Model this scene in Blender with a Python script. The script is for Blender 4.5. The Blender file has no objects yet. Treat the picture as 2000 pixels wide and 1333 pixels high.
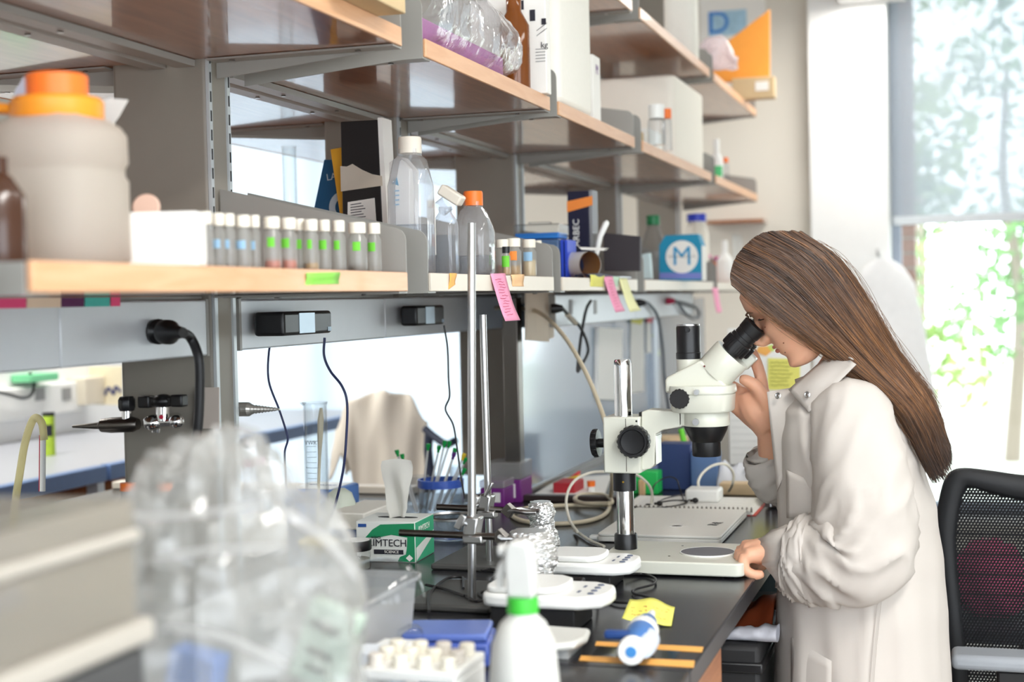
import bpy, bmesh, math, random
from mathutils import Vector, Matrix, Euler, noise
random.seed(7)
S = bpy.context.scene
COL = S.collection
# ------------------------------------------------------------------ camera
F_PX = 2837.0
YAW, PIT, ROL = math.radians(17.17), math.radians(1.635), math.radians(-1.272)
EYE = Vector((0, 0, 1.41))
_f = Vector((-math.sin(YAW) * math.cos(PIT), math.cos(YAW) * math.cos(PIT), -math.sin(PIT)))
_r = Vector((math.cos(YAW), math.sin(YAW), 0)); _u = _r.cross(_f)
CR = _r * math.cos(ROL) + _u * math.sin(ROL)
CU = -_r * math.sin(ROL) + _u * math.cos(ROL)
cam = bpy.data.cameras.new('camera'); cam_o = bpy.data.objects.new('camera', cam); COL.objects.link(cam_o)
cam.sensor_width = 36; cam.lens = F_PX / 2000 * 36
m3 = Matrix((CR, CU, -_f)).transposed()
cam_o.matrix_world = Matrix.Translation(EYE) @ m3.to_4x4()
cam.clip_start = .05; cam.clip_end = 200
cam.dof.use_dof = True; cam.dof.focus_distance = 2.70; cam.dof.aperture_fstop = 3.0
S.camera = cam_o
def at(px, py, x=None, y=None, z=None):
    """world point seen at a photo pixel, on a given plane of the room"""
    d = CR * ((px - 1000) / F_PX) + CU * (-(py - 666.5) / F_PX) + _f
    k = x / d.x if x is not None else y / d.y if y is not None else (z - EYE.z) / d.z
    return EYE + d * k
# ------------------------------------------------------------------ world, sun, exposure
W = bpy.data.worlds.new('sky'); S.world = W; W.use_nodes = True
wb = W.node_tree.nodes['Background']; wb.inputs[0].default_value = (.86, .93, 1.0, 1); wb.inputs[1].default_value = 5.4
S.view_settings.view_transform = 'Standard'; S.view_settings.look = 'None'
S.view_settings.gamma = 1.0; S.view_settings.exposure = 0.24; S.view_settings.use_curve_mapping = False
S.cycles.max_bounces = 10; S.cycles.diffuse_bounces = 5; S.cycles.glossy_bounces = 4
S.cycles.transmission_bounces = 8; S.cycles.transparent_max_bounces = 32; S.cycles.sample_clamp_indirect = 6.0
S.cycles.caustics_reflective = False; S.cycles.caustics_refractive = False
def area(name, loc, size, power, col=(1, 1, 1), rot=(0, 0, 0)):
    l = bpy.data.lights.new(name, 'AREA'); l.shape = 'RECTANGLE'; l.size, l.size_y = size; l.energy = power; l.color = col
    o = bpy.data.objects.new(name, l); COL.objects.link(o); o.location = loc; o.rotation_euler = rot
    return o
LAMPS = [(.75, .9), (.75, 2.7), (-.37, 6.21), (-3.0, 1.2), (-3.0, 3.2), (-3.0, 5.2)]
LAMP_W = [46, 10, 16, 36, 30, 30]
for (lx, ly), lw in zip(LAMPS, LAMP_W):
    area('ceiling_lamp_light', (lx, ly, 2.735), (.24, 1.3), lw, (1.0, .975, .935))
# ------------------------------------------------------------------ helpers
def lin(c):
    return tuple(((v / 255) / 12.92 if v / 255 <= .04045 else ((v / 255 + .055) / 1.055) ** 2.4) for v in c)
class G:
    """collects faces; becomes one mesh"""
    def __init__(s): s.v = []; s.f = []; s.uv = None
    def add(s, vs, fs):
        n = len(s.v); s.v += [tuple(p) for p in vs]; s.f += [tuple(i + n for i in q) for q in fs]; return s
    def box(s, x0, x1, y0, y1, z0, z1):
        return s.add([(x0, y0, z0), (x1, y0, z0), (x1, y1, z0), (x0, y1, z0), (x0, y0, z1), (x1, y0, z1), (x1, y1, z1), (x0, y1, z1)],
                     [(0, 3, 2, 1), (4, 5, 6, 7), (0, 1, 5, 4), (1, 2, 6, 5), (2, 3, 7, 6), (3, 0, 4, 7)])
    def obox(s, c, size, R=None):
        c = Vector(c); hx, hy, hz = size[0] / 2, size[1] / 2, size[2] / 2; R = R or Matrix.Identity(3)
        vs = [c + R @ Vector((a * hx, b * hy, d * hz)) for d in (-1, 1) for a, b in ((-1, -1), (1, -1), (1, 1), (-1, 1))]
        return s.add(vs, [(0, 3, 2, 1), (4, 5, 6, 7), (0, 1, 5, 4), (1, 2, 6, 5), (2, 3, 7, 6), (3, 0, 4, 7)])
    def frame(s, d):
        d = Vector(d).normalized(); a = Vector((0, 0, 1)) if abs(d.z) < .9 else Vector((1, 0, 0))
        u = d.cross(a).normalized(); return u, d.cross(u), d
    def cyl(s, p0, p1, r0, r1=None, n=20, caps=True):
        p0, p1 = Vector(p0), Vector(p1); r1 = r0 if r1 is None else r1; u, w, d = s.frame(p1 - p0)
        vs = []
        for p, r in ((p0, r0), (p1, r1)):
            for i in range(n):
                a = 2 * math.pi * i / n; vs.append(p + u * (r * math.cos(a)) + w * (r * math.sin(a)))
        fs = [(i, (i + 1) % n, n + (i + 1) % n, n + i) for i in range(n)]
        if caps: fs += [tuple(range(n - 1, -1, -1)), tuple(range(n, 2 * n))]
        return s.add(vs, fs)
    def lathe(s, c, prof, n=24, axis=(0, 0, 1), sq=0, rot=0):
        """prof: (r, h) pairs; sq>0 makes the section a rounded square"""
        c = Vector(c); ax = Vector(axis).normalized()
        if abs(ax.z) > .999: u, w = Vector((1, 0, 0)), Vector((0, 1, 0))
        else: u, w, ax = s.frame(ax)
        vs, fs, rows = [], [], []
        for r, h in prof:
            if r <= 1e-6: rows.append([len(vs)]); vs.append(c + ax * h); continue
            row = []
            for i in range(n):
                a = 2 * math.pi * i / n + rot; ca, sa = math.cos(a), math.sin(a); k = 1.0
                if sq: e = 2 + sq; k = (abs(ca) ** e + abs(sa) ** e) ** (-1 / e)
                row.append(len(vs)); vs.append(c + u * (r * k * ca) + w * (r * k * sa) + ax * h)
            rows.append(row)
        for a, b in zip(rows, rows[1:]):
            if len(a) == 1 and len(b) == 1: continue
            for i in range(n):
                j = (i + 1) % n
                if len(a) == 1: fs.append((a[0], b[j], b[i]))
                elif len(b) == 1: fs.append((a[i], a[j], b[0]))
                else: fs.append((a[i], a[j], b[j], b[i]))
        return s.add(vs, fs)
    def tube(s, pts, r, n=8, caps=True):
        pts = [Vector(p) for p in pts]; m = len(pts); R = r if isinstance(r, (list, tuple)) else [r] * m
        d0 = (pts[1] - pts[0]).normalized(); u, w, _ = s.frame(d0); vs = []
        for i, p in enumerate(pts):
            d = (pts[min(i + 1, m - 1)] - pts[max(i - 1, 0)])
            if d.length < 1e-9: d = d0
            d.normalize(); u = (u - d * u.dot(d)).normalized(); w = d.cross(u)
            for k in range(n):
                a = 2 * math.pi * k / n; vs.append(p + u * (R[i] * math.cos(a)) + w * (R[i] * math.sin(a)))
        fs = [(i * n + k, i * n + (k + 1) % n, (i + 1) * n + (k + 1) % n, (i + 1) * n + k) for i in range(m - 1) for k in range(n)]
        if caps: fs += [tuple(range(n - 1, -1, -1)), tuple(range((m - 1) * n, m * n))]
        return s.add(vs, fs)
    def prism(s, poly, vec):
        poly = [Vector(p) for p in poly]; vec = Vector(vec); n = len(poly)
        fs = [tuple(range(n - 1, -1, -1)), tuple(range(n, 2 * n))] + [(i, (i + 1) % n, n + (i + 1) % n, n + i) for i in range(n)]
        return s.add(poly + [p + vec for p in poly], fs)
    def grid(s, fn, nu, nv, cu=False, cv=False):
        vs = [fn(i / (nu if cu else nu - 1), j / (nv if cv else nv - 1)) for i in range(nu) for j in range(nv)]; fs = []
        for i in range(nu if cu else nu - 1):
            for j in range(nv if cv else nv - 1):
                i2, j2 = (i + 1) % nu, (j + 1) % nv
                fs.append((i * nv + j, i2 * nv + j, i2 * nv + j2, i * nv + j2))
        return s.add(vs, fs)
    def ball(s, c, r, n=16):
        r = (r, r, r) if isinstance(r, (int, float)) else r; c = Vector(c); m = n // 2
        vs = [c + Vector((0, 0, -r[2]))]; fs = []
        for j in range(1, m):
            b = -math.pi / 2 + math.pi * j / m
            for i in range(n):
                a = 2 * math.pi * i / n; vs.append(c + Vector((r[0] * math.cos(b) * math.cos(a), r[1] * math.cos(b) * math.sin(a), r[2] * math.sin(b))))
        vs.append(c + Vector((0, 0, r[2]))); top = len(vs) - 1
        for i in range(n):
            fs.append((0, 1 + (i + 1) % n, 1 + i)); fs.append((top, 1 + (m - 2) * n + i, 1 + (m - 2) * n + (i + 1) % n))
            for j in range(m - 2): fs.append((1 + j * n + i, 1 + j * n + (i + 1) % n, 1 + (j + 1) * n + (i + 1) % n, 1 + (j + 1) * n + i))
        return s.add(vs, fs)
    def xform(s, M):
        s.v = [tuple(M @ Vector(p)) for p in s.v]; return s
    def mesh(s, name, smooth=38):
        me = bpy.data.meshes.new(name); me.from_pydata(s.v, [], s.f)
        bm = bmesh.new(); bm.from_mesh(me); bmesh.ops.recalc_face_normals(bm, faces=bm.faces); bm.to_mesh(me); bm.free()
        if smooth:
            me.polygons.foreach_set('use_smooth', [True] * len(me.polygons)); me.set_sharp_from_angle(angle=math.radians(smooth))
        me.update(); return me
def spline(pts, n=8):
    """Catmull-Rom through pts"""
    P = [Vector(p) for p in pts]; P = [P[0] * 2 - P[1]] + P + [P[-1] * 2 - P[-2]]; out = []
    for i in range(1, len(P) - 2):
        a, b, c, d = P[i - 1:i + 3]
        for k in range(n):
            t = k / n; out.append(.5 * ((2 * b) + (c - a) * t + (2 * a - 5 * b + 4 * c - d) * t * t + (3 * b - a - 3 * c + d) * t ** 3))
    out.append(P[-2]); return out
def lerp(a, b, t): return a + (b - a) * t
def prof1(tab, t):
    """piecewise smooth 1-D table lookup"""
    for (a, va), (b, vb) in zip(tab, tab[1:]):
        if t <= b:
            k = max(0, min(1, (t - a) / (b - a))); k = k * k * (3 - 2 * k); return va + (vb - va) * k
    return tab[-1][1]
def tag(o, label=None, cat=None, group=None, kind=None):
    if label: o['label'] = label
    if cat: o['category'] = cat
    if group: o['group'] = group
    if kind: o['kind'] = kind
    return o
def thing(name, label, cat, loc=(0, 0, 0), rz=0, group=None, kind=None):
    o = bpy.data.objects.new(name, None); COL.objects.link(o); o.location = loc; o.rotation_euler = (0, 0, rz); o.empty_display_size = .05
    return tag(o, label, cat, group, kind)
def world_loc(o):
    p = Vector(o.location)
    while o.parent: o = o.parent; p += Vector(o.location)
    return p
def obj(name, g, m, parent=None, bevel=0, seg=2, smooth=38, local=False, solid=0, sub=0, label=None):
    """g in world coordinates, unless local"""
    me = g if isinstance(g, bpy.types.Mesh) else g.mesh(name, smooth)
    if not me.materials: me.materials.append(m)
    o = bpy.data.objects.new(name, me); COL.objects.link(o)
    if parent is not None:
        o.parent = parent
        if not local: o.location = -world_loc(parent)
    if solid:
        k = o.modifiers.new('solid', 'SOLIDIFY'); k.thickness = solid; k.offset = 0
    if bevel:
        b = o.modifiers.new('bevel', 'BEVEL'); b.width = bevel; b.segments = seg; b.limit_method = 'ANGLE'; b.angle_limit = math.radians(40); b.harden_normals = False
    if sub:
        b = o.modifiers.new('sub', 'SUBSURF'); b.levels = sub; b.render_levels = sub
    if label: o['label'] = label
    return o
def copy_tree(o, parent=None):
    c = o.copy(); COL.objects.link(c); c.parent = parent
    for ch in list(o.children): copy_tree(ch, c)
    return c
def text(name, body, size, M, m, parent, local=False, bold=0.0, align='CENTER'):
    cu = bpy.data.curves.new(name, 'FONT'); cu.body = body; cu.size = size; cu.align_x = align; cu.align_y = 'CENTER'; cu.offset = bold; cu.resolution_u = 3
    cu.extrude = .0002
    t = bpy.data.objects.new(name, cu); COL.objects.link(t)
    dg = bpy.context.evaluated_depsgraph_get(); me = bpy.data.meshes.new_from_object(t.evaluated_get(dg)); bpy.data.objects.remove(t)
    me.transform(M); me.materials.clear(); me.materials.append(m)
    o = bpy.data.objects.new(name, me); COL.objects.link(o)
    if parent is not None:
        o.parent = parent
        if not local: o.location = -world_loc(parent)
    return o
def face_m(o, right, up):
    """matrix that lays flat xy drawing at o with given right/up directions"""
    r = Vector(right).normalized(); u = Vector(up); u = (u - r * u.dot(r)).normalized(); n = r.cross(u)
    return Matrix(((r.x, u.x, n.x, o[0]), (r.y, u.y, n.y, o[1]), (r.z, u.z, n.z, o[2]), (0, 0, 0, 1)))
# ------------------------------------------------------------------ materials
MATS = {}
def mat(name, col, rough=.5, metal=0, var=.06, scale=25, bump=0, bscale=120, coat=0, sss=0, spec=.5, trans=0, ior=1.45, emit=0, alpha=1):
    if name in MATS: return MATS[name]
    m = bpy.data.materials.new(name); m.use_nodes = True; nt = m.node_tree; b = nt.nodes['Principled BSDF']
    c = lin(col); tc = nt.nodes.new('ShaderNodeTexCoord')
    if var:
        nz = nt.nodes.new('ShaderNodeTexNoise'); nz.inputs['Scale'].default_value = scale; nz.inputs['Detail'].default_value = 4
        nt.links.new(tc.outputs['Object'], nz.inputs['Vector'])
        mx = nt.nodes.new('ShaderNodeMix'); mx.data_type = 'RGBA'
        mx.inputs[6].default_value = (*[max(0, v * (1 - var)) for v in c], 1); mx.inputs[7].default_value = (*[min(1, v * (1 + var)) for v in c], 1)
        nt.links.new(nz.outputs['Fac'], mx.inputs[0]); nt.links.new(mx.outputs[2], b.inputs['Base Color'])
    else: b.inputs['Base Color'].default_value = (*c, 1)
    b.inputs['Roughness'].default_value = rough; b.inputs['Metallic'].default_value = metal; b.inputs['IOR'].default_value = ior
    b.inputs['Specular IOR Level'].default_value = spec; b.inputs['Coat Weight'].default_value = coat; b.inputs['Coat Roughness'].default_value = .08
    b.inputs['Transmission Weight'].default_value = trans; b.inputs['Alpha'].default_value = alpha
    if sss:
        b.inputs['Subsurface Weight'].default_value = sss; b.inputs['Subsurface Radius'].default_value = (.012, .005, .003); b.inputs['Subsurface Scale'].default_value = .5
    if emit: b.inputs['Emission Color'].default_value = (*c, 1); b.inputs['Emission Strength'].default_value = emit
    if bump:
        n2 = nt.nodes.new('ShaderNodeTexNoise'); n2.inputs['Scale'].default_value = bscale; n2.inputs['Detail'].default_value = 3
        nt.links.new(tc.outputs['Object'], n2.inputs['Vector'])
        bp = nt.nodes.new('ShaderNodeBump'); bp.inputs['Strength'].default_value = bump; bp.inputs['Distance'].default_value = .002
        nt.links.new(n2.outputs['Fac'], bp.inputs['Height']); nt.links.new(bp.outputs['Normal'], b.inputs['Normal'])
    MATS[name] = m; return m
def clear(name, tint=(255, 255, 255), refl=.9, rough=.06, milk=0.0, milkcol=(240, 240, 238), bump=0, bscale=40, edge=.62):
    """thin clear plastic or glass: see-through, brighter at grazing angles, optional milky part"""
    if name in MATS: return MATS[name]
    m = bpy.data.materials.new(name); m.use_nodes = True; nt = m.node_tree; nt.nodes.clear(); N = nt.nodes.new; L = nt.links.new
    out = N('ShaderNodeOutputMaterial'); tr = N('ShaderNodeBsdfTransparent'); tr.inputs[0].default_value = (*lin(tint), 1)
    gl = N('ShaderNodeBsdfGlossy'); gl.inputs['Roughness'].default_value = rough; gl.inputs[0].default_value = (1, 1, 1, 1)
    lw = N('ShaderNodeLayerWeight'); lw.inputs[0].default_value = .28; ec = N('ShaderNodeMix'); ec.data_type = 'RGBA'
    ec.inputs[6].default_value = (*lin(tint), 1); ec.inputs[7].default_value = (*[v * edge for v in lin(tint)], 1)
    L(lw.outputs['Facing'], ec.inputs[0]); L(ec.outputs[2], tr.inputs[0])
    fr = N('ShaderNodeFresnel'); fr.inputs[0].default_value = 1.45; mu = N('ShaderNodeMath'); mu.operation = 'MULTIPLY'; mu.inputs[1].default_value = refl
    geo = N('ShaderNodeNewGeometry'); mn = N('ShaderNodeMath'); mn.operation = 'SUBTRACT'; mn.inputs[0].default_value = 1.0
    L(geo.outputs['Backfacing'], mn.inputs[1])
    m3_ = N('ShaderNodeMath'); m3_.operation = 'MULTIPLY'
    L(fr.outputs[0], mu.inputs[0]); L(mu.outputs[0], m3_.inputs[0]); L(mn.outputs[0], m3_.inputs[1])
    mx = N('ShaderNodeMixShader'); L(m3_.outputs[0], mx.inputs[0]); L(tr.outputs[0], mx.inputs[1]); L(gl.outputs[0], mx.inputs[2])
    last = mx
    if milk:
        df = N('ShaderNodeBsdfDiffuse'); df.inputs[0].default_value = (*lin(milkcol), 1); tl = N('ShaderNodeBsdfTranslucent'); tl.inputs[0].default_value = (*lin(milkcol), 1)
        ad = N('ShaderNodeMixShader'); ad.inputs[0].default_value = .5; L(df.outputs[0], ad.inputs[1]); L(tl.outputs[0], ad.inputs[2])
        m2 = N('ShaderNodeMixShader'); m2.inputs[0].default_value = milk; L(mx.outputs[0], m2.inputs[1]); L(ad.outputs[0], m2.inputs[2]); last = m2
    if bump:
        tc = N('ShaderNodeTexCoord'); nz = N('ShaderNodeTexNoise'); nz.inputs['Scale'].default_value = bscale; L(tc.outputs['Object'], nz.inputs['Vector'])
        bp = N('ShaderNodeBump'); bp.inputs['Strength'].default_value = bump; bp.inputs['Distance'].default_value = .004; L(nz.outputs['Fac'], bp.inputs['Height'])
        L(bp.outputs[0], gl.inputs['Normal']); L(bp.outputs[0], fr.inputs['Normal'])
    L(last.outputs[0], out.inputs[0]); MATS[name] = m; return m
def wood(name, c1, c2, rough=.35, scale=3.0, axis='Y', coat=.3):
    if name in MATS: return MATS[name]
    m = bpy.data.materials.new(name); m.use_nodes = True; nt = m.node_tree; b = nt.nodes['Principled BSDF']; N = nt.nodes.new; L = nt.links.new
    tc = N('ShaderNodeTexCoord'); mp = N('ShaderNodeMapping'); L(tc.outputs['Object'], mp.inputs[0])
    mp.inputs['Scale'].default_value = (scale * 6, scale * .6, scale * 6) if axis == 'Y' else (scale * .6, scale * 6, scale * 6)
    nz = N('ShaderNodeTexNoise'); nz.inputs['Scale'].default_value = 2.2; nz.inputs['Detail'].default_value = 7; nz.inputs['Distortion'].default_value = 1.2; L(mp.outputs[0], nz.inputs['Vector'])
    cr = N('ShaderNodeValToRGB'); cr.color_ramp.elements[0].position = .3; cr.color_ramp.elements[1].position = .72
    cr.color_ramp.elements[0].color = (*lin(c1), 1); cr.color_ramp.elements[1].color = (*lin(c2), 1)
    L(nz.outputs['Fac'], cr.inputs[0]); L(cr.outputs[0], b.inputs['Base Color']); b.inputs['Roughness'].default_value = rough; b.inputs['Coat Weight'].default_value = coat; b.inputs['Coat Roughness'].default_value = .07; b.inputs['Coat IOR'].default_value = 1.6
    MATS[name] = m; return m
M_wall = mat('wall_paint', (226, 220, 208), .8, var=.02, scale=3, bump=.03, bscale=200)
M_white = mat('white_paint', (240, 240, 238), .6, var=.02)
M_post = mat('grey_post', (138, 132, 122), .45, var=.03, bump=.03, bscale=400)
M_brk = mat('grey_bracket', (150, 148, 142), .4, var=.03)
M_steel = mat('brushed_steel', (195, 195, 195), .28, 1, var=.05)
M_chrome = mat('chrome', (225, 225, 225), .08, 1, var=0)
M_dsteel = mat('dark_steel', (120, 115, 110), .3, 1, var=.05)
M_black = mat('black_plastic', (22, 22, 24), .35, var=.1)
M_blackm = mat('matt_black', (28, 27, 28), .65, var=.1)
M_epoxy = mat('black_epoxy', (36, 36, 40), .23, var=.12, scale=60, bump=.015, bscale=600, spec=.5)
M_wooddk = wood('shelf_wood', (136, 80, 48), (172, 112, 72), .3, 3, 'Y', .9)
M_woodlt = wood('edge_wood', (212, 160, 118), (226, 180, 140), .4, 4, 'Y', .1)
M_cream = mat('cream_and_lit_wood', (222, 212, 196), .45, var=.03)
M_plw = mat('white_plastic', (238, 238, 234), .35, var=.02)
M_plg = mat('offwhite_enamel', (210, 210, 197), .3, var=.015, coat=.2)
M_alu = mat('silver_raceway', (212, 216, 219), .4, .2, var=.03)
M_paper = mat('white_paper', (240, 238, 232), .8, var=.02)
M_foam = mat('white_foam', (243, 240, 230), .75, var=.03, scale=80, bump=.35, bscale=260)
M_card = mat('cardboard', (205, 180, 140), .8, var=.06)
M_glass = clear('clear_glass', (252, 253, 253), 1.2, .02, edge=.72)
M_clear = clear('clear_plastic', (246, 248, 250), .9, .08)
M_milk = clear('milky_plastic', (240, 240, 238), .6, .25, .55)
M_water = clear('clear_liquid', (232, 238, 244), .5, .03)
M_ink = mat('dark_ink', (40, 40, 50), .7, var=0)
M_orange = mat('orange_plastic', (245, 120, 40), .4, var=.03)
M_caps = mat('cream_caps', (236, 230, 214), .45, var=.03)
# ================================================================== the room
ZB = .91            # bench top
YW = 7.1            # window wall
g = G().box(-7, 3.2, -3.2, YW + .3, -.06, 0)
tag(obj('floor', g, mat('vinyl_floor', (176, 172, 164), .4, var=.08, scale=8)), kind='structure')
g = G().box(-7, 3.2, -3.2, YW + .3, 3.05, 3.12)
tag(obj('ceiling', g, M_white), kind='structure')
g = G()
for x0, x1, z0, z1 in ((-7, -4.35, 0, 3.05), (-2.25, -.31, 0, 3.05), (-4.35, -2.25, 0, .25), (-4.35, -2.25, 2.85, 3.05), (-.31, 1.95, 0, .35), (-.31, 1.95, 2.9, 3.05), (1.95, 3.2, 0, 3.05)):
    g.box(x0, x1, YW, YW + .22, z0, z1)
wall_back = tag(obj('wall_back', g, M_wall), kind='structure')
g = G().box(-.665, -.31, YW - .16, YW + .02, 0, 3.05)
tag(obj('trim_1', g, M_white, bevel=.004), kind='structure')
g = G().box(-7.1, -7, -3.2, YW + .3, 0, 3.05)
tag(obj('wall_left', g, M_white), kind='structure')
# right-hand wall and the wall behind the photographer; unseen openings added for daylight
g = G().box(3.2, 3.35, .4, YW + .3, 0, 3.05).box(3.2, 3.35, -3.2, -2.9, 0, 3.05).box(3.2, 3.35, -2.9, .4, 0, .35).box(3.2, 3.35, -2.9, .4, 2.9, 3.05)
tag(obj('wall_right', g, M_white), kind='structure')
g = G().box(-7.1, -1.0, -3.35, -3.2, 0, 3.05).box(2.9, 3.35, -3.35, -3.2, 0, 3.05).box(-1.0, 2.9, -3.35, -3.2, 0, .7).box(-1.0, 2.9, -3.35, -3.2, 2.8, 3.05)
tag(obj('wall_front', g, M_white), kind='structure')
# windows
M_frame = mat('window_frame_grey', (150, 158, 172), .4, .2, var=.03)
M_pane = clear('window_pane', (252, 254, 253), .5, .02)
def window(n, x0, x1, z0, z1, mull):
    r = thing(f'window_{n}', None, None, ((x0 + x1) / 2, YW + .1, z0), kind='structure')
    g = G(); y0, y1 = YW + .1, YW + .16
    for a, b, c, d in ((x0, x0 + .045, z0, z1), (x1 - .045, x1, z0, z1), (x0 + .045, x1 - .045, z0, z0 + .05), (x0 + .045, x1 - .045, z1 - .05, z1)): g.box(a, b, y0, y1, c, d)
    for mx in mull: g.box(mx - .025, mx + .025, y0 + .001, y1 - .001, z0 + .05, z1 - .05)
    obj('window_frame', g, M_frame, r)
    xs = [x0 + .045] + [q for mx in mull for q in (mx - .025, mx + .025)] + [x1 - .045]
    for a, b in zip(xs[::2], xs[1::2]):
        obj('pane', G().box(a, b, y0 + .025, y0 + .031, z0 + .05, z1 - .05), M_pane, r)
    obj('window_sill', G().box(x0 - .02, x1 + .02, YW - .05, YW + .1, z0 - .03, z0), M_white, r)
    return r
window(1, -.31, 1.95, .35, 2.9, (.98,))
window(2, -4.35, -2.25, .25, 2.85, (-3.3,))
def shade_mat(name, col, see, white):
    m = bpy.data.materials.new(name); m.use_nodes = True; nt = m.node_tree; nt.nodes.clear(); N = nt.nodes.new; L = nt.links.new
    out = N('ShaderNodeOutputMaterial'); tr = N('ShaderNodeBsdfTransparent'); tl = N('ShaderNodeBsdfTranslucent'); df = N('ShaderNodeBsdfDiffuse')
    tl.inputs[0].default_value = (*lin(col), 1); df.inputs[0].default_value = (*lin(col), 1)
    a = N('ShaderNodeMixShader'); a.inputs[0].default_value = white; L(df.outputs[0], a.inputs[1]); L(tl.outputs[0], a.inputs[2])
    # fine weave: tiny thread pattern decides how much passes through
    tc = N('ShaderNodeTexCoord'); wv = N('ShaderNodeTexWave'); wv.inputs['Scale'].default_value = 160; L(tc.outputs['Object'], wv.inputs['Vector'])
    mr = N('ShaderNodeMapRange'); mr.inputs[3].default_value = 1 - see - .04; mr.inputs[4].default_value = 1 - see + .04; L(wv.outputs['Fac'], mr.inputs[0])
    b = N('ShaderNodeMixShader'); L(mr.outputs[0], b.inputs[0]); L(tr.outputs[0], b.inputs[1]); L(a.outputs[0], b.inputs[2]); L(b.outputs[0], out.inputs[0])
    MATS[name] = m; return m
zs = at(1870, 431, y=YW).z
sh = thing('roller_shade', 'sheer grey roller shade half lowered over the window behind the woman', 'shade', (.8, YW - .01, zs))
obj('fabric', G().box(-.3, 1.95, YW + .02, YW + .022, zs, 2.88), shade_mat('sheer_shade', (178, 181, 188), .36, .6), sh)
obj('hem_bar', G().box(-.3, 1.95, YW + .01, YW + .032, zs - .012, zs + .03), mat('shade_bar', (206, 210, 214), .5), sh, bevel=.004)
obj('roller', G().cyl((-.3, YW + .04, 2.92), (1.95, YW + .04, 2.92), .035), M_white, sh)
sh = thing('roller_shade', 'white roller shade pulled fully down over the bright window seen through the shelves', 'shade', (-3.3, YW, .3))
obj('fabric', G().box(-4.34, -2.26, YW + .03, YW + .032, .28, 2.86), shade_mat('white_shade', (226, 231, 238), .05, .70), sh)
obj('hem_bar', G().box(-4.34, -2.26, YW + .02, YW + .044, .265, .3), MATS['shade_bar'], sh, bevel=.004)
# pendant lamps over the aisles
M_lampon = mat('lamp_diffuser', (255, 250, 240), .5, var=0, emit=2.2)
for i, (lx, ly) in enumerate(LAMPS):
    lab = ('white pendant lamp over the near aisle, closest to the camera', 'white pendant lamp above the woman', 'white pendant lamp beside the window column, its end at the top edge',
           'white pendant lamp beyond the shelves, nearest of the three there', 'white pendant lamp beyond the shelves above the draped chair', 'white pendant lamp beyond the shelves, closest to the window wall')[i]
    t = thing('pendant_lamp', lab, 'lamp', (lx, ly, 2.74), group='pendant lamps under the ceiling')
    obj('housing', G().box(lx - .15, lx + .15, ly - .7, ly + .7, 2.745, 2.80), M_white, t, bevel=.01)
    for sy in (-.6, .6): obj('suspension_rod', G().cyl((lx, ly + sy, 2.79), (lx, ly + sy, 3.06), .005, n=8), M_steel, t)
    for sy in (-.705, .705): obj('end_cap', G().box(lx - .15, lx + .15, ly + sy - .005, ly + sy + .005, 2.735, 2.80), M_white, t)
# ================================================================== island bench
XF, XB = -.35, -2.25          # bench front edges (this side / far side)
def worktop(label, poly, grp=None):
    o = obj('worktop', G().prism([(x, y, ZB - .032) for x, y in poly], (0, 0, .032)), M_epoxy, bevel=.0025, seg=2)
    return tag(o, label, 'worktop')
worktop('black epoxy worktop section at the near end carrying the clear bag and spray bottle', [(XB, -.4), (XF, -.4), (XF, 1.9), (XB, 1.9)])
worktop('long black epoxy worktop under the microscope and laptop', [(XB, 1.903), (XF, 1.903), (XF, 6.35), (-1.2, 6.35), (-1.2, 3.55), (XB, 3.55)])
tag(obj('edge_strip', G().box(XB, -1.36, 3.5, 3.55, ZB + .0005, ZB + .02), M_cream, bevel=.003), 'cream strip along the end of the far-side worktop under the draped chair', 'strip')
M_cabw = wood('cabinet_wood', (150, 92, 56), (178, 118, 78), .4, 3, 'Y', .2)
def cabinet(y0, y1, x0, x1, face, label):
    t = thing('base_cabinet', label, 'cabinet', ((x0 + x1) / 2, (y0 + y1) / 2, 0), group='base cabinets under the bench')
    obj('body', G().box(x0, x1 - .02 if face > 0 else x1, y0, y1, .09, ZB - .033), M_cabw, t)
    obj('plinth', G().box(x0 + .02, x1 - .06, y0, y1, 0, .09), M_blackm, t)
    if face > 0:
        n = 2; w = (y1 - y0) / n
        for i in range(n):
            a, b = y0 + i * w + .003, y0 + (i + 1) * w - .003
            for nm, z0, z1 in (('drawer', .70, ZB - .036), ('door', .1, .694)):
                d = obj(nm, G().box(x1 - .02, x1, a, b, z0, z1), M_cabw, t, bevel=.002)
                zc = (z0 + z1) / 2 if nm == 'drawer' else z1 - .08; yc = (a + b) / 2
                h = spline([(x1 - .002, yc - .06, zc), (x1 + .03, yc - .055, zc), (x1 + .033, yc, zc), (x1 + .03, yc + .055, zc), (x1 - .002, yc + .06, zc)], 5)
                obj('handle', G().tube(h, .005, 8), M_steel, d)
cabinet(.45, 1.35, -.95, XF - .015, 1, 'brown wooden base cabinet at the near end below the bag')
cabinet(1.36, 2.26, -.95, XF - .015, 1, 'brown wooden base cabinet with steel pull below the blue pipette')
cabinet(4.3, 5.6, -.95, XF - .015, 1, 'brown wooden base cabinet beyond the knee space behind the woman')
cabinet(-.35, 3.5, -2.2, -1.5, 0, 'wooden cabinet carrying the far half of the island bench')
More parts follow.
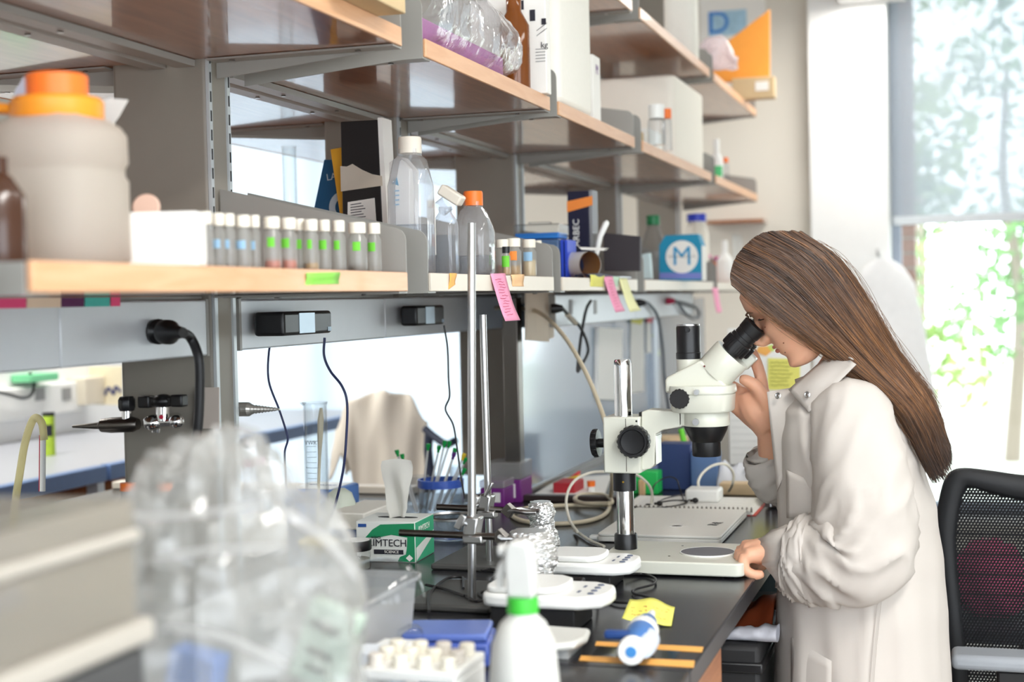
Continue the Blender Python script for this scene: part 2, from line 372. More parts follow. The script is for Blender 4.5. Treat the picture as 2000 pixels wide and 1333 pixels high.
# knee space: dark panel, black bin, cables
t = thing('storage_box', 'black storage box in the knee space under the bench', 'box', (-.47, 2.72, 0))
zk = at(1460, 1262, y=2.56).z
obj('body', G().box(-.66, -.345, 2.56, 3.05, .002, zk), M_blackm, t, bevel=.01)
obj('lid_lip', G().box(-.665, -.34, 2.555, 3.055, zk - .05, zk - .03), M_black, t, bevel=.004)
def rollf(u, v):
    a = 2 * math.pi * v; p = at(1418, 1262, y=2.60).lerp(at(1520, 1262, y=2.60), u); r = .010 + .006 * u + .003 * noise.noise(Vector((u * 6, a, 2)))
    return Vector((p.x, 2.6 + r * 1.8 * math.cos(a), zk + r + r * math.sin(a)))
tag(obj('grey_towel', G().grid(rollf, 16, 14, cv=True), mat('grey_cloth', (186, 186, 194), .8), smooth=180), 'rolled pale grey towel on the black storage box', 'towel')
def rustf(u, v):
    p = at(1440, 1250, y=2.72).lerp(at(1515, 1250, y=2.72), v); w = math.sin(math.pi * u)
    return Vector((p.x, 2.66 + .2 * u, zk + .002 + .075 * w * (.7 + .4 * noise.noise(Vector((u * 3, v * 3, 4)))) * (.4 + .6 * v)))
tag(obj('rust_cloth', G().grid(rustf, 14, 14), mat('rust_orange', (150, 66, 30), .75, var=.3, scale=14), smooth=180, solid=.003), 'rust orange cloth heaped on the black storage box', 'cloth')
tag(obj('knee_panel', G().box(-.95, -.36, 3.3, 3.32, .06, ZB - .034), mat('dark_teal_panel', (44, 56, 58), .5)), 'dark panel at the far end of the knee space', 'panel')
# ================================================================== posts
def post(y, z0, label, x0=-1.375, x1=-1.195, w=.075, slots=True):
    t = thing('shelf_post', label, 'post', ((x0 + x1) / 2, y, z0), group='grey posts carrying the shelves')
    obj('upright', G().box(x0, x1, y - w / 2, y + w / 2, z0, 2.95), M_post, t, bevel=.008, seg=3)
    for k, yy in enumerate((y - w / 2 + .006, y + w / 2 - .006)):
        s = obj('slotted_strip', G().box(x1 - .002, x1 + .004, yy - .005, yy + .005, z0, 2.95), mat('zinc_strip', (196, 202, 204), .35, .3), t)
        if slots and y < 3.2:
            z = z0 + .05
            me = G().box(-.0005, .0006, -.0017, .0017, -.009, .009).mesh('slot'); me.materials.append(M_blackm)
            while z < 2.3:
                if z > 1.47:
                    o = bpy.data.objects.new('slot', me); COL.objects.link(o); o.parent = s; o.location = Vector((x1 + .0042, yy, z)) - world_loc(s)
                z += .032
    obj('foot_plate', G().box(x0 - .01, x1 + .006, y - w / 2 - .01, y + w / 2 + .01, z0, z0 + .006), M_post, t)
    return t
post(2.213, ZB, 'wide grey post behind the row of vials with a gas tap in front')
post(3.075, 1.4215, 'grey post behind the black carton above the power strip')
post(3.97, ZB, 'grey post behind the bottle with an orange cap')
post(5.24, ZB, 'grey post behind the upright black tape-labelled box')
post(6.42, ZB, 'last grey post near the window wall')
# ================================================================== shelves
BAYS = [(.15, 1.115), (1.2, 2.195), (2.305, 3.08), (3.155, 3.948), (4.055, 5.243), (5.345, 6.49)]
Z1, Z2, Z3 = 1.428, 1.822, 2.197       # undersides
TH = .029
POSTS = (2.213, 3.075, 3.97, 5.24, 6.42)
XS = -.852
def shelf(bay, z, label, lip, near=True, plates=(True, True), hi=.1):
    y0, y1 = BAYS[bay]; s = 1 if near else -1; xf = XS if near else -1.77; xb = -1.235 if near else -1.29
    lo, hi_x = min(xf, xb), max(xf, xb)
    t = thing('wall_shelf' if False else 'shelf', label, 'shelf', ((xf + xb) / 2, (y0 + y1) / 2, z))
    xe = xf - s * .006
    xn = -1.188 if near else -1.382; pl_ = [(xe, y0), (xe, y1)]; r0, r1 = y0, y1
    hit1 = [p for p in POSTS if p - .041 < y1 < p + .1]; hit0 = [p for p in POSTS if p - .1 < y0 < p + .041]
    if hit1: r1 = hit1[0] - .041; pl_ += [(xn, y1), (xn, r1), (xb, r1)]
    else: pl_ += [(xb, y1)]
    if hit0: r0 = hit0[0] + .041; pl_ += [(xb, r0), (xn, r0), (xn, y0)]
    else: pl_ += [(xb, y0)]
    obj('board', G().prism([(x, y, z) for x, y in pl_], (0, 0, TH)), M_wooddk, t)
    obj('edge_band', G().box(min(xe, xf), max(xe, xf), y0, y1, z - .001, z + TH + .001), lip, t, bevel=.0015)
    obj('back_rail', G().box(xb - .012, xb + .022, r0, r1, z - .012, z - .001), M_brk, t)
    for k, (yy, e) in enumerate(((y0, -1), (y1, 1))):
        x_in, x_out = xn, xf - s * .004
        yo = yy + e * .004; zd = .005 if z == Z1 else .03
        b = obj('end_bracket', G().box(min(x_in, x_out), max(x_in, x_out), min(yo, yo - e * .034), max(yo, yo - e * .034), z - .004, z - .001), M_brk, t)
        if plates[k] and near:
            top_f, top_r = z + TH + .075, z + TH + hi + .05
            pl = [(xn, top_r), (xn, z - zd), (xf - .04, z - .004), (xf - .004, z - .004), (xf - .004, top_f - .022)]
            pl += [(xf - .026 + .022 * math.cos(a), top_f - .022 + .022 * math.sin(a)) for a in (.4, .8, 1.2, 1.57)]
        else:
            pl = [(x_in, z + TH), (x_in, z - zd), (xf - s * .04, z - .004), (xf - s * .004, z - .004), (xf - s * .004, z + TH)]
        obj('side_plate', G().prism([(x, yo, zz) for x, zz in pl], (0, e * .003, 0)), M_brk, b)
        for q in (.12, .8):
            xq = x_in + (x_out - x_in) * q
            obj('screw', G().cyl((xq, yy - e * .016, z - .0065), (xq, yy - e * .016, z - .004), .0055, .004, 10), M_steel, b)
    for q in (.3, .62):
        yq = y0 + (y1 - y0) * q
        obj('screw', G().cyl((xb + .005, yq, z - .0145), (xb + .005, yq, z - .012), .005, .004, 10), M_steel, t)
    return t
lowl = ['lower wooden shelf at the near edge left of the big jar', 'lower wooden shelf carrying the big orange-capped jar and the row of vials', 'lower shelf carrying the clear media bottles and amber vials',
        'lower shelf carrying the tip box and open carton with sticky notes on its edge', 'lower shelf carrying the blue carton with a large letter', 'lower shelf in the corner by the window wall behind the woman']
upl = ['upper wooden shelf nearest the camera over the dark end', 'upper wooden shelf directly above the big orange-capped jar', 'upper wooden shelf holding the bagged purple foam', 'upper wooden shelf holding the tall white foam block',
       'upper wooden shelf holding the big white foam box', 'upper wooden shelf nearest the wall holding small bottles']
topl = {3: 'topmost wooden shelf whose corner shows at the top edge above the foam block', 4: 'topmost wooden shelf sloping over the big white foam box', 5: 'topmost wooden shelf end carrying the orange folder and cardboard box'}
for i in range(6):
    shelf(i, Z1, lowl[i], M_woodlt if i < 2 else M_cream, plates=(i > 1, i > 0))  # farther lower edges are the same wood, highlight painted in as cream
    shelf(i, Z2, upl[i], M_woodlt, hi=.08)
    if i in topl: shelf(i, Z3, topl[i], M_woodlt, hi=.06)
farl = {1: 'near left', 2: 'opposite the vials', 3: 'opposite the media bottles', 4: 'opposite the tip box'}
for i in (1, 2, 3, 4):
    shelf(i, Z2, ('far-side upper shelf behind the big jar', 'far-side upper shelf above the measuring cylinder', 'far-side upper shelf behind the black carton', 'far-side upper shelf behind the bottle with an orange cap')[i - 1], M_woodlt, near=False)
    shelf(i, Z1, ('far-side lower shelf behind the big jar', 'far-side lower shelf carrying the measuring cylinder', 'far-side lower shelf behind the media bottles', 'far-side lower shelf behind the tip box')[i - 1], M_woodlt, near=False)
# ================================================================== power strips under the lower shelf
def raceway(y0, y1, x, z0, z1, label, joints=()):
    t = thing('power_strip', label, 'power strip', (x - .03, (y0 + y1) / 2, z0))
    ys = [y0] + list(joints) + [y1]
    for a, b in zip(ys, ys[1:]):
        obj('cover', G().box(x - .055, x, a + .0008, b - .0008, z0, z1), M_alu, t, bevel=.003)
    for e in (y0, y1): obj('end_cap', G().box(x - .056, x + .001, e - .004, e + .004, z0 - .001, z1 + .001), M_brk, t)
    return t
R1 = raceway(.4, 2.165, -1.2, 1.328, 1.421, 'near silver power strip with the thick black plug', (1.75,))
R2 = raceway(2.28, 3.93, -1.2, 1.332, 1.42, 'silver power strip with two black adapters below the media bottles', (2.95,))
R3 = raceway(3.62, 5.65, -1.0, 1.337, 1.42, 'white power strip above the blue-grey panel', (4.6,))
M_out = mat('outlet_grey', (150, 150, 148), .5)
for px, r in ((1115, 0), (1163, 0)):
    p = at(px, 600, x=-.999)
    o = obj('outlet', G().box(-1.0, -.998, p.y - .016, p.y + .016, p.z - .02, p.z + .02), M_out, R3)
# blue-grey partition panel standing on the bench
t = thing('partition_panel', 'blue-grey glossy partition panel with a dark frame behind the microscope', 'panel', (-1.06, 4.5, ZB))
M_panel = mat('blue_grey_panel', (148, 164, 182), .18, var=.05, scale=2, coat=.6)
obj('sheet', G().box(-1.075, -1.065, 3.47, 6.3, ZB + .012, 1.40), M_panel, t)
obj('frame_upright', G().box(-1.085, -1.045, 3.43, 3.47, ZB, 1.415), M_dsteel, t, bevel=.003)
obj('frame_foot', G().box(-1.085, -.80, 3.42, 3.455, ZB, ZB + .016), mat('dark_bronze', (62, 52, 50), .4, .3), t, bevel=.003)
obj('bottom_rail', G().box(-1.085, -1.055, 3.47, 6.3, ZB, ZB + .014), M_dsteel, t)
obj('frame_upright', G().box(-1.07, -1.05, 5.12, 5.2, ZB, 1.33), mat('pale_aluminium', (198, 208, 220), .35, .4), t)
# ================================================================== microscope
YM = 2.655
def mu(px, py, y=YM): return at(px, py, y=y)
def side(pts, y0, y1, yc=YM):
    """outline given in the microscope's side view, real thickness y0..y1"""
    return G().prism([(p.x, y0, p.z) for p in (mu(a, b, yc) for a, b in pts)], (0, y1 - y0, 0))
t = thing('stereo_microscope', 'off-white stereo microscope on a chrome pillar with black eyepiece and knobs', 'microscope', (-.5, YM, ZB))
x0, x1, y0, y1, zt = -.634, -.369, 2.533, 2.744, ZB + .028
def rrect(x0, x1, y0, y1, r, n=5):
    out = []
    for cx, cy, a0 in ((x1 - r, y1 - r, 0), (x0 + r, y1 - r, 90), (x0 + r, y0 + r, 180), (x1 - r, y0 + r, 270)):
        for k in range(n + 1):
            a = math.radians(a0 + 90 * k / n); out.append((cx + r * math.cos(a), cy + r * math.sin(a)))
    return out
b = obj('base', G().prism([(x, y, ZB + .004) for x, y in rrect(x0, x1, y0, y1, .016)], (0, 0, zt - ZB - .004)), M_plg, t, bevel=.003, seg=3)
for x in (x0 + .03, x1 - .03):
    for y in (y0 + .03, y1 - .03): obj('rubber_foot', G().cyl((x, y, ZB), (x, y, ZB + .005), .01, n=12), M_blackm, b)
sc_ = at(1382, 1080, z=zt)
obj('stage_plate', G().lathe((sc_.x, sc_.y, zt), [(0, 0.0005), (.048, .0005), (.0485, .002), (0, .002)], 48), mat('stage_grey', (92, 92, 100), .5), b)
obj('stage_ring', G().lathe((sc_.x, sc_.y, zt), [(.0486, .0), (.0486, .0024), (.0502, .0024), (.0502, 0)], 48), M_plw, b)
for px, py in ((1333, 1067), (1307, 1087)):
    q = at(px, py, z=zt); obj('stage_hole', G().cyl((q.x, q.y, zt + .0001), (q.x, q.y, zt + .0006), .0022, n=10), M_black, b)
pc = at(1219, 1062, z=zt + .012); PX0, PY0 = pc.x, 2.655
ptop = mu(1214, 702).z
obj('pillar', G().lathe((PX0, PY0, 0), [(0, zt), (.0165, zt), (.0165, ptop - .012), (.0155, ptop - .003), (.013, ptop), (0, ptop)], 40), M_chrome, t)
obj('pillar_collar', G().lathe((PX0, PY0, 0), [(.0166, zt), (.0215, zt), (.0215, zt + .026), (.020, zt + .0285), (.0166, zt + .0285)], 32), M_black, t)
za, zb = mu(1219, 958).z, mu(1219, 921).z
obj('safety_collar', G().lathe((PX0, PY0, 0), [(.0166, za), (.0215, za), (.0215, zb), (.0166, zb)], 32), M_black, t)
obj('collar_screw', G().cyl((PX0 + .002, PY0 - .0222, za + .018), (PX0 + .002, PY0 - .0205, za + .018), .002, n=10), mat('brass', (200, 160, 70), .3, 1), t)
# focus block
A = mu(1188, 921); B = mu(1257, 812)
fb = obj('focus_block', G().box(A.x, B.x, YM - .036, YM + .04, zb, B.z), M_plg, t, bevel=.003)
obj('seam', G().box(mu(1231, 860).x - .0006, mu(1231, 860).x + .0006, YM - .0364, YM - .0358, zb + .004, B.z - .003), M_dsteel, fb)
obj('set_screw', G().cyl((mu(1251, 820).x, YM - .0364, mu(1251, 820).z), (mu(1251, 820).x, YM - .0355, mu(1251, 820).z), .002, n=10), M_black, fb)
def knob(c, ax, r, L, name, par, grips=18, dish=True, mt=M_black):
    c = Vector(c); ax = Vector(ax).normalized(); g = G()
    if dish: prof = [(0, 0), (r, 0), (r, L - .003), (r * .94, L), (r * .82, L), (r * .76, L - .003), (r * .3, L - .0045), (0, L - .0045)]
    else: prof = [(0, 0), (r, 0), (r, L - .002), (r * .93, L), (0, L)]
    g.lathe(c, prof, 40, ax); k = obj(name, g, mt, par)
    u, w, d = G().frame(ax)
    gg = G()
    for i in range(grips):
        a = 2 * math.pi * i / grips; e = u * math.cos(a) + w * math.sin(a); R = Matrix((e, d.cross(e), d)).transposed()
        gg.obox(c + e * (r * 1.01) + d * (L * .47), (r * .09, r * .2, L * .72), R)
    obj('grip_ribs', gg, mt, k, bevel=.0006, seg=1)
    return k
kc = mu(1238, 863, YM - .05)
obj('knob_shaft', G().cyl((kc.x, YM - .045, kc.z), (kc.x, YM + .05, kc.z), .009), M_steel, fb)
knob((kc.x, YM - .038, kc.z), (0, -1, 0), .0285, .026, 'focus_knob', t)
knob((kc.x, YM + .042, kc.z), (0, 1, 0), .0285, .026, 'focus_knob', t)
tc_ = mu(1186, 866)
obj('knob_shaft', G().cyl((tc_.x + .004, YM, tc_.z), (tc_.x - .024, YM, tc_.z), .0085, n=16), M_black, fb)
knob((tc_.x - .016, YM, tc_.z), (-1, 0, -.06), .0255, .012, 'tension_knob', t, 14)
# rack and arm
arm = [(1258, 803), (1270, 799), (1336, 803), (1336, 832), (1300, 838), (1285, 846), (1283, 905), (1276, 913), (1258, 917)]
ar = obj('arm', side(arm, YM - .024, YM + .024), M_plg, t, bevel=.002)
obj('arm_lever', G().box(mu(1251, 808).x, mu(1258, 808).x, YM - .014, YM + .01, mu(1251, 816).z, mu(1251, 805).z), M_blackm, ar)
fp = mu(1284, 850); fq = mu(1284, 905)
obj('rack_plate', G().box(fp.x + .0002, fp.x + .003, YM - .022, YM + .022, fq.z, fp.z), M_plw, ar, bevel=.001)
cc = mu(1379, 818); rr = .0425
RC = (cc.x, YM, 0)
z1, z0 = mu(1379, 804).z, mu(1379, 831).z
obj('holder_ring', G().lathe(RC, [(.030, z0), (rr, z0), (rr + .0008, z0 + .002), (rr + .0008, z1 - .002), (rr, z1), (.030, z1)], 56), M_plg, ar)
obj('arm_neck', G().box(mu(1330, 810).x, cc.x - .02, YM - .024, YM + .024, z0 + .0005, z1 - .0005), M_plg, ar, bevel=.002)
lp = mu(1367, 821)
obj('lock_screw', G().cyl((lp.x, YM - .041, lp.z), (lp.x, YM - .0475, lp.z), .0065, .006, 14), M_steel, ar)
# objective
zz = [mu(1379, v).z for v in (832, 838, 861, 863, 889, 891)]
obj('objective_lens', G().lathe(RC, [(0, zz[0] + .002), (.041, zz[0] + .002), (.0395, zz[1]), (.0285, zz[2]), (.0265, zz[3]), (.0262, zz[4]), (.025, zz[5]), (.022, zz[5]), (.021, zz[4] + .004), (0, zz[4] + .004)], 48), M_black, t)
# head: lower drum, shoulder block, angled barrel, camera port
z_a, z_b, z_c = mu(1370, 803).z, mu(1370, 768).z, mu(1370, 752).z
hd = obj('zoom_body', G().lathe((mu(1373, 785).x, YM, 0), [(0, z_a), (.054, z_a), (.0565, z_a + .003), (.0585, z_b - .001), (.057, z_b - .0005), (.057, z_b + .001), (.0605, z_b + .0015), (.061, z_b + .004), (.059, z_c), (0, z_c)], 56, sq=.9), M_plg, t)
obj('seat_ring', G().lathe(RC, [(.030, z1), (.0415, z1), (.0415, z_a), (.030, z_a)], 40), M_blackm, hd)
sh_ = [(1305, 766), (1305, 741), (1309, 735), (1352, 713), (1373, 702), (1424, 752), (1434, 757), (1434, 766)]
hs = obj('prism_housing', side(sh_, YM - .031, YM + .031), M_plg, t, bevel=.006, seg=3)
a0, a1 = mu(1397, 727), mu(1431, 692)
dv = (a1 - a0); dv.y = 0
nb_ = obj('binocular_barrel', G().lathe((a0.x, YM, a0.z), [(0, -.004), (.0352, -.004), (.0362, 0), (.0368, dv.length - .004), (.0355, dv.length), (0, dv.length)], 48, dv), M_plg, t)
dvn = dv.normalized(); per = Vector((dvn.z, 0, -dvn.x))
obj('barrel_screw', G().cyl((mu(1382, 714).x, YM - .0362, mu(1382, 714).z), (mu(1382, 714).x, YM - .034, mu(1382, 714).z), .0018, n=8), mat('maroon', (90, 30, 30), .5), nb_)
eye0 = Vector((a1.x, YM, a1.z)) - dvn * .006
for sy in (-.029, .029):
    base = eye0 + Vector((.002, sy * .62, .009)) + (per * (.0 if sy < 0 else .004))
    g = G().lathe(base, [(0, 0), (.0185, 0), (.0185, .006), (.0242, .0065), (.0242, .028), (.0225, .029), (.0225, .036), (.0205, .037), (.0205, .047), (.0215, .048), (.0228, .066), (.019, .068), (.016, .060), (0, .058)], 40, dvn)
    e = obj('eyepiece', g, M_black, t)
    gg = G(); u, w, d = G().frame(dvn)
    for i in range(30):
        a = 2 * math.pi * i / 30; q = u * math.cos(a) + w * math.sin(a); gg.obox(base + q * .0243 + d * .017, (.0012, .0026, .017), Matrix((q, d.cross(q), d)).transposed())
    obj('diopter_ribs', gg, M_black, e)
obj('far_tube_cover', G().obox(Vector((mu(1452, 705).x, YM + .042, mu(1452, 705).z)), (.03, .03, .028), Matrix((dvn, Vector((0, 1, 0)), dvn.cross(Vector((0, 1, 0))))).transposed()), M_plg, t, bevel=.004)
pcx = mu(1343, 690).x; zp = [mu(1343, v).z for v in (732, 702, 698, 690, 640, 637)]
obj('camera_port', G().lathe((pcx, YM + .01, 0), [(0, zp[0] - .01), (.0225, zp[0] - .01), (.0225, zp[1]), (0, zp[1])], 36), M_plg, t)
pt = obj('port_tube', G().lathe((pcx, YM + .01, 0), [(.0222, zp[1]), (.0232, zp[1] + .0005), (.0232, zp[3]), (.0222, zp[3] + .001), (.0222, zp[4]), (.021, zp[5]), (0, zp[5])], 36), M_black, t)
obj('port_rim', G().lathe((pcx, YM + .01, 0), [(.0175, zp[5] + .0002), (.0214, zp[5] + .0002), (.0214, zp[5] + .003), (.0175, zp[5] + .003)], 36), M_steel, pt)
q = mu(1343, 645, YM - .013); obj('port_screw', G().cyl((q.x, YM - .0115, q.z), (q.x, YM - .0155, q.z), .0045, .004, 14), M_black, pt)
q = mu(1329, 779, YM - .05); obj('zoom_shaft', G().cyl((q.x, YM - .02, q.z), (q.x, YM - .05, q.z), .008), M_black, hd)
knob((q.x, YM - .045, q.z), (0, -1, 0), .0172, .02, 'zoom_knob', t, 16, dish=False, mt=M_blackm)
q = mu(1362, 766, YM - .058); obj('clamp_pin', G().cyl((q.x, YM - .05, q.z), (q.x, YM - .068, q.z), .0045, .005, 14), M_steel, hd)
# ================================================================== laptop, notebook and cables
M_alum = mat('aluminium_lid', (234, 232, 225), .4, .05, var=.01)
t = thing('laptop', 'closed silver laptop lying behind the microscope base', 'laptop', (-.585, 3.06, ZB))
lx0, lx1, ly0, ly1 = -.715, -.462, 2.872, 3.252
obj('case', G().prism([(x, y, ZB + .002) for x, y in rrect(lx0, lx1, ly0, ly1, .012)], (0, 0, .010)), M_alum, t, bevel=.0015)
ld = obj('lid', G().prism([(x, y, ZB + .0125) for x, y in rrect(lx0, lx1, ly0, ly1, .012)], (0, 0, .0055)), M_alum, t, bevel=.0015)
lo_ = at(1322, 1028, z=ZB + .018)
g = G()
for sx in (-1, 1): g.lathe((lo_.x, lo_.y + sx * .0085, ZB + .0181), [(0, .0004), (.0145, .0004), (.0145, 0)], 24)
g.obox((lo_.x + .02, lo_.y, ZB + .0183), (.009, .005, .0004), Matrix.Rotation(.6, 3, 'Z'))
obj('lid_emblem', g, mat('emblem_white', (246, 245, 240), .3, var=0), ld)
st = at(1398, 1024, z=ZB + .0182)
text('lid_sticker', 'R\u00b7R', .03, face_m((st.x, st.y, st.z + .0004), (.2, 1, 0), (-1, .2, 0)), M_ink, ld)
for x in (lx0 + .02, lx1 - .02):
    for y in (ly0 + .02, ly1 - .02): obj('rubber_foot', G().cyl((x, y, ZB), (x, y, ZB + .003), .007, n=10), M_blackm, t)
t = thing('spiral_notebook', 'open spiral notebook with white pages behind the laptop', 'notebook', (-.6, 3.37, ZB))
nx0, nx1, ny0, ny1 = -.76, -.452, 3.275, 3.485
obj('cover', G().box(nx0 - .004, nx1 + .006, ny0, ny1 + .003, ZB + .0002, ZB + .002), mat('red_cover', (205, 80, 70), .6), t)
random.seed(3)
for k in range(7):
    o_ = .002 * k; obj('page', G().box(nx0 + o_ * .3, nx1 - o_ + random.uniform(-.001, .001), ny0, ny1 - o_ * .6, ZB + .0022 + k * .0016, ZB + .0035 + k * .0016), M_paper, t)
gp = G()
for k in range(13): gp.box(nx0 + .03, nx1 - .035 - (k % 3) * .02, ny0 + .025 + k * .013, ny0 + .0256 + k * .013, ZB + .0132, ZB + .0134)
obj('ruled_line', gp, mat('pale_rule', (205, 205, 208), .8, var=0), t)
for k in range(30):
    x = nx0 + .008 + k * .0102
    if k % 1 == 0:
        pts = [(x, ny0 + .002 - .0095 * math.cos(a), ZB + .0085 + .0100 * math.sin(a)) for a in [i * math.pi / 5 for i in range(10)]]
        obj('ring', G().tube([(p[0], p[1], p[2]) for p in pts], .0013, 5), mat('ring_grey', (128, 122, 114), .4, .3), t)
M_cordw = mat('white_cord', (228, 224, 210), .5); M_cordb = mat('black_cord', (26, 26, 28), .45); M_cordg = mat('beige_cable', (206, 194, 168), .45)
M_cordn = mat('dark_blue_cord', (36, 44, 84), .45)
def cord(name, pts, r, m, label, n=8, sides=8, cat='cable', parent=None):
    o = obj(name, G().tube(spline(pts, n), r, sides), m, parent)
    return o if parent else tag(o, label, cat)
ZC = ZB + .006
def bz(px, py, h=.005): return at(px, py, z=ZB + h)
def by(px, py, y): return at(px, py, y=y)
cc_ = cord('charging_cable', [bz(1180, 1068, .004), bz(1150, 1055), bz(1122, 1036, .006), bz(1128, 1040, .012), by(1112, 1015, 2.98), by(1106, 975, 3.05), by(1120, 942, 3.1), by(1150, 925, 3.14), by(1185, 922, 3.17), by(1235, 925, 3.2), by(1262, 942, 3.25), by(1273, 962, 3.3), bz(1272, 985, .018)], .0032, M_cordw, 'white charging cable looping up beside the pillar to the laptop')
obj('magnetic_plug', G().box(-.735, -.717, 2.885, 2.905, ZB + .003, ZB + .011), M_plw, cc_, bevel=.002)
cord('thick_cable', [by(968, 602, 3.6), by(1010, 602, 3.55), by(1055, 612, 3.45), by(1100, 655, 3.35), by(1140, 720, 3.25), by(1170, 790, 3.18), by(1188, 850, 3.12), by(1196, 930, 3.1), bz(1192, 975, .012), bz(1185, 1002), bz(1150, 1018), bz(1085, 1024), bz(1020, 1018), bz(1000, 1003), bz(1040, 992), bz(1110, 988), bz(1165, 988), bz(1195, 982, .014), bz(1180, 968, .016), bz(1140, 967, .014), bz(1122, 975, .014), bz(1140, 984, .016), bz(1190, 984, .022)], .0052, M_cordg, 'thick beige cable arching from the power strip and coiled on the bench', sides=10)
t = thing('earphones', 'black earphones with a tangled thin cord on the notebook', 'earphones', bz(1300, 985, .014))
cord('cord', [bz(1235, 990, .017), bz(1262, 993, .017), bz(1300, 991, .017), bz(1335, 985, .017), bz(1342, 979, .02), bz(1318, 978, .02), bz(1290, 981, .02), bz(1300, 974, .02), bz(1335, 967, .02), bz(1353, 966, .02), bz(1350, 973, .02), bz(1338, 981, .02), bz(1332, 968, .025), by(1326, 950, 3.4), by(1322, 938, 3.42), by(1308, 932, 3.42), by(1290, 938, 3.4), by(1276, 952, 3.36), bz(1274, 982, .017), bz(1262, 986, .017)], .0017, M_cordb, '', n=6, sides=6, parent=t)
for i, (px, py) in enumerate(((1288, 984), (1358, 978))):
    p = bz(px, py, .021); obj('earbud', G().ball(p, (.0075, .0075, .0065), 14).cyl(p, p + Vector((-.012, .002, -.001)), .003, n=8), M_black, t)
a_ = bz(1378, 975, 0)
t = thing('power_brick', 'white square laptop adapter standing on the open notebook', 'adapter', (a_.x, a_.y, ZB + .0135))
obj('body', G().box(-.625, -.545, 3.375, 3.445, ZB + .0135, ZB + .044), M_plw, t, bevel=.006, seg=3)
cord('cable', [by(1365, 955, 3.44), by(1364, 940, 3.46), by(1375, 922, 3.48), by(1395, 909, 3.5), by(1418, 908, 3.52), by(1432, 925, 3.54), by(1430, 948, 3.55), bz(1422, 962, .006)], .0034, M_cordw, '', parent=t)
t = thing('dark_device', 'dark brown box-shaped device at the bench edge beside the rolled sleeve', 'device', (-.43, 3.48, ZB))
d0, d1 = at(1493, 996, z=ZB), at(1530, 938, y=3.41)
obj('case', G().box(d0.x, d0.x + .085, 3.385, 3.56, ZB + .004, d1.z), mat('dark_brown_case', (70, 58, 56), .5), t, bevel=.003)
obj('front_stripe', G().box(d0.x + .012, d0.x + .015, 3.3835, 3.3855, ZB + .006, d1.z - .002), MATS['shade_bar'], t)
for k in range(3): obj('button', G().box(d0.x + .026, d0.x + .034, 3.3835, 3.386, ZB + .03 + k * .018, ZB + .04 + k * .018), M_plw, t)
# ================================================================== ring stands, clamps, foil
def stand(foot, top, r, label, base):
    f_, tp = Vector(foot), Vector(top)
    t = thing('ring_stand', label, 'lab stand', f_)
    obj('rod', G().cyl(f_ + Vector((0, 0, .008)), tp, r, n=20), M_steel, t)
    if base: obj('base_plate', G().box(f_.x - .10, f_.x + .045, f_.y - .05, f_.y + .16, ZB, ZB + .012), mat('grey_cast_base', (92, 92, 90), .5, .4, bump=.1, bscale=300), t, bevel=.004)
    return t
f1 = at(922, 1186, z=ZB); f2 = at(957, 1108, z=ZB)
stand((f1.x, f1.y, ZB), at(921, 436, y=f1.y), .0066, 'tall polished steel ring stand rod in front of the media bottles', True)
stand((f2.x, f2.y, ZB), at(943, 615, y=f2.y), .0066, 'shorter dull steel ring stand rod behind the tall one', True)
def clamp(y, rod0, rod1, boss, tip, label, screw):
    b_ = by(*boss, y); t = thing('clamp', label, 'clamp', b_)
    obj('clamp_rod', G().cyl(by(*rod0, y - .012), by(*rod1, y - .012), .0058, n=16), M_dsteel, t)
    h = obj('boss_head', G().obox(b_, (.022, .034, .038), Matrix.Rotation(.2, 3, 'Y')).obox(b_ + Vector((.004, -.006, -.018)), (.034, .026, .014)), M_steel, t, bevel=.003)
    for e, s_ in screw:
        p = b_ + Vector(e); obj('thumb_screw', G().cyl(b_, p, .0032, n=10).obox(p, s_, Matrix.Rotation(.5, 3, 'Y')), M_steel, h, bevel=.002)
    c0, c1 = by(*rod1, y - .008), by(*tip, y)
    mid = c0.lerp(c1, .55)
    obj('clamp_body', G().cyl(c0, mid, .0065, .005, 12).obox(mid, (.02, .02, .02), Matrix.Rotation(.7, 3, 'Y')), M_dsteel, t, bevel=.001)
    for s_ in (-1, 1):
        obj('jaw', G().tube([mid + Vector((0, s_ * .006, 0)), mid.lerp(c1, .5) + Vector((0, s_ * .014, .002)), c1 + Vector((0, s_ * .015, 0)), c1 + Vector((.018, s_ * .013, 0))], [.004, .0045, .004, .003], 8), M_steel, t)
    return t
clamp(f1.y, (781, 1041), (968, 1049), (924, 1030), (985, 1050), 'steel clamp with a long rod on the tall stand holding the lower foil', [((-.012, -.028, .012), (.012, .006, .026)), ((.0, .012, .04), (.01, .01, .02))])
clamp(f2.y, (854, 991), (948, 995), (950, 985), (1032, 1000), 'steel clamp on the shorter stand holding the upper foil', [((.012, -.02, .03), (.006, .01, .03)), ((-.018, -.02, .0), (.014, .005, .01))])
M_foil = mat('aluminium_foil', (236, 236, 234), .3, .85, var=.03)
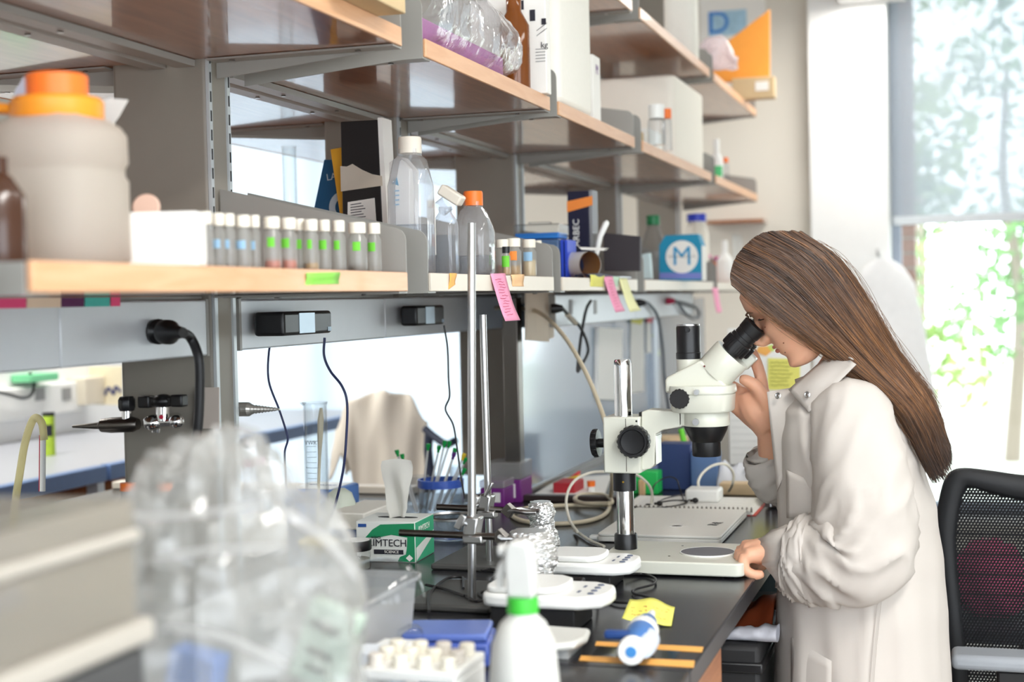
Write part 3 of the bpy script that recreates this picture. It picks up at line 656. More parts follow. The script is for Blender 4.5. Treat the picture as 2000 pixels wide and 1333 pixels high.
def foil(c, prof, label, lean=(0, 0), seed=1):
    random.seed(seed); g = G(); n = 44; H = prof[-1][0]; c = Vector(c)
    rows = 52
    def fn(u, v):
        h = prof[0][0] + (H - prof[0][0]) * u; r = prof1(prof, h); a = 2 * math.pi * v
        p = Vector((math.cos(a) * r * 90, math.sin(a) * r * 90, h * 90 + seed * 7))
        r2 = r * (1.08 + .14 * noise.noise(p * .8) + .13 * (1 - 2 * abs(noise.noise(p * 2.3))) + .08 * noise.noise(p * 5) + random.uniform(-.03, .03))
        return c + Vector((r2 * math.cos(a) + lean[0] * h, r2 * math.sin(a) + lean[1] * h, h))
    g.grid(fn, rows, n, cv=True)
    g.f.append(tuple(range(n))); g.f.append(tuple(range((rows - 1) * n, rows * n)))
    return tag(obj('foil_wrapped_flask', g, M_foil, smooth=0), label, 'flask', 'foil-wrapped flasks')
q1 = at(1066, 1090, y=2.62); zq = at(1060, 980, y=2.62).z
foil((q1.x - .002, 2.62, q1.z), [(0, .018), (.02, .027), (.045, .024), (.06, .019), (.068, .0195), (.085, .024), (.1, .02), (zq - q1.z, .0165)], 'crumpled foil-wrapped flask standing upright in the upper clamp', (-.06, 0), 2)
q2 = at(1050, 1143, y=2.26); zq2 = at(1000, 1036, y=2.26).z
foil((q2.x - .004, 2.26, q2.z), [(0, .012), (.015, .028), (.04, .036), (.07, .036), (zq2 - q2.z, .026)], 'crumpled foil-wrapped flask in the lower clamp behind the spray bottle', (-.1, 0), 5)
# ================================================================== balances
def balance(c, zb, w, d, label, base_h):
    t = thing('balance', label, 'balance', (c[0], c[1], ZB), group='small white balances on the bench')
    X, Y = c
    pl = [(-.5, -.32), (-.47, -.44), (-.36, -.5), (.30, -.5), (.46, -.34), (.5, -.12), (.5, .12), (.46, .34), (.30, .5), (-.36, .5), (-.47, .44), (-.5, .32)]
    z = ZB + base_h
    if base_h > .012:
        obj('black_block', G().box(X - w * .42, X + w * .26, Y - d * .42, Y + d * .42, ZB, z - .001), M_blackm, t, bevel=.003)
    b = obj('body', G().prism([(X + x * w, Y + y * d, z) for x, y in pl], (0, 0, .02)), M_plw, t, bevel=.006, seg=3)
    obj('weighing_pan', G().prism([(X + (x * .62 - .16) * w, Y + y * .86 * d, z + .0205) for x, y in pl], (0, 0, .010)), M_plw, t, bevel=.004, seg=3)
    for k in range(4):
        obj('button', G().lathe((X + w * .36, Y + (k - 1.5) * d * .17, z + .0202), [(0, .0014), (.0045, .0014), (.0055, 0), (0, 0)], 12), mat('slate_print', (96, 104, 124), .6), b)
    for k in range(2): obj('print_mark', G().box(X + w * .24, X + w * .262, Y + (k - .7) * d * .3, Y + (k - .7) * d * .3 + .014, z + .0201, z + .0206), MATS['slate_print'], b)
    return t
c1 = at(1142, 1132, z=ZB + .012); c2 = at(1070, 1205, z=ZB + .03)
balance((-.618, 2.45), 0, .165, .12, 'white balance nearer the microscope base beside the foil', .026)
balance((-.605, 2.135), 0, .195, .13, 'white balance on a black block behind the spray bottle collar', .036)
t = tag(obj('white_tray', G().prism([(x, y, ZB + .012) for x, y in ((-.61, 1.92), (-.545, 1.91), (-.515, 1.93), (-.507, 1.97), (-.515, 2.02), (-.61, 2.03))], (0, 0, .012)), mat('tray_white', (214, 214, 208), .4), bevel=.006, seg=3), 'shallow white plastic tray half hidden by the spray bottle', 'tray')
obj('foot', G().box(-.60, -.525, 1.93, 2.01, ZB, ZB + .012), mat('pale_grey', (170, 170, 168), .6), t)
bl_ = cord('balance_lead', [bz(1222, 1122, .01), bz(1255, 1122), bz(1279, 1130), bz(1275, 1142), bz(1240, 1152), bz(1238, 1160), bz(1262, 1166), bz(1279, 1173), bz(1270, 1178), bz(1215, 1178), bz(1190, 1172), bz(1172, 1155), bz(1158, 1143, .04), bz(1130, 1138, .045), bz(1080, 1140, .04), bz(1030, 1148, .03)], .0022, M_cordb, 'thin black lead looping across the bench from the balances', n=6)
p = bz(1121, 1138, .045)
obj('ferrite_bead', G().cyl(p + Vector((-.017, .001, 0)), p + Vector((.017, -.001, 0)), .0085, n=16), M_black, bl_, bevel=.002)
for i, pts in enumerate(([(838, 1195), (840, 1160), (870, 1132), (900, 1128), (905, 1135), (905, 1150)], [(832, 1143), (870, 1152), (908, 1165)], [(940, 1115), (960, 1112), (975, 1120), (960, 1135), (985, 1150), (1000, 1140)], [(910, 1165), (930, 1175), (945, 1170), (935, 1160), (950, 1155)])):
    cord('black_wire', [bz(a, b, .0155) for a, b in pts], .0024, M_cordb, 'black wire on the bench ' + ('curving up at the left of the stand', 'running straight to the stand foot', 'curled behind the tall stand', 'looped at the foot of the tall stand')[i], n=6)
# ================================================================== note, pipette, tape
M_yel = mat('yellow_note', (236, 232, 112), .8, var=.02); M_pen = mat('red_pencil', (190, 110, 70), .8, var=0)
na, nb2, ncn, nd = at(1215, 1208, z=ZB + .012), at(1311, 1222, z=ZB + .003), at(1318, 1186, z=ZB + .008), at(1230, 1171, z=ZB + .022)
def nf(u, v):
    p = na.lerp(nb2, u).lerp(nd.lerp(ncn, u), v); p.z += .006 * math.sin(u * 3.1) * v - .002 * math.sin(u * 9); p.z = max(p.z, ZB + .001); return p
t = tag(obj('sticky_note', G().grid(nf, 14, 8), M_yel, solid=.0006), 'yellow sticky note with red pencil writing beside the blue pipette', 'note')
g = G(); random.seed(4)
for k in range(26):
    u, v = random.uniform(.08, .85), random.choice((.25, .42, .6, .78)); a, b = nf(u, v), nf(u + random.uniform(.02, .07), v + random.uniform(-.06, .06)); g.tube([a + Vector((0, 0, .0007)), b + Vector((0, 0, .0007))], .0004, 4)
obj('writing', g, M_pen, t)
M_pblu = mat('pipette_blue', (72, 118, 180), .35); M_pdk = mat('pipette_navy', (38, 70, 130), .35)
p0, p1 = at(1238, 1272, z=ZB + .026), at(1262, 1222, z=ZB + .03)
t = thing('pipette', 'blue and white pipette lying across the orange tape', 'pipette', (p0.x, p0.y, ZB))
ax = (p1 - p0).normalized(); up = Vector((0, 0, 1)); sd = ax.cross(up).normalized()
obj('body', G().lathe(p0, [(0, .02), (.016, .02), (.021, .035), (.022, .08), (.019, .12), (.014, .15), (.010, .16), (0, .16)], 24, ax), M_pblu, t)
obj('plunger_button', G().lathe(p0 + Vector((-.004, 0, -.002)), [(0, .0), (.0175, .0), (.019, .003), (.019, .016), (.014, .02), (.01, .03), (0, .03)], 28, ax), M_plw, t)
obj('button_dot', G().lathe(p0 + Vector((-.004, 0, -.002)), [(0, -.0008), (.0075, -.0008), (.0075, .0008), (0, .0008)], 20, ax), mat('dot_blue', (70, 140, 205), .4), t)
obj('finger_hook', G().obox(p0 + ax * .035 - sd * .02 + up * .012, (.016, .05, .012), Matrix((ax, sd, up)).transposed()), M_pdk, t, bevel=.004)
obj('white_band', G().lathe(p0, [(.0222, .078), (.0228, .08), (.0222, .105), (.0212, .107)], 24, ax), M_plw, t)
obj('side_grip', G().lathe(p0 + sd * .012, [(0, .01), (.0135, .012), (.016, .03), (.0165, .06), (.012, .075), (0, .075)], 20, ax), mat('grip_pale', (206, 214, 226), .4), t)
obj('tip_cone', G().lathe(p0, [(.010, .16), (.0085, .17), (.005, .205), (.0042, .21), (0, .21)], 16, ax), M_plw, t)
M_tape = mat('orange_tape', (243, 178, 92), .6, var=.05)
def strip(pxs, label, name='tape_strip', m=M_tape, h=.0006):
    return tag(obj(name, G().prism([at(a, b, z=ZB + .0003) for a, b in pxs], (0, 0, h)), m), label, 'tape')
strip([(1131, 1291), (1135, 1282), (1357, 1292), (1355, 1305)], 'long orange tape strip on the bench nearest the edge')
strip([(1162, 1262), (1165, 1254), (1374, 1265), (1371, 1275)], 'orange tape strip on the bench running behind the pipette')
strip([(1150, 1282), (1172, 1263), (1330, 1272), (1318, 1290)], 'clear plastic film taped to the bench under the pipette', 'clear_film', M_clear, .0003)
# ================================================================== left part of the bench
k0, k1, k2 = at(697, 1097, z=ZB), at(812, 1100, z=ZB), at(845, 1084, z=ZB)
t = thing('tissue_box', 'green and white tissue wipes box with a wipe pulled up', 'tissue box', ((k0.x + k2.x) / 2, 2.62, ZB))
e1 = (k1 - k0); e2 = (k2 - k1); e2 = Vector((-e1.y, e1.x, 0)).normalized() * .115; hk = .078
M_kw = mat('box_white', (226, 228, 222), .5); M_kg = mat('box_green', (30, 140, 92), .5, var=.04)
obj('carton', G().prism([k0, k1, k1 + e2, k0 + e2], (0, 0, hk)), M_kw, t, bevel=.001)
n_ = Vector((e1.y, -e1.x, 0)).normalized(); r_ = e1.normalized(); e2n = e2.normalized()
def kf(u, h, o=.0006): return k0 + e1 * u + Vector((0, 0, hk * h)) + n_ * o
obj('green_panel', G().prism([kf(.16, .60), kf(.28, .80), kf(.42, .93), kf(.99, .97), kf(.99, .02), kf(.70, .02), kf(.74, .14), kf(.84, .2), kf(.86, .36), kf(.87, .62), kf(.6, .68), kf(.36, .60)], n_ * .0003), M_kg, t)
obj('green_panel', G().prism([k1 + r_ * .0004 + e2 * v + Vector((0, 0, hk * h)) for v, h in ((.01, .02), (.99, .02), (.99, .98), (.01, .98))], r_ * .0003), mat('side_green', (46, 168, 122), .5), t)
obj('white_flash', G().prism([k1 + r_ * .0009 + e2 * v + Vector((0, 0, hk * h)) for v, h in ((.02, .03), (.9, .45), (.98, .6), (.02, .36))], r_ * .0003), M_kw, t)
text('brand_lettering', 'KIMTECH', .0195, face_m(kf(.52, .47, .0014), e1, (0, 0, 1)), M_ink, t)
text('brand_lettering', 'wipes', .009, face_m(kf(.34, .62, .0014), e1, (0, 0, 1)), M_ink, t)
obj('black_bar', G().prism([kf(.3, .2, .001), kf(.8, .2, .001), kf(.8, .31, .001), kf(.3, .31, .001)], n_ * .0003), M_ink, t)
text('brand_lettering', 'SCIENCE', .0075, face_m(kf(.6, .255, .0016), e1, (0, 0, 1)), M_paper, t)
obj('brand_tab', G().prism([kf(.04, .86, .001), kf(.18, .86, .001), kf(.18, .94, .001), kf(.04, .94, .001)], n_ * .0003), mat('tab_blue', (40, 80, 150), .5), t)
text('brand_lettering', 'KIMTECH', .016, face_m(k1 + r_ * .0014 + e2 * .45 + Vector((0, 0, hk * .78)), e2, (0, 0, 1)), M_paper, t)
obj('diamond_mark', G().prism([kf(.9, .2, .0012), kf(.96, .11, .0012), kf(.9, .03, .0012), kf(.84, .11, .0012)], n_ * .0003), M_paper, t)
ct = k0 + e1 * .55 + e2 * .5 + Vector((0, 0, hk)); 
obj('slot', G().lathe((ct.x, ct.y, ct.z + .0002), [(0, .0004), (.03, .0004), (.03, 0)], 24).xform(Matrix.Translation(ct) @ Matrix.Diagonal((1.4, .35, 1, 1)) @ Matrix.Translation(-ct)), M_blackm, t)
tp = at(783, 897, y=ct.y)
def tis(u, v):
    h = (tp.z - ct.z) * v; w = prof1([(0, .015), (.2, .021), (.5, .025), (.75, .030), (.9, .0315), (1, .029)], v)
    a = (u - .5) * 2
    return ct + r_ * (a * w) + e2n * (.008 * math.cos(a * 4 + v * 2) * (1 - .8 * v) + .004 * math.sin(v * 7 + a * 2)) + Vector((0, 0, h - .004 * a * a * v))
obj('wipe', G().grid(tis, 22, 26), clear('tissue', (255, 255, 255), 0, .8, .93, (240, 238, 230)), t)
# jar with black lid
j = at(704, 1108, z=ZB)
t = thing('glass_jar', 'small glass jar with a black lid in front of the tissue box', 'jar', (j.x, j.y - .02, ZB))
obj('glass', G().lathe((j.x, j.y - .02, ZB), [(0, .001), (.0265, .001), (.028, .005), (.028, .033), (.025, .037), (.025, .04)], 28), M_glass, t)
obj('content', G().lathe((j.x, j.y - .02, ZB), [(0, .002), (.026, .002), (.026, .02), (0, .02)], 24), mat('grey_powder', (150, 150, 140), .9), t)
obj('lid', G().lathe((j.x, j.y - .02, ZB), [(0, .036), (.029, .036), (.030, .038), (.030, .052), (.0285, .0545), (0, .0545)], 32), M_black, t)
obj('lid_label', G().lathe((j.x, j.y - .02, ZB), [(0, .0546), (.0265, .0546), (.0265, .0551), (0, .0551)], 28), M_plw, t)
# measuring cylinder with spatula
c = at(622, 1062, z=ZB); ht = at(612, 786, y=c.y).z - ZB
t = thing('measuring_cylinder', 'tall glass measuring cylinder with a white spatula standing on the bench', 'measuring cylinder', (c.x, c.y, ZB))
r = .0245
obj('glass', G().lathe((c.x, c.y, ZB), [(r - .003, .02), (r - .0025, ht - .006), (r + .0015, ht - .001), (r + .003, ht), (r + .0015, ht - .003), (r, ht - .008), (r, .016)], 40), M_glass, t)
obj('foot', G().lathe((c.x, c.y, ZB), [(0, 0), (.042, 0), (.043, .006), (.03, .012), (r, .017), (0, .018)], 40), mat('yellow_foot', (206, 180, 60), .4), t)
obj('lip', G().lathe((c.x - r - .002, c.y, ZB + ht - .002), [(0, -.006), (.005, -.002), (.007, .001), (.004, .0015)], 12), M_glass, t)
for k in range(16):
    z = ZB + .05 + k * (ht * .6 / 16); L_ = 1.25 if k % 5 == 0 else .9
    obj('graduation', G().tube([(c.x + (r + .0003) * math.sin(a), c.y - (r + .0003) * math.cos(a), z) for a in [-.5 * L_ + i * L_ / 6 for i in range(7)]], .0004, 4), mat('print_grey', (120, 124, 130), .7, var=0), t)
text('brand_lettering', 'VWR', .012, face_m((c.x, c.y - r - .0012, ZB + ht * .72), (1, 0, 0), (0, 0, 1)), MATS['print_grey'], t)
sp0, sp1 = Vector((c.x - .002, c.y, ZB + .03)), Vector((c.x + .014, c.y, ZB + ht - .012))
tag(obj('spatula', G().tube([sp0, sp0.lerp(sp1, .6), sp0.lerp(sp1, .75), sp0.lerp(sp1, .9), sp1], [.003, .0035, .006, .007, .003], 8), mat('bone_white', (224, 212, 186), .5)), 'off-white spatula leaning inside the measuring cylinder', 'spatula')
# blue box bag, pale bottle, foam box
e_ = at(600, 992, y=3.02)
t = thing('tip_refill_box', 'blue and white wrapped carton of tips behind the measuring cylinder', 'carton', (e_.x, 3.02, ZB))
ea, eb = at(556, 985, y=2.98), at(655, 985, y=2.98); zt_ = at(600, 957, y=2.98).z
obj('carton', G().box(ea.x, eb.x, 2.98, 3.12, ZB, zt_), mat('carton_blue', (98, 140, 208), .4), t, bevel=.006)
obj('top_label', G().box(ea.x + .008, eb.x - .012, 2.985, 3.11, zt_ + .0003, zt_ + .0012), M_plw, t)
text('brand_lettering', 'eppendorf', .016, face_m(((ea.x + eb.x) / 2, 3.05, zt_ + .0018), (1, 0, 0), (0, 1, 0)), MATS['tab_blue'], t)
w0 = at(655, 1040, z=ZB)
t = thing('wash_bottle', 'pale green plastic bottle shoulder beside the measuring cylinder', 'bottle', (w0.x, w0.y, ZB))
obj('body', G().lathe((w0.x, w0.y + .03, ZB), [(0, .001), (.034, .001), (.036, .006), (.034, .06), (.026, .082), (.012, .092), (0, .092)], 28), mat('pale_green_plastic', (206, 214, 200), .45), t)
f0 = at(672, 1040, z=ZB); 
t = thing('foam_box', 'white foam cooler block with a blue base next to the tissue box', 'foam box', (-1.2, 2.9, ZB))
fa, fc = at(668, 1042, z=ZB), at(733, 1005, y=2.95)
obj('base', G().box(fa.x, fa.x + .085, 2.82, 3.02, ZB, ZB + .02), mat('base_blue', (60, 90, 140), .5), t, bevel=.002)
obj('block', G().box(fa.x, fa.x + .085, 2.82, 3.02, ZB + .0205, ZB + .056), M_foam, t, bevel=.003)
# clear dish behind the box
d_ = at(868, 1068, z=ZB)
t = thing('glass_dish', 'low clear glass dish with a steel rim behind the tissue box', 'dish', (d_.x, d_.y + .05, ZB))
obj('glass', G().lathe((d_.x, d_.y + .05, ZB), [(0, .002), (.045, .002), (.05, .008), (.052, .05), (.0505, .05), (.0485, .01), (0, .004)], 32), M_glass, t)
obj('rim', G().lathe((d_.x, d_.y + .05, ZB), [(.0505, .05), (.0545, .051), (.0545, .055), (.05, .057), (.048, .053)], 32), M_steel, t)
# NMR tubes in clear beakers
def beaker(px, py, r, h, label):
    q = at(px, py, z=ZB); t = thing('clear_beaker', label, 'beaker', (q.x, q.y, ZB), group='clear beakers of sample tubes')
    obj('wall', G().lathe((q.x, q.y, ZB), [(0, .002), (r * .9, .002), (r * .95, .008), (r, h), (r * .97, h), (r * .92, .01), (0, .005)], 28), M_clear, t)
    return q
qb = beaker(862, 1008, .055, .085, 'clear plastic beaker with a blue ring holding the sample tubes')
beaker(815, 990, .03, .075, 'smaller clear beaker beside the pulled-up wipe')
beaker(905, 990, .032, .1, 'smaller clear beaker beside the steel rods')
t = thing('tube_holder_ring', 'blue ring holding the thin sample tubes in the clear beaker', 'holder', (qb.x, qb.y, ZB + .07))
obj('ring', G().lathe((qb.x, qb.y, ZB), [(.048, .068), (.0535, .068), (.0535, .086), (.048, .086)], 28), mat('holder_blue', (60, 96, 190), .4), t)
M_gcap = mat('green_cap', (20, 150, 70), .4); M_pcap = mat('violet_cap', (88, 40, 120), .4); M_ycap = mat('yellow_cap', (230, 200, 60), .4)
tubes = [((776, 885), (800, 985), 0), ((786, 893), (806, 985), 0), ((836, 873), (828, 975), 0), ((857, 877), (841, 975), 0), ((868, 867), (850, 975), 0), ((877, 868), (852, 980), 0), ((886, 890), (862, 975), 1), ((888, 882), (866, 980), 0), ((905, 892), (876, 975), 2), ((908, 900), (878, 978), 0), ((906, 921), (884, 978), 0)]
for i, (a, b, k) in enumerate(tubes):
    yy = qb.y + (-.03 if i < 2 else (-.02, .0, .02, .03, -.01, .01)[i % 6])
    tpx, bt = at(*a, y=yy), at(*b, y=yy); ex = bt + (bt - tpx) * .55; ex.z = max(ex.z, ZB + .012)
    u = (tpx - bt).normalized()
    t = thing('sample_tube', 'thin glass sample tube with a ' + ('green', 'violet', 'yellow')[k] + ' cap, ' + ('first', 'second', 'third', 'fourth', 'fifth', 'sixth', 'seventh', 'eighth', 'ninth', 'tenth', 'eleventh')[i] + ' in the fan beside the wipe', 'tube', ex, group='capped sample tubes in the beakers')
    obj('glass', G().cyl(ex, tpx - u * .006, .0026, n=10), clear('tube_glass', (242, 244, 246), 1, .03, .6), t)
    obj('cap', G().lathe(tpx - u * .009, [(0, 0), (.0032, 0), (.0034, .006), (.005, .008), (.0052, .016), (0, .016)], 12, u), (M_gcap, M_pcap, M_ycap)[k], t)
# purple boxes
M_pur = mat('purple_plastic', (112, 40, 122), .4)
for i, (px0, px1, pyb, pym, pyt, y, lab) in enumerate(((948, 1018, 985, 938, 905, 3.4, 'purple rack box with a clear lid against the grey post'), (938, 985, 990, 955, 940, 3.32, 'smaller purple rack box with a clear lid behind the steel rod'))):
    a, b = at(px0, pyb, y=y), at(px1, pyb, y=y); zm, zt2 = at(px1, pym, y=y).z, at(px1, pyt, y=y).z
    t = thing('rack_box', lab, 'box', ((a.x + b.x) / 2, y + .05, ZB))
    obj('tray', G().box(a.x, b.x, y, y + .1, ZB, zm), M_pur, t, bevel=.003)
    obj('lid', G().box(a.x - .001, b.x + .001, y - .001, y + .101, zm + .0005, zt2), clear('cloudy_lid', (235, 235, 242), .8, .1, .3), t, bevel=.003)
    obj('label', G().box(a.x + (b.x - a.x) * .55, a.x + (b.x - a.x) * .85, y - .0012, y - .0004, ZB + .012, zm - .01), M_plw, t)
# ================================================================== things on the shelves
S1, S2, S3 = Z1 + TH + .0012, Z2 + TH + .0012, Z3 + TH + .0012
def dep(p): return (Vector(p) - EYE).dot(_f)
def spot(px, x, py=520): return at(px, py, x=x)
def mpp(p): return dep(p) / F_PX
ORD = ('first', 'second', 'third', 'fourth', 'fifth', 'sixth', 'seventh', 'eighth', 'ninth', 'tenth', 'eleventh', 'twelfth', 'thirteenth', 'fourteenth')
M_lblue = mat('label_blue', (150, 190, 220), .7); M_lgreen = mat('label_green', (110, 200, 60), .7); M_lorange = mat('label_orange', (240, 140, 60), .7)
M_amber = mat('amber_liquid', (196, 110, 30), .2, trans=.5); M_rust = mat('rust_liquid', (205, 86, 28), .3); M_gold = mat('gold_liquid', (186, 140, 50), .3); M_dkliq = mat('dark_residue', (88, 76, 60), .5)
def wrap(c, r, z0, z1, a0, a1, n=8):
    g = G(); g.grid(lambda u, v: (c[0] + r * math.sin(lerp(a0, a1, u)), c[1] - r * math.cos(lerp(a0, a1, u)), lerp(z0, z1, v)), n, 2); return g
def vial(px, x, w, top, label, grp, liq=None, lvl=0, lab=None, cap=M_caps, zs=S1, la=(-.5, .7), lz=(.4, .62), capr=1.0):
    p = spot(px, x); r = w / 2 * mpp(p); h = at(px, top, y=p.y).z - zs; c = (p.x, p.y, zs)
    t = thing('vial', label, 'vial', c, group=grp)
    obj('glass', G().lathe(c, [(0, .001), (r * .93, .001), (r, .004), (r, h * .66), (r * .72, h * .74), (r * .72, h * .78)], 18), clear('vial_glass', (236, 238, 234), 1, .05, .3), t)
    hc = h * .22
    obj('cap', G().lathe(c, [(0, h - hc), (r * .9 * capr, h - hc), (r * .92 * capr, h - .002), (r * .86 * capr, h), (0, h)], 18), cap, t)
    if liq: obj('liquid', G().lathe(c, [(0, .002), (r * .9, .002), (r * .9, h * lvl), (0, h * lvl)], 16), liq, t)
    if lab: obj('label', wrap(c, r + .0006, zs + h * lz[0], zs + h * lz[1], *la), lab, t)
    return t
# big jar with orange cap
p = spot(122, -.985); k = mpp(p); c = (p.x, p.y, S1); R = 121 * k * .97
t = thing('plastic_jar', 'large milky plastic jar with an orange screw cap at the near end of the shelf', 'jar', c)
zz = [at(122, v, y=p.y).z - S1 for v in (235, 262, 330, 345)]
obj('body', G().lathe(c, [(0, .001), (R * .93, .001), (R, .008), (R, zz[3] - .006), (R * .95, zz[3]), (R * .95, zz[2]), (R, zz[2] + .006), (R * .99, zz[1] - .002), (R * .9, zz[1] + .008), (R * .68, zz[0] + .002), (R * .62, zz[0] + .006), (0, zz[0] + .006)], 16, sq=1.2, rot=.2), clear('jar_plastic', (225, 222, 214), .5, .3, .82, (226, 218, 206)), t)
zc = [at(122, v, y=p.y).z - S1 for v in (236, 232, 193, 188, 149, 145)]
obj('cap_ring', G().lathe(c, [(R * .6, zc[0]), (R * .73, zc[1] - .002), (R * .75, zc[1]), (R * .75, zc[2] - .004), (R * .7, zc[2]), (0, zc[2])], 40), mat('orange_ring', (240, 150, 40), .4), t)
obj('cap', G().lathe(c, [(0, zc[2]), (R * .5, zc[2]), (R * .5, zc[4]), (R * .45, zc[5]), (0, zc[5])], 40), M_orange, t)
obj('cap_seal', G().lathe(c, [(R * .6, zc[0] - .006), (R * .69, zc[0] - .005), (R * .69, zc[0] + .001), (R * .6, zc[0] + .001)], 36), mat('red_seal', (214, 60, 40), .4), t)
hb = at(0, 205, y=p.y - .01)
obj('cap_strap', G().obox(((p.x - R * .62 + hb.x - .04) / 2, p.y - .01, S1 + (zc[1] + zc[2]) / 2 + .004), (R * .62 + .06, .03, .012), Matrix.Rotation(.12, 3, 'Y')), MATS['orange_ring'], t, bevel=.005)
p = spot(-6, -.95); tag(obj('amber_bottle', G().lathe((p.x, p.y, S1), [(0, 0), (.03, 0), (.031, .004), (.031, .07), (.018, .09), (.014, .093), (.014, .11), (0, .11)], 24), mat('amber_glass', (70, 45, 32), .15)), 'dark amber bottle at the left edge beside the big jar', 'bottle')
pf = [at(a, b, y=1.62) for a, b in ((215, 192), (249, 195), (232, 226), (222, 240))]; g = G().prism([pf[0], pf[1], pf[2], pf[3], Vector((pf[3].x, 1.62, S1)), Vector((pf[0].x - .05, 1.62, S1)), Vector((pf[0].x - .05, 1.62, pf[0].z - .01))], (0, .002, 0))
tag(obj('paper_flag', g, M_paper), 'torn paper corner sticking up behind the orange cap', 'paper')
pf = [at(a, b, y=1.62) for a, b in ((28, 178), (46, 150), (64, 186))]; g = G().prism([pf[0], pf[1], pf[2], Vector((pf[2].x, 1.62, S1)), Vector((pf[0].x, 1.62, S1))], (0, .002, 0))
tag(obj('paper_flag', g, mat('bluish_paper', (206, 208, 220), .8)), 'crumpled pale paper tip left of the orange cap', 'paper')
# white carton, round lid
a, b = spot(249, -.892), spot(388, -.892); zt = at(318, 414, x=-.892).z
t = thing('white_carton', 'small plain white carton between the big jar and the vials', 'carton', ((a.x + b.x) / 2, (a.y + b.y) / 2, S1))
mx_ = at(318, 520, x=-.892); k = mpp(mx_); dirv = Vector((1, .3, 0)).normalized(); nrm = Vector((-dirv.y, dirv.x, 0))
c0 = mx_ - dirv * (70 * k); c0.z = S1
obj('body', G().prism([c0, c0 + dirv * (139 * k), c0 + dirv * (139 * k) + nrm * .05, c0 + nrm * .05], (0, 0, zt - S1)), M_paper, t, bevel=.002)
q = at(283, 405, x=-.99)
t = thing('round_tub', 'round tub with a pinkish lid standing behind the white carton', 'tub', (q.x, q.y, S1))
obj('body', G().lathe((q.x, q.y, S1), [(0, .001), (.02, .001), (.021, q.z - S1 - .018), (0, q.z - S1 - .018)], 24), M_caps, t)
obj('lid', G().lathe((q.x, q.y + .003, at(283, 405, x=-.99).z), [(0, -.003), (.017, -.003), (.018, 0), (.016, .003), (0, .003)], 28, (.35, -1, .25)), mat('pink_lid', (226, 190, 170), .5), t)
# row of vials
vs = [(402, -.885, 31, 414, None, 0, M_lblue), (428, -.895, 26, 417, None, 0, M_lblue), (449, -.89, 25, 418, None, 0, M_lblue), (477, -.88, 29, 421, None, 0, M_lblue), (499, -.9, 22, 421, None, 0, M_lblue),
      (533, -.885, 34, 424, M_rust, .16, M_lgreen), (565, -.885, 32, 426, M_rust, .18, M_lgreen), (587, -.905, 22, 428, None, 0, M_lgreen), (609, -.885, 29, 429, M_gold, .14, M_lgreen), (635, -.89, 24, 430, None, 0, M_lgreen), (663, -.885, 26, 431, None, 0, M_lgreen),
      (699, -.88, 37, 435, M_dkliq, .12, M_lgreen), (732, -.88, 27, 436, None, 0, M_lgreen)]
for i, (px, x, w, top, liq, lv, lab) in enumerate(vs):
    vial(px, x, w, top, f'cream-capped vial with a {"blue" if i < 5 else "green"} label, {ORD[i]} counted from the white carton', 'row of vials on the lower shelf', liq, lv, lab, lz=((.36, .52) if i < 5 else (.42, .6)), la=(-.7 + .3 * (i % 3), .5 + .2 * (i % 2)))
# tape and notes on the shelf edge
XE = XS + .0004
def note(pxs, m, label, name='sticky_note', curl=0, cat='note', x=XE):
    P = [at(a, b, x=x) for a, b in pxs]
    def fn(u, v):
        q = P[0].lerp(P[1], u).lerp(P[3].lerp(P[2], u), v); return q + Vector((.0008 + curl * (v ** 1.5) + .0012 * math.sin(v * 5 + u), 0, 0))
    o = obj(name, G().grid(fn, 5, 12), m, solid=.0005); tag(o, label, cat); return o, fn
M_pink = mat('pink_note', (244, 160, 190), .8, var=.02); M_peach = mat('peach_note', (246, 200, 150), .8, var=.02); M_ltg = mat('mint_note', (196, 222, 196), .8, var=.02); M_cry = mat('cream_note', (238, 236, 180), .8, var=.02); M_lem = mat('lemon_note', (232, 226, 120), .8, var=.02)
note([(597, 534), (662, 532), (662, 555), (597, 557)], mat('green_tape', (140, 212, 84), .6), 'green label tape on the wooden shelf edge under the vials', 'label_tape', cat='tape')
note([(877, 534), (890, 534), (889, 556), (876, 566)], M_tape, 'small torn orange tag on the shelf edge beside the tall rod', 'tag')
def scribble(o, fn, m, n=14, seed=1):
    random.seed(seed); g = G()
    for k in range(n):
        v = .12 + .8 * k / n; u = random.uniform(.15, .4)
        pts = [fn(u + j * .1, v + random.uniform(-.012, .012)) + Vector((.0012, 0, 0)) for j in range(5)]; g.tube(pts, .0005, 4)
    obj('writing', g, m, o)
o, fn = note([(957, 535), (985, 534), (997, 626), (968, 628)], M_pink, 'long pink sticky note hanging from the shelf below the amber vials', curl=.02); scribble(o, fn, mat('pink_pen', (205, 90, 120), .8, var=0))
note([(997, 537), (1022, 536), (1023, 560), (1001, 560)], M_peach, 'small peach sticky note on the shelf edge beside the long pink one')
note([(1152, 537), (1179, 538), (1179, 561), (1153, 560)], M_lem, 'yellow sticky note on the shelf edge under the scissors')
o, fn = note([(1178, 541), (1195, 540), (1206, 608), (1188, 611)], M_pink, 'narrow pink sticky note hanging beside the cream one', curl=.02); scribble(o, fn, MATS['pink_pen'], 10, 2)
note([(1196, 540), (1209, 541), (1208, 560), (1195, 559)], M_ltg, 'small mint green sticky note on the shelf edge')
note([(1209, 544), (1223, 544), (1234, 607), (1213, 610)], M_cry, 'cream sticky note curling down from the shelf edge', curl=.025)
note([(1390, 563), (1401, 563), (1405, 610), (1395, 612)], M_pink, 'faint pink ribbon hanging under the corner shelf behind the face', curl=.01)
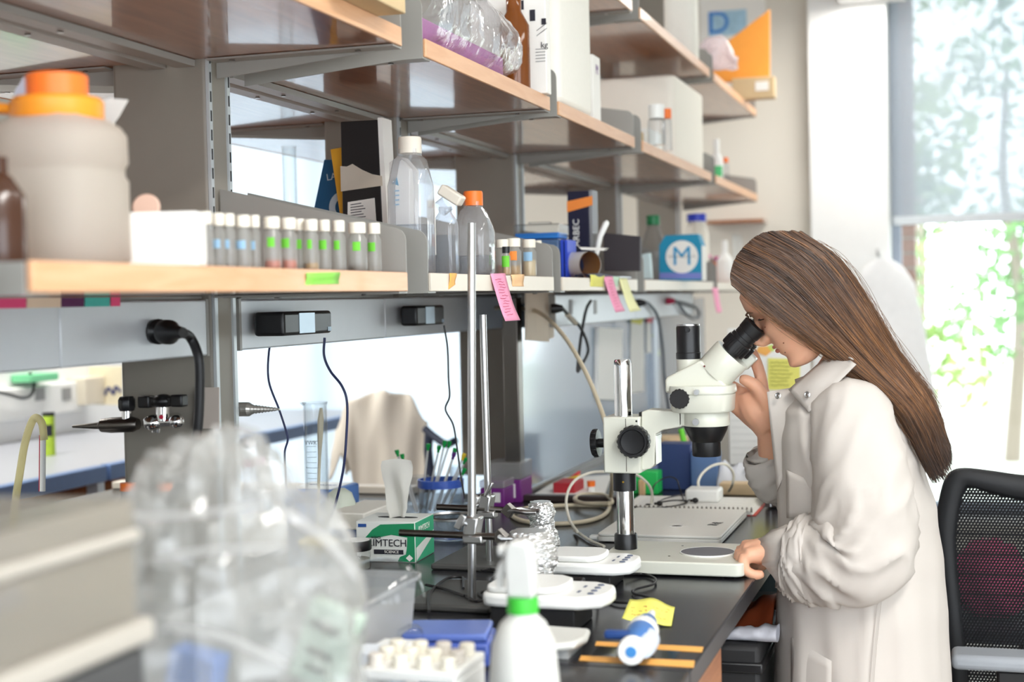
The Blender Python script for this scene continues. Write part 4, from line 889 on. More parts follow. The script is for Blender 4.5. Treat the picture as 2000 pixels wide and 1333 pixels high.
# ------------------------------------------------ bay 2: bag, folders, black carton
def slab(pxs, y, th, m, name, label, cat, zmin=None):
    P = [at(a, b, y=y) for a, b in pxs]
    if zmin is not None:
        for q in P: q.z = max(q.z, zmin)
    return tag(obj(name, G().prism(P, (0, th, 0)), m, bevel=.001), label, cat)
YB = 2.75
o = slab([(610, 545), (613, 408), (633, 312), (690, 312), (690, 545)], YB + .06, .03, mat('deep_blue_bag', (18, 82, 124), .5), 'blue_packet', 'dark blue packet leaning behind the yellow folder', 'packet', S1)
text('lettering', 'LAB', .02, face_m(at(652, 345, y=YB + .058), (1, 0, .12), (0, 0, 1)), mat('pale_ink', (190, 205, 215), .7, var=0), o)
obj('round_mark', G().lathe(at(672, 405, y=YB + .059), [(.02, 0), (.034, 0), (.034, .0008), (.02, .0008)], 28, (0, -1, 0)), MATS['pale_ink'], o)
slab([(682, 545), (645, 292), (672, 287), (700, 545)], YB + .02, .012, mat('yellow_folder', (226, 165, 40), .6), 'yellow_folder', 'yellow folder leaning behind the black carton', 'folder', S1)
t = thing('black_carton', 'tall black carton with a white shipping label and a torn paper band', 'carton', (*at(710, 520, y=YB).xy, S1))
ps = [at(a, b, y=YB) for a, b in ((672, 545), (665, 238), (737, 234), (752, 545))]
for q in ps:
    if q.z < S1 + .02: q.z = S1
P_bl, P_tl, P_tr, P_br = ps
def bc(u, v, o=0.0): q = P_bl.lerp(P_br, u).lerp(P_tl.lerp(P_tr, u), v); return q + Vector((0, -o, 0))
obj('body', G().prism([P_bl, P_br, P_tr, P_tl], (0, .055, 0)), mat('carton_black', (34, 31, 32), .35), t, bevel=.0015)
obj('edge_strip', G().prism([P_br + Vector((.0005, 0, 0)), P_br + Vector((.012, 0, 0)), P_tr + Vector((.01, 0, .004)), P_tr + Vector((.0005, 0, .004))], (0, .052, 0)), M_paper, t)
band = [bc(-.02, .56, .001), bc(1.06, .585, .001), bc(1.06, .645, .001), bc(.8, .66, .001), bc(.55, .69, .001), bc(.3, .73, .001), bc(.15, .715, .001), bc(-.02, .72, .001)]
obj('paper_band', G().prism(band, (0, -.001, 0)), mat('band_paper', (206, 196, 180), .8), t)
obj('shipping_label', G().prism([bc(.12, .30, .001), bc(.86, .33, .001), bc(.84, .51, .001), bc(.15, .49, .001)], (0, -.001, 0)), M_paper, t)
for kk in range(6): obj('print_line', G().prism([bc(.22, .475 - kk * .017, .0024), bc(.5 + .05 * (kk % 3), .483 - kk * .017, .0024), bc(.5 + .05 * (kk % 3), .478 - kk * .017, .0024), bc(.22, .470 - kk * .017, .0024)], (0, -.0003, 0)), M_ink, t)
random.seed(9)
for kk in range(14):
    u = .42 + kk * .022; obj('barcode_bar', G().prism([bc(u, .345, .0024), bc(u + random.uniform(.006, .014), .345, .0024), bc(u + .008, .372, .0024), bc(u, .372, .0024)], (0, -.0003, 0)), M_ink, t)
for kk in range(3): obj('print_line', G().prism([bc(.05, .25 - kk * .05, .001), bc(.9, .262 - kk * .05, .001), bc(.9, .25 - kk * .05, .001), bc(.05, .238 - kk * .05, .001)], (0, -.0005, 0)), mat('carton_grey', (90, 88, 90), .5), t)
t_ = slab([(757, 545), (748, 330), (757, 325), (768, 545)], YB + .02, .02, M_lorange, 'orange_card', 'narrow orange card beside the black carton', 'card', S1)
# white paper carton with blue arrow
t = slab([(762, 545), (760, 318), (778, 305), (800, 330), (800, 545)], 2.62, .05, M_paper, 'paper_carton', 'white folded carton with a blue arrow beside the big bottle', 'carton', S1)
obj('arrow_mark', G().prism([at(a, b, y=2.6185) for a, b in ((765, 358), (775, 346), (779, 363))], (0, -.0006, 0)), mat('arrow_blue', (60, 150, 190), .6), t)
for kk in range(4): obj('print_line', G().prism([at(a, b, y=2.6185) for a, b in ((768, 372 + kk * 9), (780, 371 + kk * 9), (780, 374 + kk * 9), (768, 375 + kk * 9))], (0, -.0006, 0)), MATS['label_blue'], t)
# clear bottles
def media(px, x, w, py_cap0, py_cap1, py_sh, wc, m_cap, label, lvl=0, rot=.5, liq=M_water):
    p = spot(px, x); k = mpp(p); c = (p.x, p.y, S1); r = w / 2 * k * .9; rc = wc / 2 * k
    z = lambda v: at(px, v, y=p.y).z - S1
    t = thing('media_bottle', label, 'bottle', c, group='clear media bottles')
    zs_, zn, zc_ = z(py_sh), z(py_cap1), z(py_cap0)
    obj('body', G().lathe(c, [(0, .002), (r * .9, .002), (r, .01), (r, zs_ - .012), (r * .93, zs_), (rc * 1.25, zn - .012), (rc * .88, zn - .004), (rc * .86, zn), (rc * .86, zn + .008)], 32, sq=2.6, rot=rot), clear('bottle_plastic', (246, 248, 252), 1.5, .05, .24), t)
    obj('cap', G().lathe(c, [(0, zn), (rc, zn), (rc, zc_ - .004), (rc * .94, zc_), (0, zc_)], 36), m_cap, t)
    if lvl: obj('liquid', G().lathe(c, [(0, .004), (r * .94, .004), (r * .96, .012), (r * .96, z(lvl)), (0, z(lvl))], 28, sq=2.6, rot=rot), liq, t)
    return t, c, r, k
media(806, -1.0, 88, 268, 300, 352, 46, mat('cap_bone', (226, 218, 204), .5), 'large clear bottle with a bone white cap behind the white carton', 440)
t, c, r, k = media(927, -.93, 82, 374, 402, 442, 38, M_orange, 'clear square bottle with an orange cap', 500)
for i, aa in enumerate((.1, .5, .9)): pass
t, c, r, k = media(872, -.96, 50, 405, 412, 432, 26, M_plw, 'clear angled flask with a tilted beige cap between the two bottles', 460)
bpy.data.objects.remove([o for o in t.children if o.name.startswith('cap')][0])
q = at(868, 402, y=c[1]); q2 = at(893, 382, y=c[1]); dd = (q2 - q).normalized()
obj('neck', G().lathe(q - dd * .012, [(.016, 0), (.016, .02)], 20, dd), MATS['bottle_plastic'], t)
dd2 = Vector((dd.x, 0, -dd.z)); 
obj('cap', G().obox(at(882, 382, y=c[1]), (.050, .03, .022), Matrix.Rotation(math.radians(33), 3, 'Y')), MATS['cap_bone'], t, bevel=.004)
obj('label', G().prism([at(a, b, y=c[1] - r * 1.05) for a, b in ((835, 500), (834, 392), (850, 390), (852, 498))], (0, -.0006, 0)), M_paper, t)
obj('label_mark', G().prism([at(a, b, y=c[1] - r * 1.05 - .001) for a, b in ((844, 482), (844, 458), (849, 458), (849, 482))], (0, -.0006, 0)), M_lorange, t)
# amber vials
av = [(982, -.905, 26, 468, M_amber, .3, None, 'behind the dark-capped one'), (1004, -.89, 29, 466, M_gold, .28, M_lorange, 'wide, in the middle of the amber vials'), (1034, -.885, 28, 468, mat('straw_liquid', (222, 196, 150), .3), .45, M_lblue, 'with a blue written label at the row end'), (1051, -.905, 17, 470, M_gold, .16, M_lgreen, 'narrow, last beside the grey side plate')]
for i, (px, x, w, top, liq, lv, lab, wh) in enumerate(av):
    vial(px, x, w, top, 'cream-capped vial of amber liquid ' + wh, 'amber vials beside the orange-capped bottle', liq, lv, lab, la=(-.6, .7), lz=(.42, .66))
vial(989, -.872, 17, 482, 'small dark-capped vial with a green label in front of the amber vials', 'amber vials beside the orange-capped bottle', M_gold, .3, M_lgreen, cap=M_black, la=(-1, 1), lz=(.3, .68))
# ------------------------------------------------ bay 3
p = spot(1052, -1.0); k = mpp(p); y = p.y; a, b = at(1003, 500, y=y), at(1094, 500, y=y); z = lambda v: at(1052, v, y=y).z
t = thing('tip_box', 'blue pipette tip rack under a clear lid above the hanging notes', 'box', ((a.x + b.x) / 2, y + .05, S1))
M_tipb = mat('tip_blue', (50, 130, 215), .4)
obj('rack', G().box(a.x + .004, b.x - .004, y + .003, y + .09, S1, z(468)), clear('blue_clear', (190, 215, 245), .7, .1, .45, (150, 190, 240)), t, bevel=.003)
obj('tip_tray', G().box(a.x + .004, b.x - .004, y + .003, y + .09, z(466), z(455)), M_tipb, t, bevel=.002)
obj('lid', G().box(a.x, b.x, y, y + .093, z(462), z(437)), M_clear, t, bevel=.004)
obj('lid_handle', G().box(a.x + .03, b.x - .035, y + .03, y + .06, z(436.5), z(432)), M_clear, t, bevel=.002)
for i, px in enumerate((1097, 1105)): obj('blue_strap', G().box(at(px - 2.5, 500, y=y).x, at(px + 2.5, 500, y=y).x, y + .004, y + .09, S1, z(470)), mat('strap_blue', (50, 80, 205), .4), t)
y = 3.72; a, b = at(1110, 500, y=y), at(1153, 500, y=y); z = lambda v: at(1130, v, y=y).z
t = thing('upright_carton', 'upright dark glossy carton with an orange tape band', 'carton', ((a.x + b.x) / 2, y + .03, S1))
obj('body', G().box(a.x, b.x, y, y + .06, S1, z(373)), mat('glossy_navy', (44, 44, 62), .15), t, bevel=.002)
obj('side_strip', G().box(b.x + .0004, b.x + .008, y, y + .06, S1, z(372)), MATS['cloudy_lid'], t)
obj('tape_band', G().prism([(a.x - .0005, y - .001, z(414)), (b.x + .009, y - .001, z(402)), (b.x + .009, y - .001, z(384)), (a.x - .0005, y - .001, z(393))], (0, -.0006, 0)), M_lorange, t)
text('lettering', 'ARBEC', .024, face_m((a.x + (b.x - a.x) * .4, y - .0012, z(455)), (0, 0, 1), (-1, 0, 0)), M_plw, t)
tag(obj('white_stick', G().tube([at(1163, 505, y=3.66), at(1172, 462, y=3.66), at(1184, 436, y=3.66), at(1187, 432, y=3.66)], [.006, .008, .008, .004], 10), M_plw), 'white plastic stick leaning right of the upright carton', 'stick')
c = at(1140, 512, y=3.5); k = mpp(c); r = .033
t = thing('open_sleeve', 'open white sleeve carton with a brown inside lying on the shelf', 'carton', (c.x, c.y, S1))
ax = Vector((.75, -.66, 0)).normalized(); cc = Vector((c.x - .005, c.y, S1 + r + .001))
obj('outer', G().grid(lambda u, v: cc + ax * (.075 * (v - .5)) + Vector((0, 0, 1)) * (r * math.sin(u * 2 * math.pi)) + ax.cross(Vector((0, 0, 1))) * (r * math.cos(u * 2 * math.pi)), 28, 2, cu=True), M_paper, t)
obj('inner', G().grid(lambda u, v: cc + ax * (.074 * (v - .5)) + Vector((0, 0, 1)) * ((r - .002) * math.sin(u * 2 * math.pi)) + ax.cross(Vector((0, 0, 1))) * ((r - .002) * math.cos(u * 2 * math.pi)), 28, 2, cu=True), mat('brown_card', (150, 104, 56), .8), t)
obj('flap', G().prism([at(a_, b_, y=c.y - .03) for a_, b_ in ((1130, 483), (1184, 485), (1178, 490), (1136, 488))], (0, .03, .001)), M_paper, t)
s0, s1_ = at(1137, 533, x=-.87), at(1196, 531, x=-.865); s2 = at(1232, 535, x=-.862); zc_ = S1 + .006
t = thing('scissors', 'scissors with dark handles lying at the shelf edge', 'scissors', ((s0.x + s2.x) / 2, (s0.y + s2.y) / 2, S1))
for e in (-.005, .004):
    obj('handle', G().tube([(s0.x + e * 3, s0.y, zc_), (s0.lerp(s1_, .3).x + e * 4, s0.lerp(s1_, .3).y, zc_ + .001), (s1_.x + e, s1_.y, zc_)], [.004, .0055, .004], 8), mat('dark_handle', (32, 32, 56), .4), t)
    obj('blade', G().prism([(s1_.x + e, s1_.y, zc_ - .002), (s2.x + e * .2, s2.y, zc_ - .002), (s1_.x + e + .006, s1_.y, zc_ - .002)], (0, 0, .002)), M_steel, t)
t = slab([(1180, 530), (1178, 455), (1250, 462), (1250, 530)], 3.97 - .15, .02, mat('dark_crate', (52, 46, 50), .6), 'dark_binder', 'dark binder standing behind the scissors', 'binder', S1)
# ------------------------------------------------ bay 4 and 5
y = 4.4; slab([(1253, 545), (1254, 497), (1268, 494), (1272, 545)], y - .1, .03, mat('pale_teal', (196, 216, 218), .5), 'small_carton', 'small pale carton beside the blue carton with the letter', 'carton', S1)
y = 4.62; P = [at(a, b, y=y) for a, b in ((1287, 548), (1287, 480), (1299, 460), (1362, 457), (1370, 480), (1371, 548))]
for q in P:
    if q.z < S1 + .03: q.z = S1
t = thing('blue_carton', 'teal carton with a white disc and a large blue letter', 'carton', (*at(1330, 520, y=y).xy, S1))
obj('body', G().prism(P, (0, .08, 0)), mat('teal_print', (20, 140, 178), .5), t, bevel=.002)
obj('side_panel', G().prism([P[5] + Vector((.0006, 0, 0)), P[4] + Vector((.0006, 0, 0)), P[4] + Vector((.0006, .079, 0)), P[5] + Vector((.0006, .079, 0))], (.001, 0, 0)), M_paper, t)
dc = at(1332, 502, y=y - .001); R_ = 32 * mpp(dc)
obj('white_disc', G().lathe(dc, [(0, .0), (R_, .0), (R_, .0008), (0, .0008)], 40, (0, -1, 0)), M_paper, t)
text('lettering', 'M', .085, face_m(dc + Vector((0, -.0014, 0)), (1, 0, 0), (.12, 0, 1)), mat('bright_teal', (30, 150, 200), .5, var=0), t)
g = G(); random.seed(5); g.tube([dc + Vector((-.045 + i * .0042, -.0022, .004 * math.sin(i * 2.3) + random.uniform(-.002, .003))) for i in range(22)], .0007, 4)
obj('handwriting', g, M_ink, t)
obj('bottom_stripe', G().prism([at(a, b, y=y - .0006) for a, b in ((1288, 545), (1370, 545), (1370, 533), (1288, 533))], (0, -.0006, 0)), mat('stripe_violet', (120, 130, 200), .5), t)
def plain_bottle(px, x, w, top, capb, m_body, m_cap, label, zs=S1, wc=.6, sh=.72, cap=True, py=520, lab=None):
    p = at(px, py, x=x); k = mpp(p); r = w / 2 * k; c = (p.x, p.y, zs); h = at(px, top, y=p.y).z - zs; hc = at(px, capb, y=p.y).z - zs
    t = thing('bottle', label, 'bottle', c)
    obj('body', G().lathe(c, [(0, .001), (r * .94, .001), (r, .006), (r, hc * sh), (r * .9, hc * (sh + .06)), (r * wc * .9, hc * .97), (r * wc * .85, hc), (0, hc)], 28), m_body, t)
    obj('cap', G().lathe(c, [(0, hc), (r * wc, hc), (r * wc, h - .002), (r * wc * .93, h), (0, h)], 24), m_cap, t)
    if lab: obj('label', wrap(c, r + .0008, zs + hc * .15, zs + hc * .5, -.9, 1.2), lab, t)
    return t
M_hdpe = mat('hdpe_white', (232, 226, 212), .5)
plain_bottle(1277, -1.0, 62, 421, 440, M_clear, mat('cap_green', (20, 120, 70), .4), 'clear bottle with a dark green cap behind the teal carton', wc=.42, sh=.5)
plain_bottle(1362, -.98, 46, 418, 433, M_hdpe, mat('cap_blue', (50, 70, 200), .4), 'white bottle with a blue cap behind the teal carton', wc=.82, sh=.8)
plain_bottle(1416, -.9, 32, 470, 492, M_plw, M_plw, 'white squeeze bottle with a pointed tip in front of the wall', wc=.35, sh=.7)
p = at(1395, 495, x=-.98); tag(obj('orange_cup', G().lathe((p.x, p.y, S1), [(0, .001), (.022, .001), (.03, .09), (.028, .09), (.02, .004), (0, .004)], 24), M_orange), 'orange plastic cup behind the white squeeze bottle', 'cup')
for i, px in enumerate((1380, 1402)):
    p = at(px, 480, x=-.96); t = thing('centrifuge_tube', 'clear tube with a magenta cap standing ' + ('left' if i == 0 else 'right') + ' of the orange cup', 'tube', (p.x, p.y, S1), group='magenta-capped tubes on the shelf')
    obj('tube', G().lathe((p.x, p.y, S1), [(0, .001), (.006, .001), (.014, .015), (.014, .1)], 16), M_clear, t)
    obj('cap', G().lathe((p.x, p.y, S1), [(0, .098), (.017, .098), (.017, .112), (0, .112)], 18), mat('magenta_cap', (200, 40, 140), .4), t)
for i, (px, w) in enumerate(((1436, 9), (1446, 8))):
    p = at(px, 500, x=-.89); r = w / 2 * mpp(p); tag(obj('glass_tube', G().lathe((p.x, p.y, S1), [(0, .002), (r, .004), (r, .2), (r * .85, .2), (r * .85, .006), (0, .005)], 14), M_glass), 'tall clear glass tube near the wall, ' + ('the thicker one' if i == 0 else 'the thinner one'), 'tube', 'tall glass tubes')
w0, w1 = at(1382, 440, y=YW - .1), at(1492, 428, y=YW - .1)
tag(obj('wall_ledge', G().box(w0.x, w1.x, YW - .13, YW - .002, w1.z - .016, w1.z), M_wooddk), 'narrow brown ledge on the wall under the shelf end', 'ledge')
# ================================================================== upper shelf
a, b = at(690, 40, y=2.0), at(752, 40, y=2.0)
tag(obj('cardboard_box', G().box(a.x - .08, a.x + .045, 1.9, 2.1, S2, S2 + .14), M_card, bevel=.002), 'plain cardboard box on the upper shelf at the top edge', 'box')
# purple foam in a clear bag
t = thing('bagged_foam', 'purple foam block inside a clear plastic bag on the upper shelf', 'bag', (-.92, 2.62, S2))
pa, pb = at(826, 60, x=-.885), at(983, 110, x=-.885)
hz = at(830, 26, x=-.885).z
obj('foam_block', G().box(-1.0, -.885, pa.y, pb.y, S2 + .003, S2 + .052), mat('purple_foam', (178, 108, 168), .85, var=.12, scale=90, bump=.3), t, bevel=.004)
random.seed(12)
def bagf(u, v):
    a = 2 * math.pi * v; yy = lerp(2.33, 2.95, u); w = prof1([(0, .9), (.2, 1), (.7, 1), (.9, .75), (1, .35)], u)
    n1 = noise.noise(Vector((u * 6, math.cos(a) * 1.5, math.sin(a) * 1.5))); n2 = noise.noise(Vector((u * 14, math.cos(a) * 4 + 5, math.sin(a) * 4)))
    rx, rz = .095 * w * (1 + .15 * n1 + .08 * n2), (.085 - .01 * u) * w * (1 + .25 * n1 + .12 * n2)
    z = S2 + .078 + rz * math.sin(a) - .015 * u; x = -.945 + rx * math.cos(a) + .03 * u * u
    if x < -.846: z = max(z, S2 + .0015)
    return Vector((x, yy, z))
obj('clear_bag', G().grid(bagf, 44, 40, cv=True), clear('bag_film', (252, 252, 254), 1.6, .12, .14, bump=.9, bscale=45), t)
p = at(1006, 140, x=-.9)
t = thing('amber_flask', 'amber glass bottle standing by the grey side plate on the upper shelf', 'bottle', (p.x, p.y, S2))
r = 30 * mpp(p)
obj('glass', G().lathe((p.x, p.y, S2), [(0, .001), (r * .95, .001), (r, .006), (r, .14), (r * .5, .17), (r * .5, .2), (0, .2)], 32), mat('brown_glass', (150, 84, 30), .08, var=.1, trans=.45), t)
t = thing('printed_carton', 'white carton printed with black pictograms behind the bag', 'carton', (-1.05, 3.02, S2))
ca, cb = at(1005, 60, y=3.02), at(1066, 60, y=3.02)
obj('body', G().box(ca.x - .1, cb.x, 3.02, 3.055, S2, S2 + .30), M_paper, t, bevel=.002)
for kk, (px, py, w, h) in enumerate(((1018, 10, 10, 18), (1040, 30, 11, 22), (1062, 42, 9, 12))):
    q = at(px, py, y=3.019); k = mpp(q); obj('pictogram', G().prism([q + Vector((sx * w / 2 * k, 0, sz * h / 2 * k)) for sx, sz in ((-1, -1), (1, -1), (1, 1), (-1, 1))], (0, -.0006, 0)), M_ink, t)
text('lettering', 'kg', .018, face_m(at(1063, 88, y=3.018), (1, 0, 0), (0, 0, 1)), M_ink, t)
for kk in range(5): q = at(1046, 97 + kk * 6, y=3.018); obj('print_line', G().box(q.x, q.x + .022, 3.0182, 3.0188, q.z, q.z + .0016), mat('print_light', (150, 150, 150), .7, var=0), t)
for pts in (((1048, 60), (1068, 45)), ((1048, 70), (1068, 55))):
    obj('print_line', G().tube([at(*pts[0], y=3.0185), at(*pts[1], y=3.0185)], .0006, 4), M_ink, t)
# tall foam block
t = thing('foam_block', 'tall rough white foam block on the upper shelf', 'foam', (-1.0, 3.36, S2))
obj('block', G().prism([(x, y, S2) for x, y in rrect(-1.12, -.862, 3.20, 3.515, .025)], (0, 0, .32)), M_foam, t, bevel=.018, seg=3)
a, b = at(1169, 170, x=-.868), at(1188, 170, x=-.868)
t = tag(obj('slim_carton', G().box(-1.0, -.868, 3.545, 3.62, S2, at(1180, 120, x=-.868).z), M_paper, bevel=.001), 'slim white carton with an orange and violet letter behind the tall foam', 'carton')
text('lettering', 'M', .035, face_m((-.8672, 3.585, at(1180, 146, x=-.868).z), (0, 1, 0), (0, 0, 1)), mat('violet_ink', (120, 80, 140), .6, var=0), t)
t = thing('foam_box', 'big white foam box under the topmost shelf', 'foam box', (-1.0, 4.9, S2))
obj('box', G().prism([(x, y, S2) for x, y in rrect(-1.215, -.872, 4.67, 5.215, .03)], (0, 0, 2.128 - S2)), mat('foam_smooth', (238, 232, 220), .7, var=.02, bump=.1, bscale=200), t, bevel=.012, seg=3)
a = at(1252, 262, x=-.93)
t = thing('small_box', 'small cardboard box holding two capped bottles on the upper shelf', 'box', (-.95, 4.3, S2))
obj('tray', G().box(-1.02, -.9, 4.15, 4.3, S2 + .002, S2 + .05), M_card, t, bevel=.002)
obj('white_side', G().box(-1.0, -.885, 4.31, 4.5, S2 + .002, S2 + .065), M_paper, t, bevel=.002)
for i, (px, top, capb, w, mc, lab) in enumerate(((1282, 205, 232, 28, M_plw, 'bottle with a white cap standing in the small cardboard box'), (1303, 213, 232, 15, M_orange, 'narrow bottle with an orange cap beside the white-capped one'))):
    p = at(px, 240, x=-.95); r = w / 2 * mpp(p); z0 = S2 + .003; y_ = 4.225 if i == 0 else 4.4
    p = at(px, 240, y=y_); zc0, zc1 = at(px, capb, y=y_).z, at(px, top, y=y_).z
    t = thing('bottle', lab, 'bottle', (p.x, y_, z0))
    obj('body', G().lathe((p.x, y_, 0), [(0, z0), (r * 1.1, z0), (r * 1.1, zc0 - .006), (r * .8, zc0), (0, zc0)], 20), M_clear, t)
    obj('cap', G().lathe((p.x, y_, 0), [(0, zc0), (r, zc0), (r, zc1), (0, zc1)], 24), mc, t)
g = G().prism([(-.93, 4.12, S2 + .001), (-.846, 4.10, S2 + .0012), (-.83, 4.5, S2 - .004), (-.846, 4.75, S2 + .0012), (-.93, 4.6, S2 + .001)], (0, 0, .0012))
tag(obj('leaflet', G().prism([(-.95, 4.12, S2 + .0004), (-.858, 4.10, S2 + .0004), (-.856, 4.6, S2 + .0004), (-.95, 4.6, S2 + .0004)], (0, 0, .0015)), M_paper), 'white leaflet lying at the upper shelf edge under the small box', 'leaflet')
plain_bottle(1400, -.9, 24, 272, 295, M_plw, M_plw, 'white bottle with a green label past the big foam box', zs=S2, wc=.5, sh=.7, py=340, lab=mat('label_mint', (90, 200, 130), .6))
plain_bottle(1418, -.9, 12, 308, 318, M_clear, M_orange, 'tiny clear tube with an orange cap beside the green-labelled bottle', zs=S2, wc=.8, sh=.8, py=340)
# ================================================================== topmost shelf
p = at(1342, 60, x=-.9)
tag(obj('foam_cylinder', G().lathe((p.x - .02, p.y, S3), [(0, .001), (.05, .001), (.056, .01), (.056, .34), (.05, .35), (0, .35)], 24, sq=2), M_foam), 'tall white foam cylinder on the topmost shelf', 'foam')
y = 5.45
def crump(u, v):
    p = at(lerp(1362, 1440, u), lerp(136, 70, v * prof1([(0, .6), (.3, .95), (.6, 1), (1, .35)], u)), y=y); p.z = max(p.z, S3 + .002)
    return p + Vector((0, .03 * noise.noise(Vector((u * 4, v * 4, 3))), 0))
tag(obj('plastic_wrap', G().grid(crump, 16, 12), clear('wrap_white', (255, 250, 250), .8, .2, .7, (246, 236, 238)), solid=.012), 'crumpled white packaging with a pink tint on the topmost shelf', 'packaging')
y = 6.2; P = [at(a, b, y=y) for a, b in ((1388, 160), (1402, 95), (1503, 18), (1503, 160))]
for q in P: q.z = max(q.z, S3)
tag(obj('orange_folder', G().prism(P, (0, .02, 0)), mat('folder_orange', (240, 158, 62), .6), bevel=.001), 'orange folder with a slanted edge standing on the topmost shelf', 'folder')
a, b = at(1432, 200, y=6.15), at(1514, 200, y=6.15); zt = at(1480, 157, y=6.15).z
t = thing('cardboard_box', 'open cardboard box with a white label overhanging the topmost shelf end', 'box', (a.x + .1, 6.3, S3))
obj('body', G().box(a.x, b.x, 6.12, 6.19, S3, zt + .01), M_card, t, bevel=.003)
q = at(1490, 205, y=6.118); obj('label', G().box(q.x - .03, q.x + .025, 6.117, 6.119, S3 + .03, zt - .01), M_paper, t)
a, b = at(1384, 80, y=YW - .012), at(1478, 8, y=YW - .012)
t = thing('poster', 'pale poster with a blue printed picture on the wall above the orange folder', 'poster', ((a.x + b.x) / 2, YW - .01, a.z))
obj('sheet', G().box(a.x - .04, b.x + .04, YW - .012, YW - .002, a.z - .06, b.z + .05), M_paper, t)
obj('printed_sky', G().box(a.x, b.x - .05, YW - .0135, YW - .0125, a.z + .02, b.z - .02), mat('pale_blue_print', (170, 206, 226), .7, var=.2, scale=30), t)
text('lettering', 'D', .15, face_m((a.x + .05, YW - .0145, (a.z + b.z) / 2), (1, 0, 0), (0, 0, 1)), mat('royal_blue', (60, 130, 210), .6), t, bold=.001)
# ================================================================== plugs, adapters, taps on the strips and posts
XR = -1.2
q = at(300, 648, x=XR)
t = thing('power_plug', 'black power plug with a thick cord in the near power strip', 'plug', q)
q2 = at(352, 650, x=XR + .07)
obj('plug_body', G().lathe(q, [(0, .0005), (.019, .001), (.02, .016), (.012, .022), (.012, .03), (.019, .034), (.019, .05), (.012, .06), (.008, .09), (0, .09)], 20, q2 - q), M_black, t)
cd = [q + (q2 - q).normalized() * .085] + [at(a, b, y=1.99) for a, b in ((372, 660), (388, 700), (390, 760), (387, 830), (378, 880), (360, 930), (342, 962), (330, 985))]
obj('cord', G().tube(spline(cd, 7), .0075, 10), M_cordb, t)
def adapter(pxs, label, out):
    (a, b, c_, d) = pxs; q = at((a + b) / 2, (c_ + d) / 2, x=XR + out * .5); k = mpp(q)
    ya, yb = at(a + 14, c_, x=XR + out).y, at(b, c_, x=XR + out).y; zb_, zt_ = at(a, d, x=XR + out).z, at(a, c_, x=XR + out).z
    t = thing('power_adapter', label, 'adapter', (XR + out / 2, (ya + yb) / 2, zb_))
    obj('case', G().box(XR + .016, XR + out, ya, yb, zb_, zt_), M_black, t, bevel=.006, seg=3)
    obj('plug_neck', G().cyl((XR + .0006, (ya + yb) / 2, (zb_ + zt_) / 2), (XR + .018, (ya + yb) / 2, (zb_ + zt_) / 2), .018), M_black, t)
    obj('painted_reflection', G().box(XR + out + .0002, XR + out + .0008, ya + (yb - ya) * .3, ya + (yb - ya) * .62, zb_ + .003, zt_ - .003), mat('reflection_rib_silver', (170, 186, 198), .3, .4), t)  # silver patch painted in place of a reflection on the case
    for kk in range(5): obj('grip_rib', G().box(XR + out + .0002, XR + out + .0012, yb - .02 + kk * .003, yb - .0185 + kk * .003, zb_ + .004, zb_ + .012), MATS['reflection_rib_silver'], t)
    return t
AD1 = adapter((540, 648, 610, 658), 'wide black power adapter with a painted silver reflection under the vials', .075)
AD2 = adapter((800, 868, 598, 638), 'smaller black power adapter below the media bottles', .055)
def cordp(pts, r, m, par, y): return cord('cord', [at(a, b, y=y) for a, b in pts], r, m, '', n=7, parent=par)
cordp([(533, 655), (525, 690), (525, 745), (545, 800), (558, 840), (562, 860), (556, 885), (558, 930), (560, 975)], .0021, M_cordn, AD1, 2.5)
cordp([(634, 660), (633, 695), (645, 725), (668, 755), (678, 790), (676, 860), (670, 920), (655, 985), (642, 1018)], .0026, M_cordn, AD1, 2.55)
cordp([(867, 636), (874, 680), (876, 740), (878, 775), (870, 800), (885, 830), (892, 870), (900, 930), (908, 975)], .002, M_cordb, AD2, 2.9)
# gas tap in front of the near post
yt = 2.10; q = at(305, 820, y=yt)
t = thing('gas_tap', 'chrome gas tap with black handles and a tapered nozzle on the near post', 'tap', q)
def tp(px, py, dy=0): return at(px, py, y=yt + dy)
obj('nozzle', G().lathe(tp(142, 834), [(0, 0), (.002, 0), (.006, .05), (.0075, .053), (.011, .056), (.013, .075), (.013, .115), (.009, .125), (0, .125)], 18, tp(290, 828) - tp(142, 834)), M_dsteel, t)
obj('valve_body', G().ball(tp(300, 826), (.018, .018, .014), 18).cyl(tp(300, 826), (tp(300, 826).x, 2.174, tp(300, 826).z), .011, n=16).ball(tp(345, 824), (.013, .013, .012), 14).cyl(tp(300, 826), tp(345, 824), .008, n=12), M_chrome, t)
obj('stem', G().cyl(tp(248, 830), tp(248, 800), .009, n=14), M_chrome, t)
obj('stem', G().cyl(tp(318, 822), tp(318, 795), .011, n=14), M_chrome, t)
obj('handle', G().lathe(tp(248, 803), [(0, 0), (.012, 0), (.0145, .006), (.0145, .018), (.011, .024), (0, .024)], 8), M_black, t, bevel=.001)
obj('handle', G().obox(tp(318, 784), (.068, .018, .016)).ball(tp(318, 784), (.018, .018, .012), 14).obox(tp(286, 785), (.022, .022, .02)).obox(tp(350, 783), (.022, .022, .02)), M_black, t, bevel=.003)
obj('outlet', G().cyl(tp(305, 830), tp(305, 845), .009, .007, 14), M_chrome, t)
obj('mark', G().ball(tp(315, 815, -.012), .004, 8), mat('red_mark', (200, 40, 70), .5), t)
yn = 2.30; n0, n1 = at(468, 800, y=yn), at(546, 800, y=yn)
t = thing('hose_nozzle', 'ribbed steel hose nozzle sticking out right of the near post', 'nozzle', n0)
pr = [(0, -.02), (.0125, -.02), (.0125, .018), (.009, .024)]
for kk in range(8): pr += [(.0085 - kk * .0007, .026 + kk * .006), (.0062 - kk * .0006, .0305 + kk * .006)]
pr += [(.002, .078), (0, .078)]
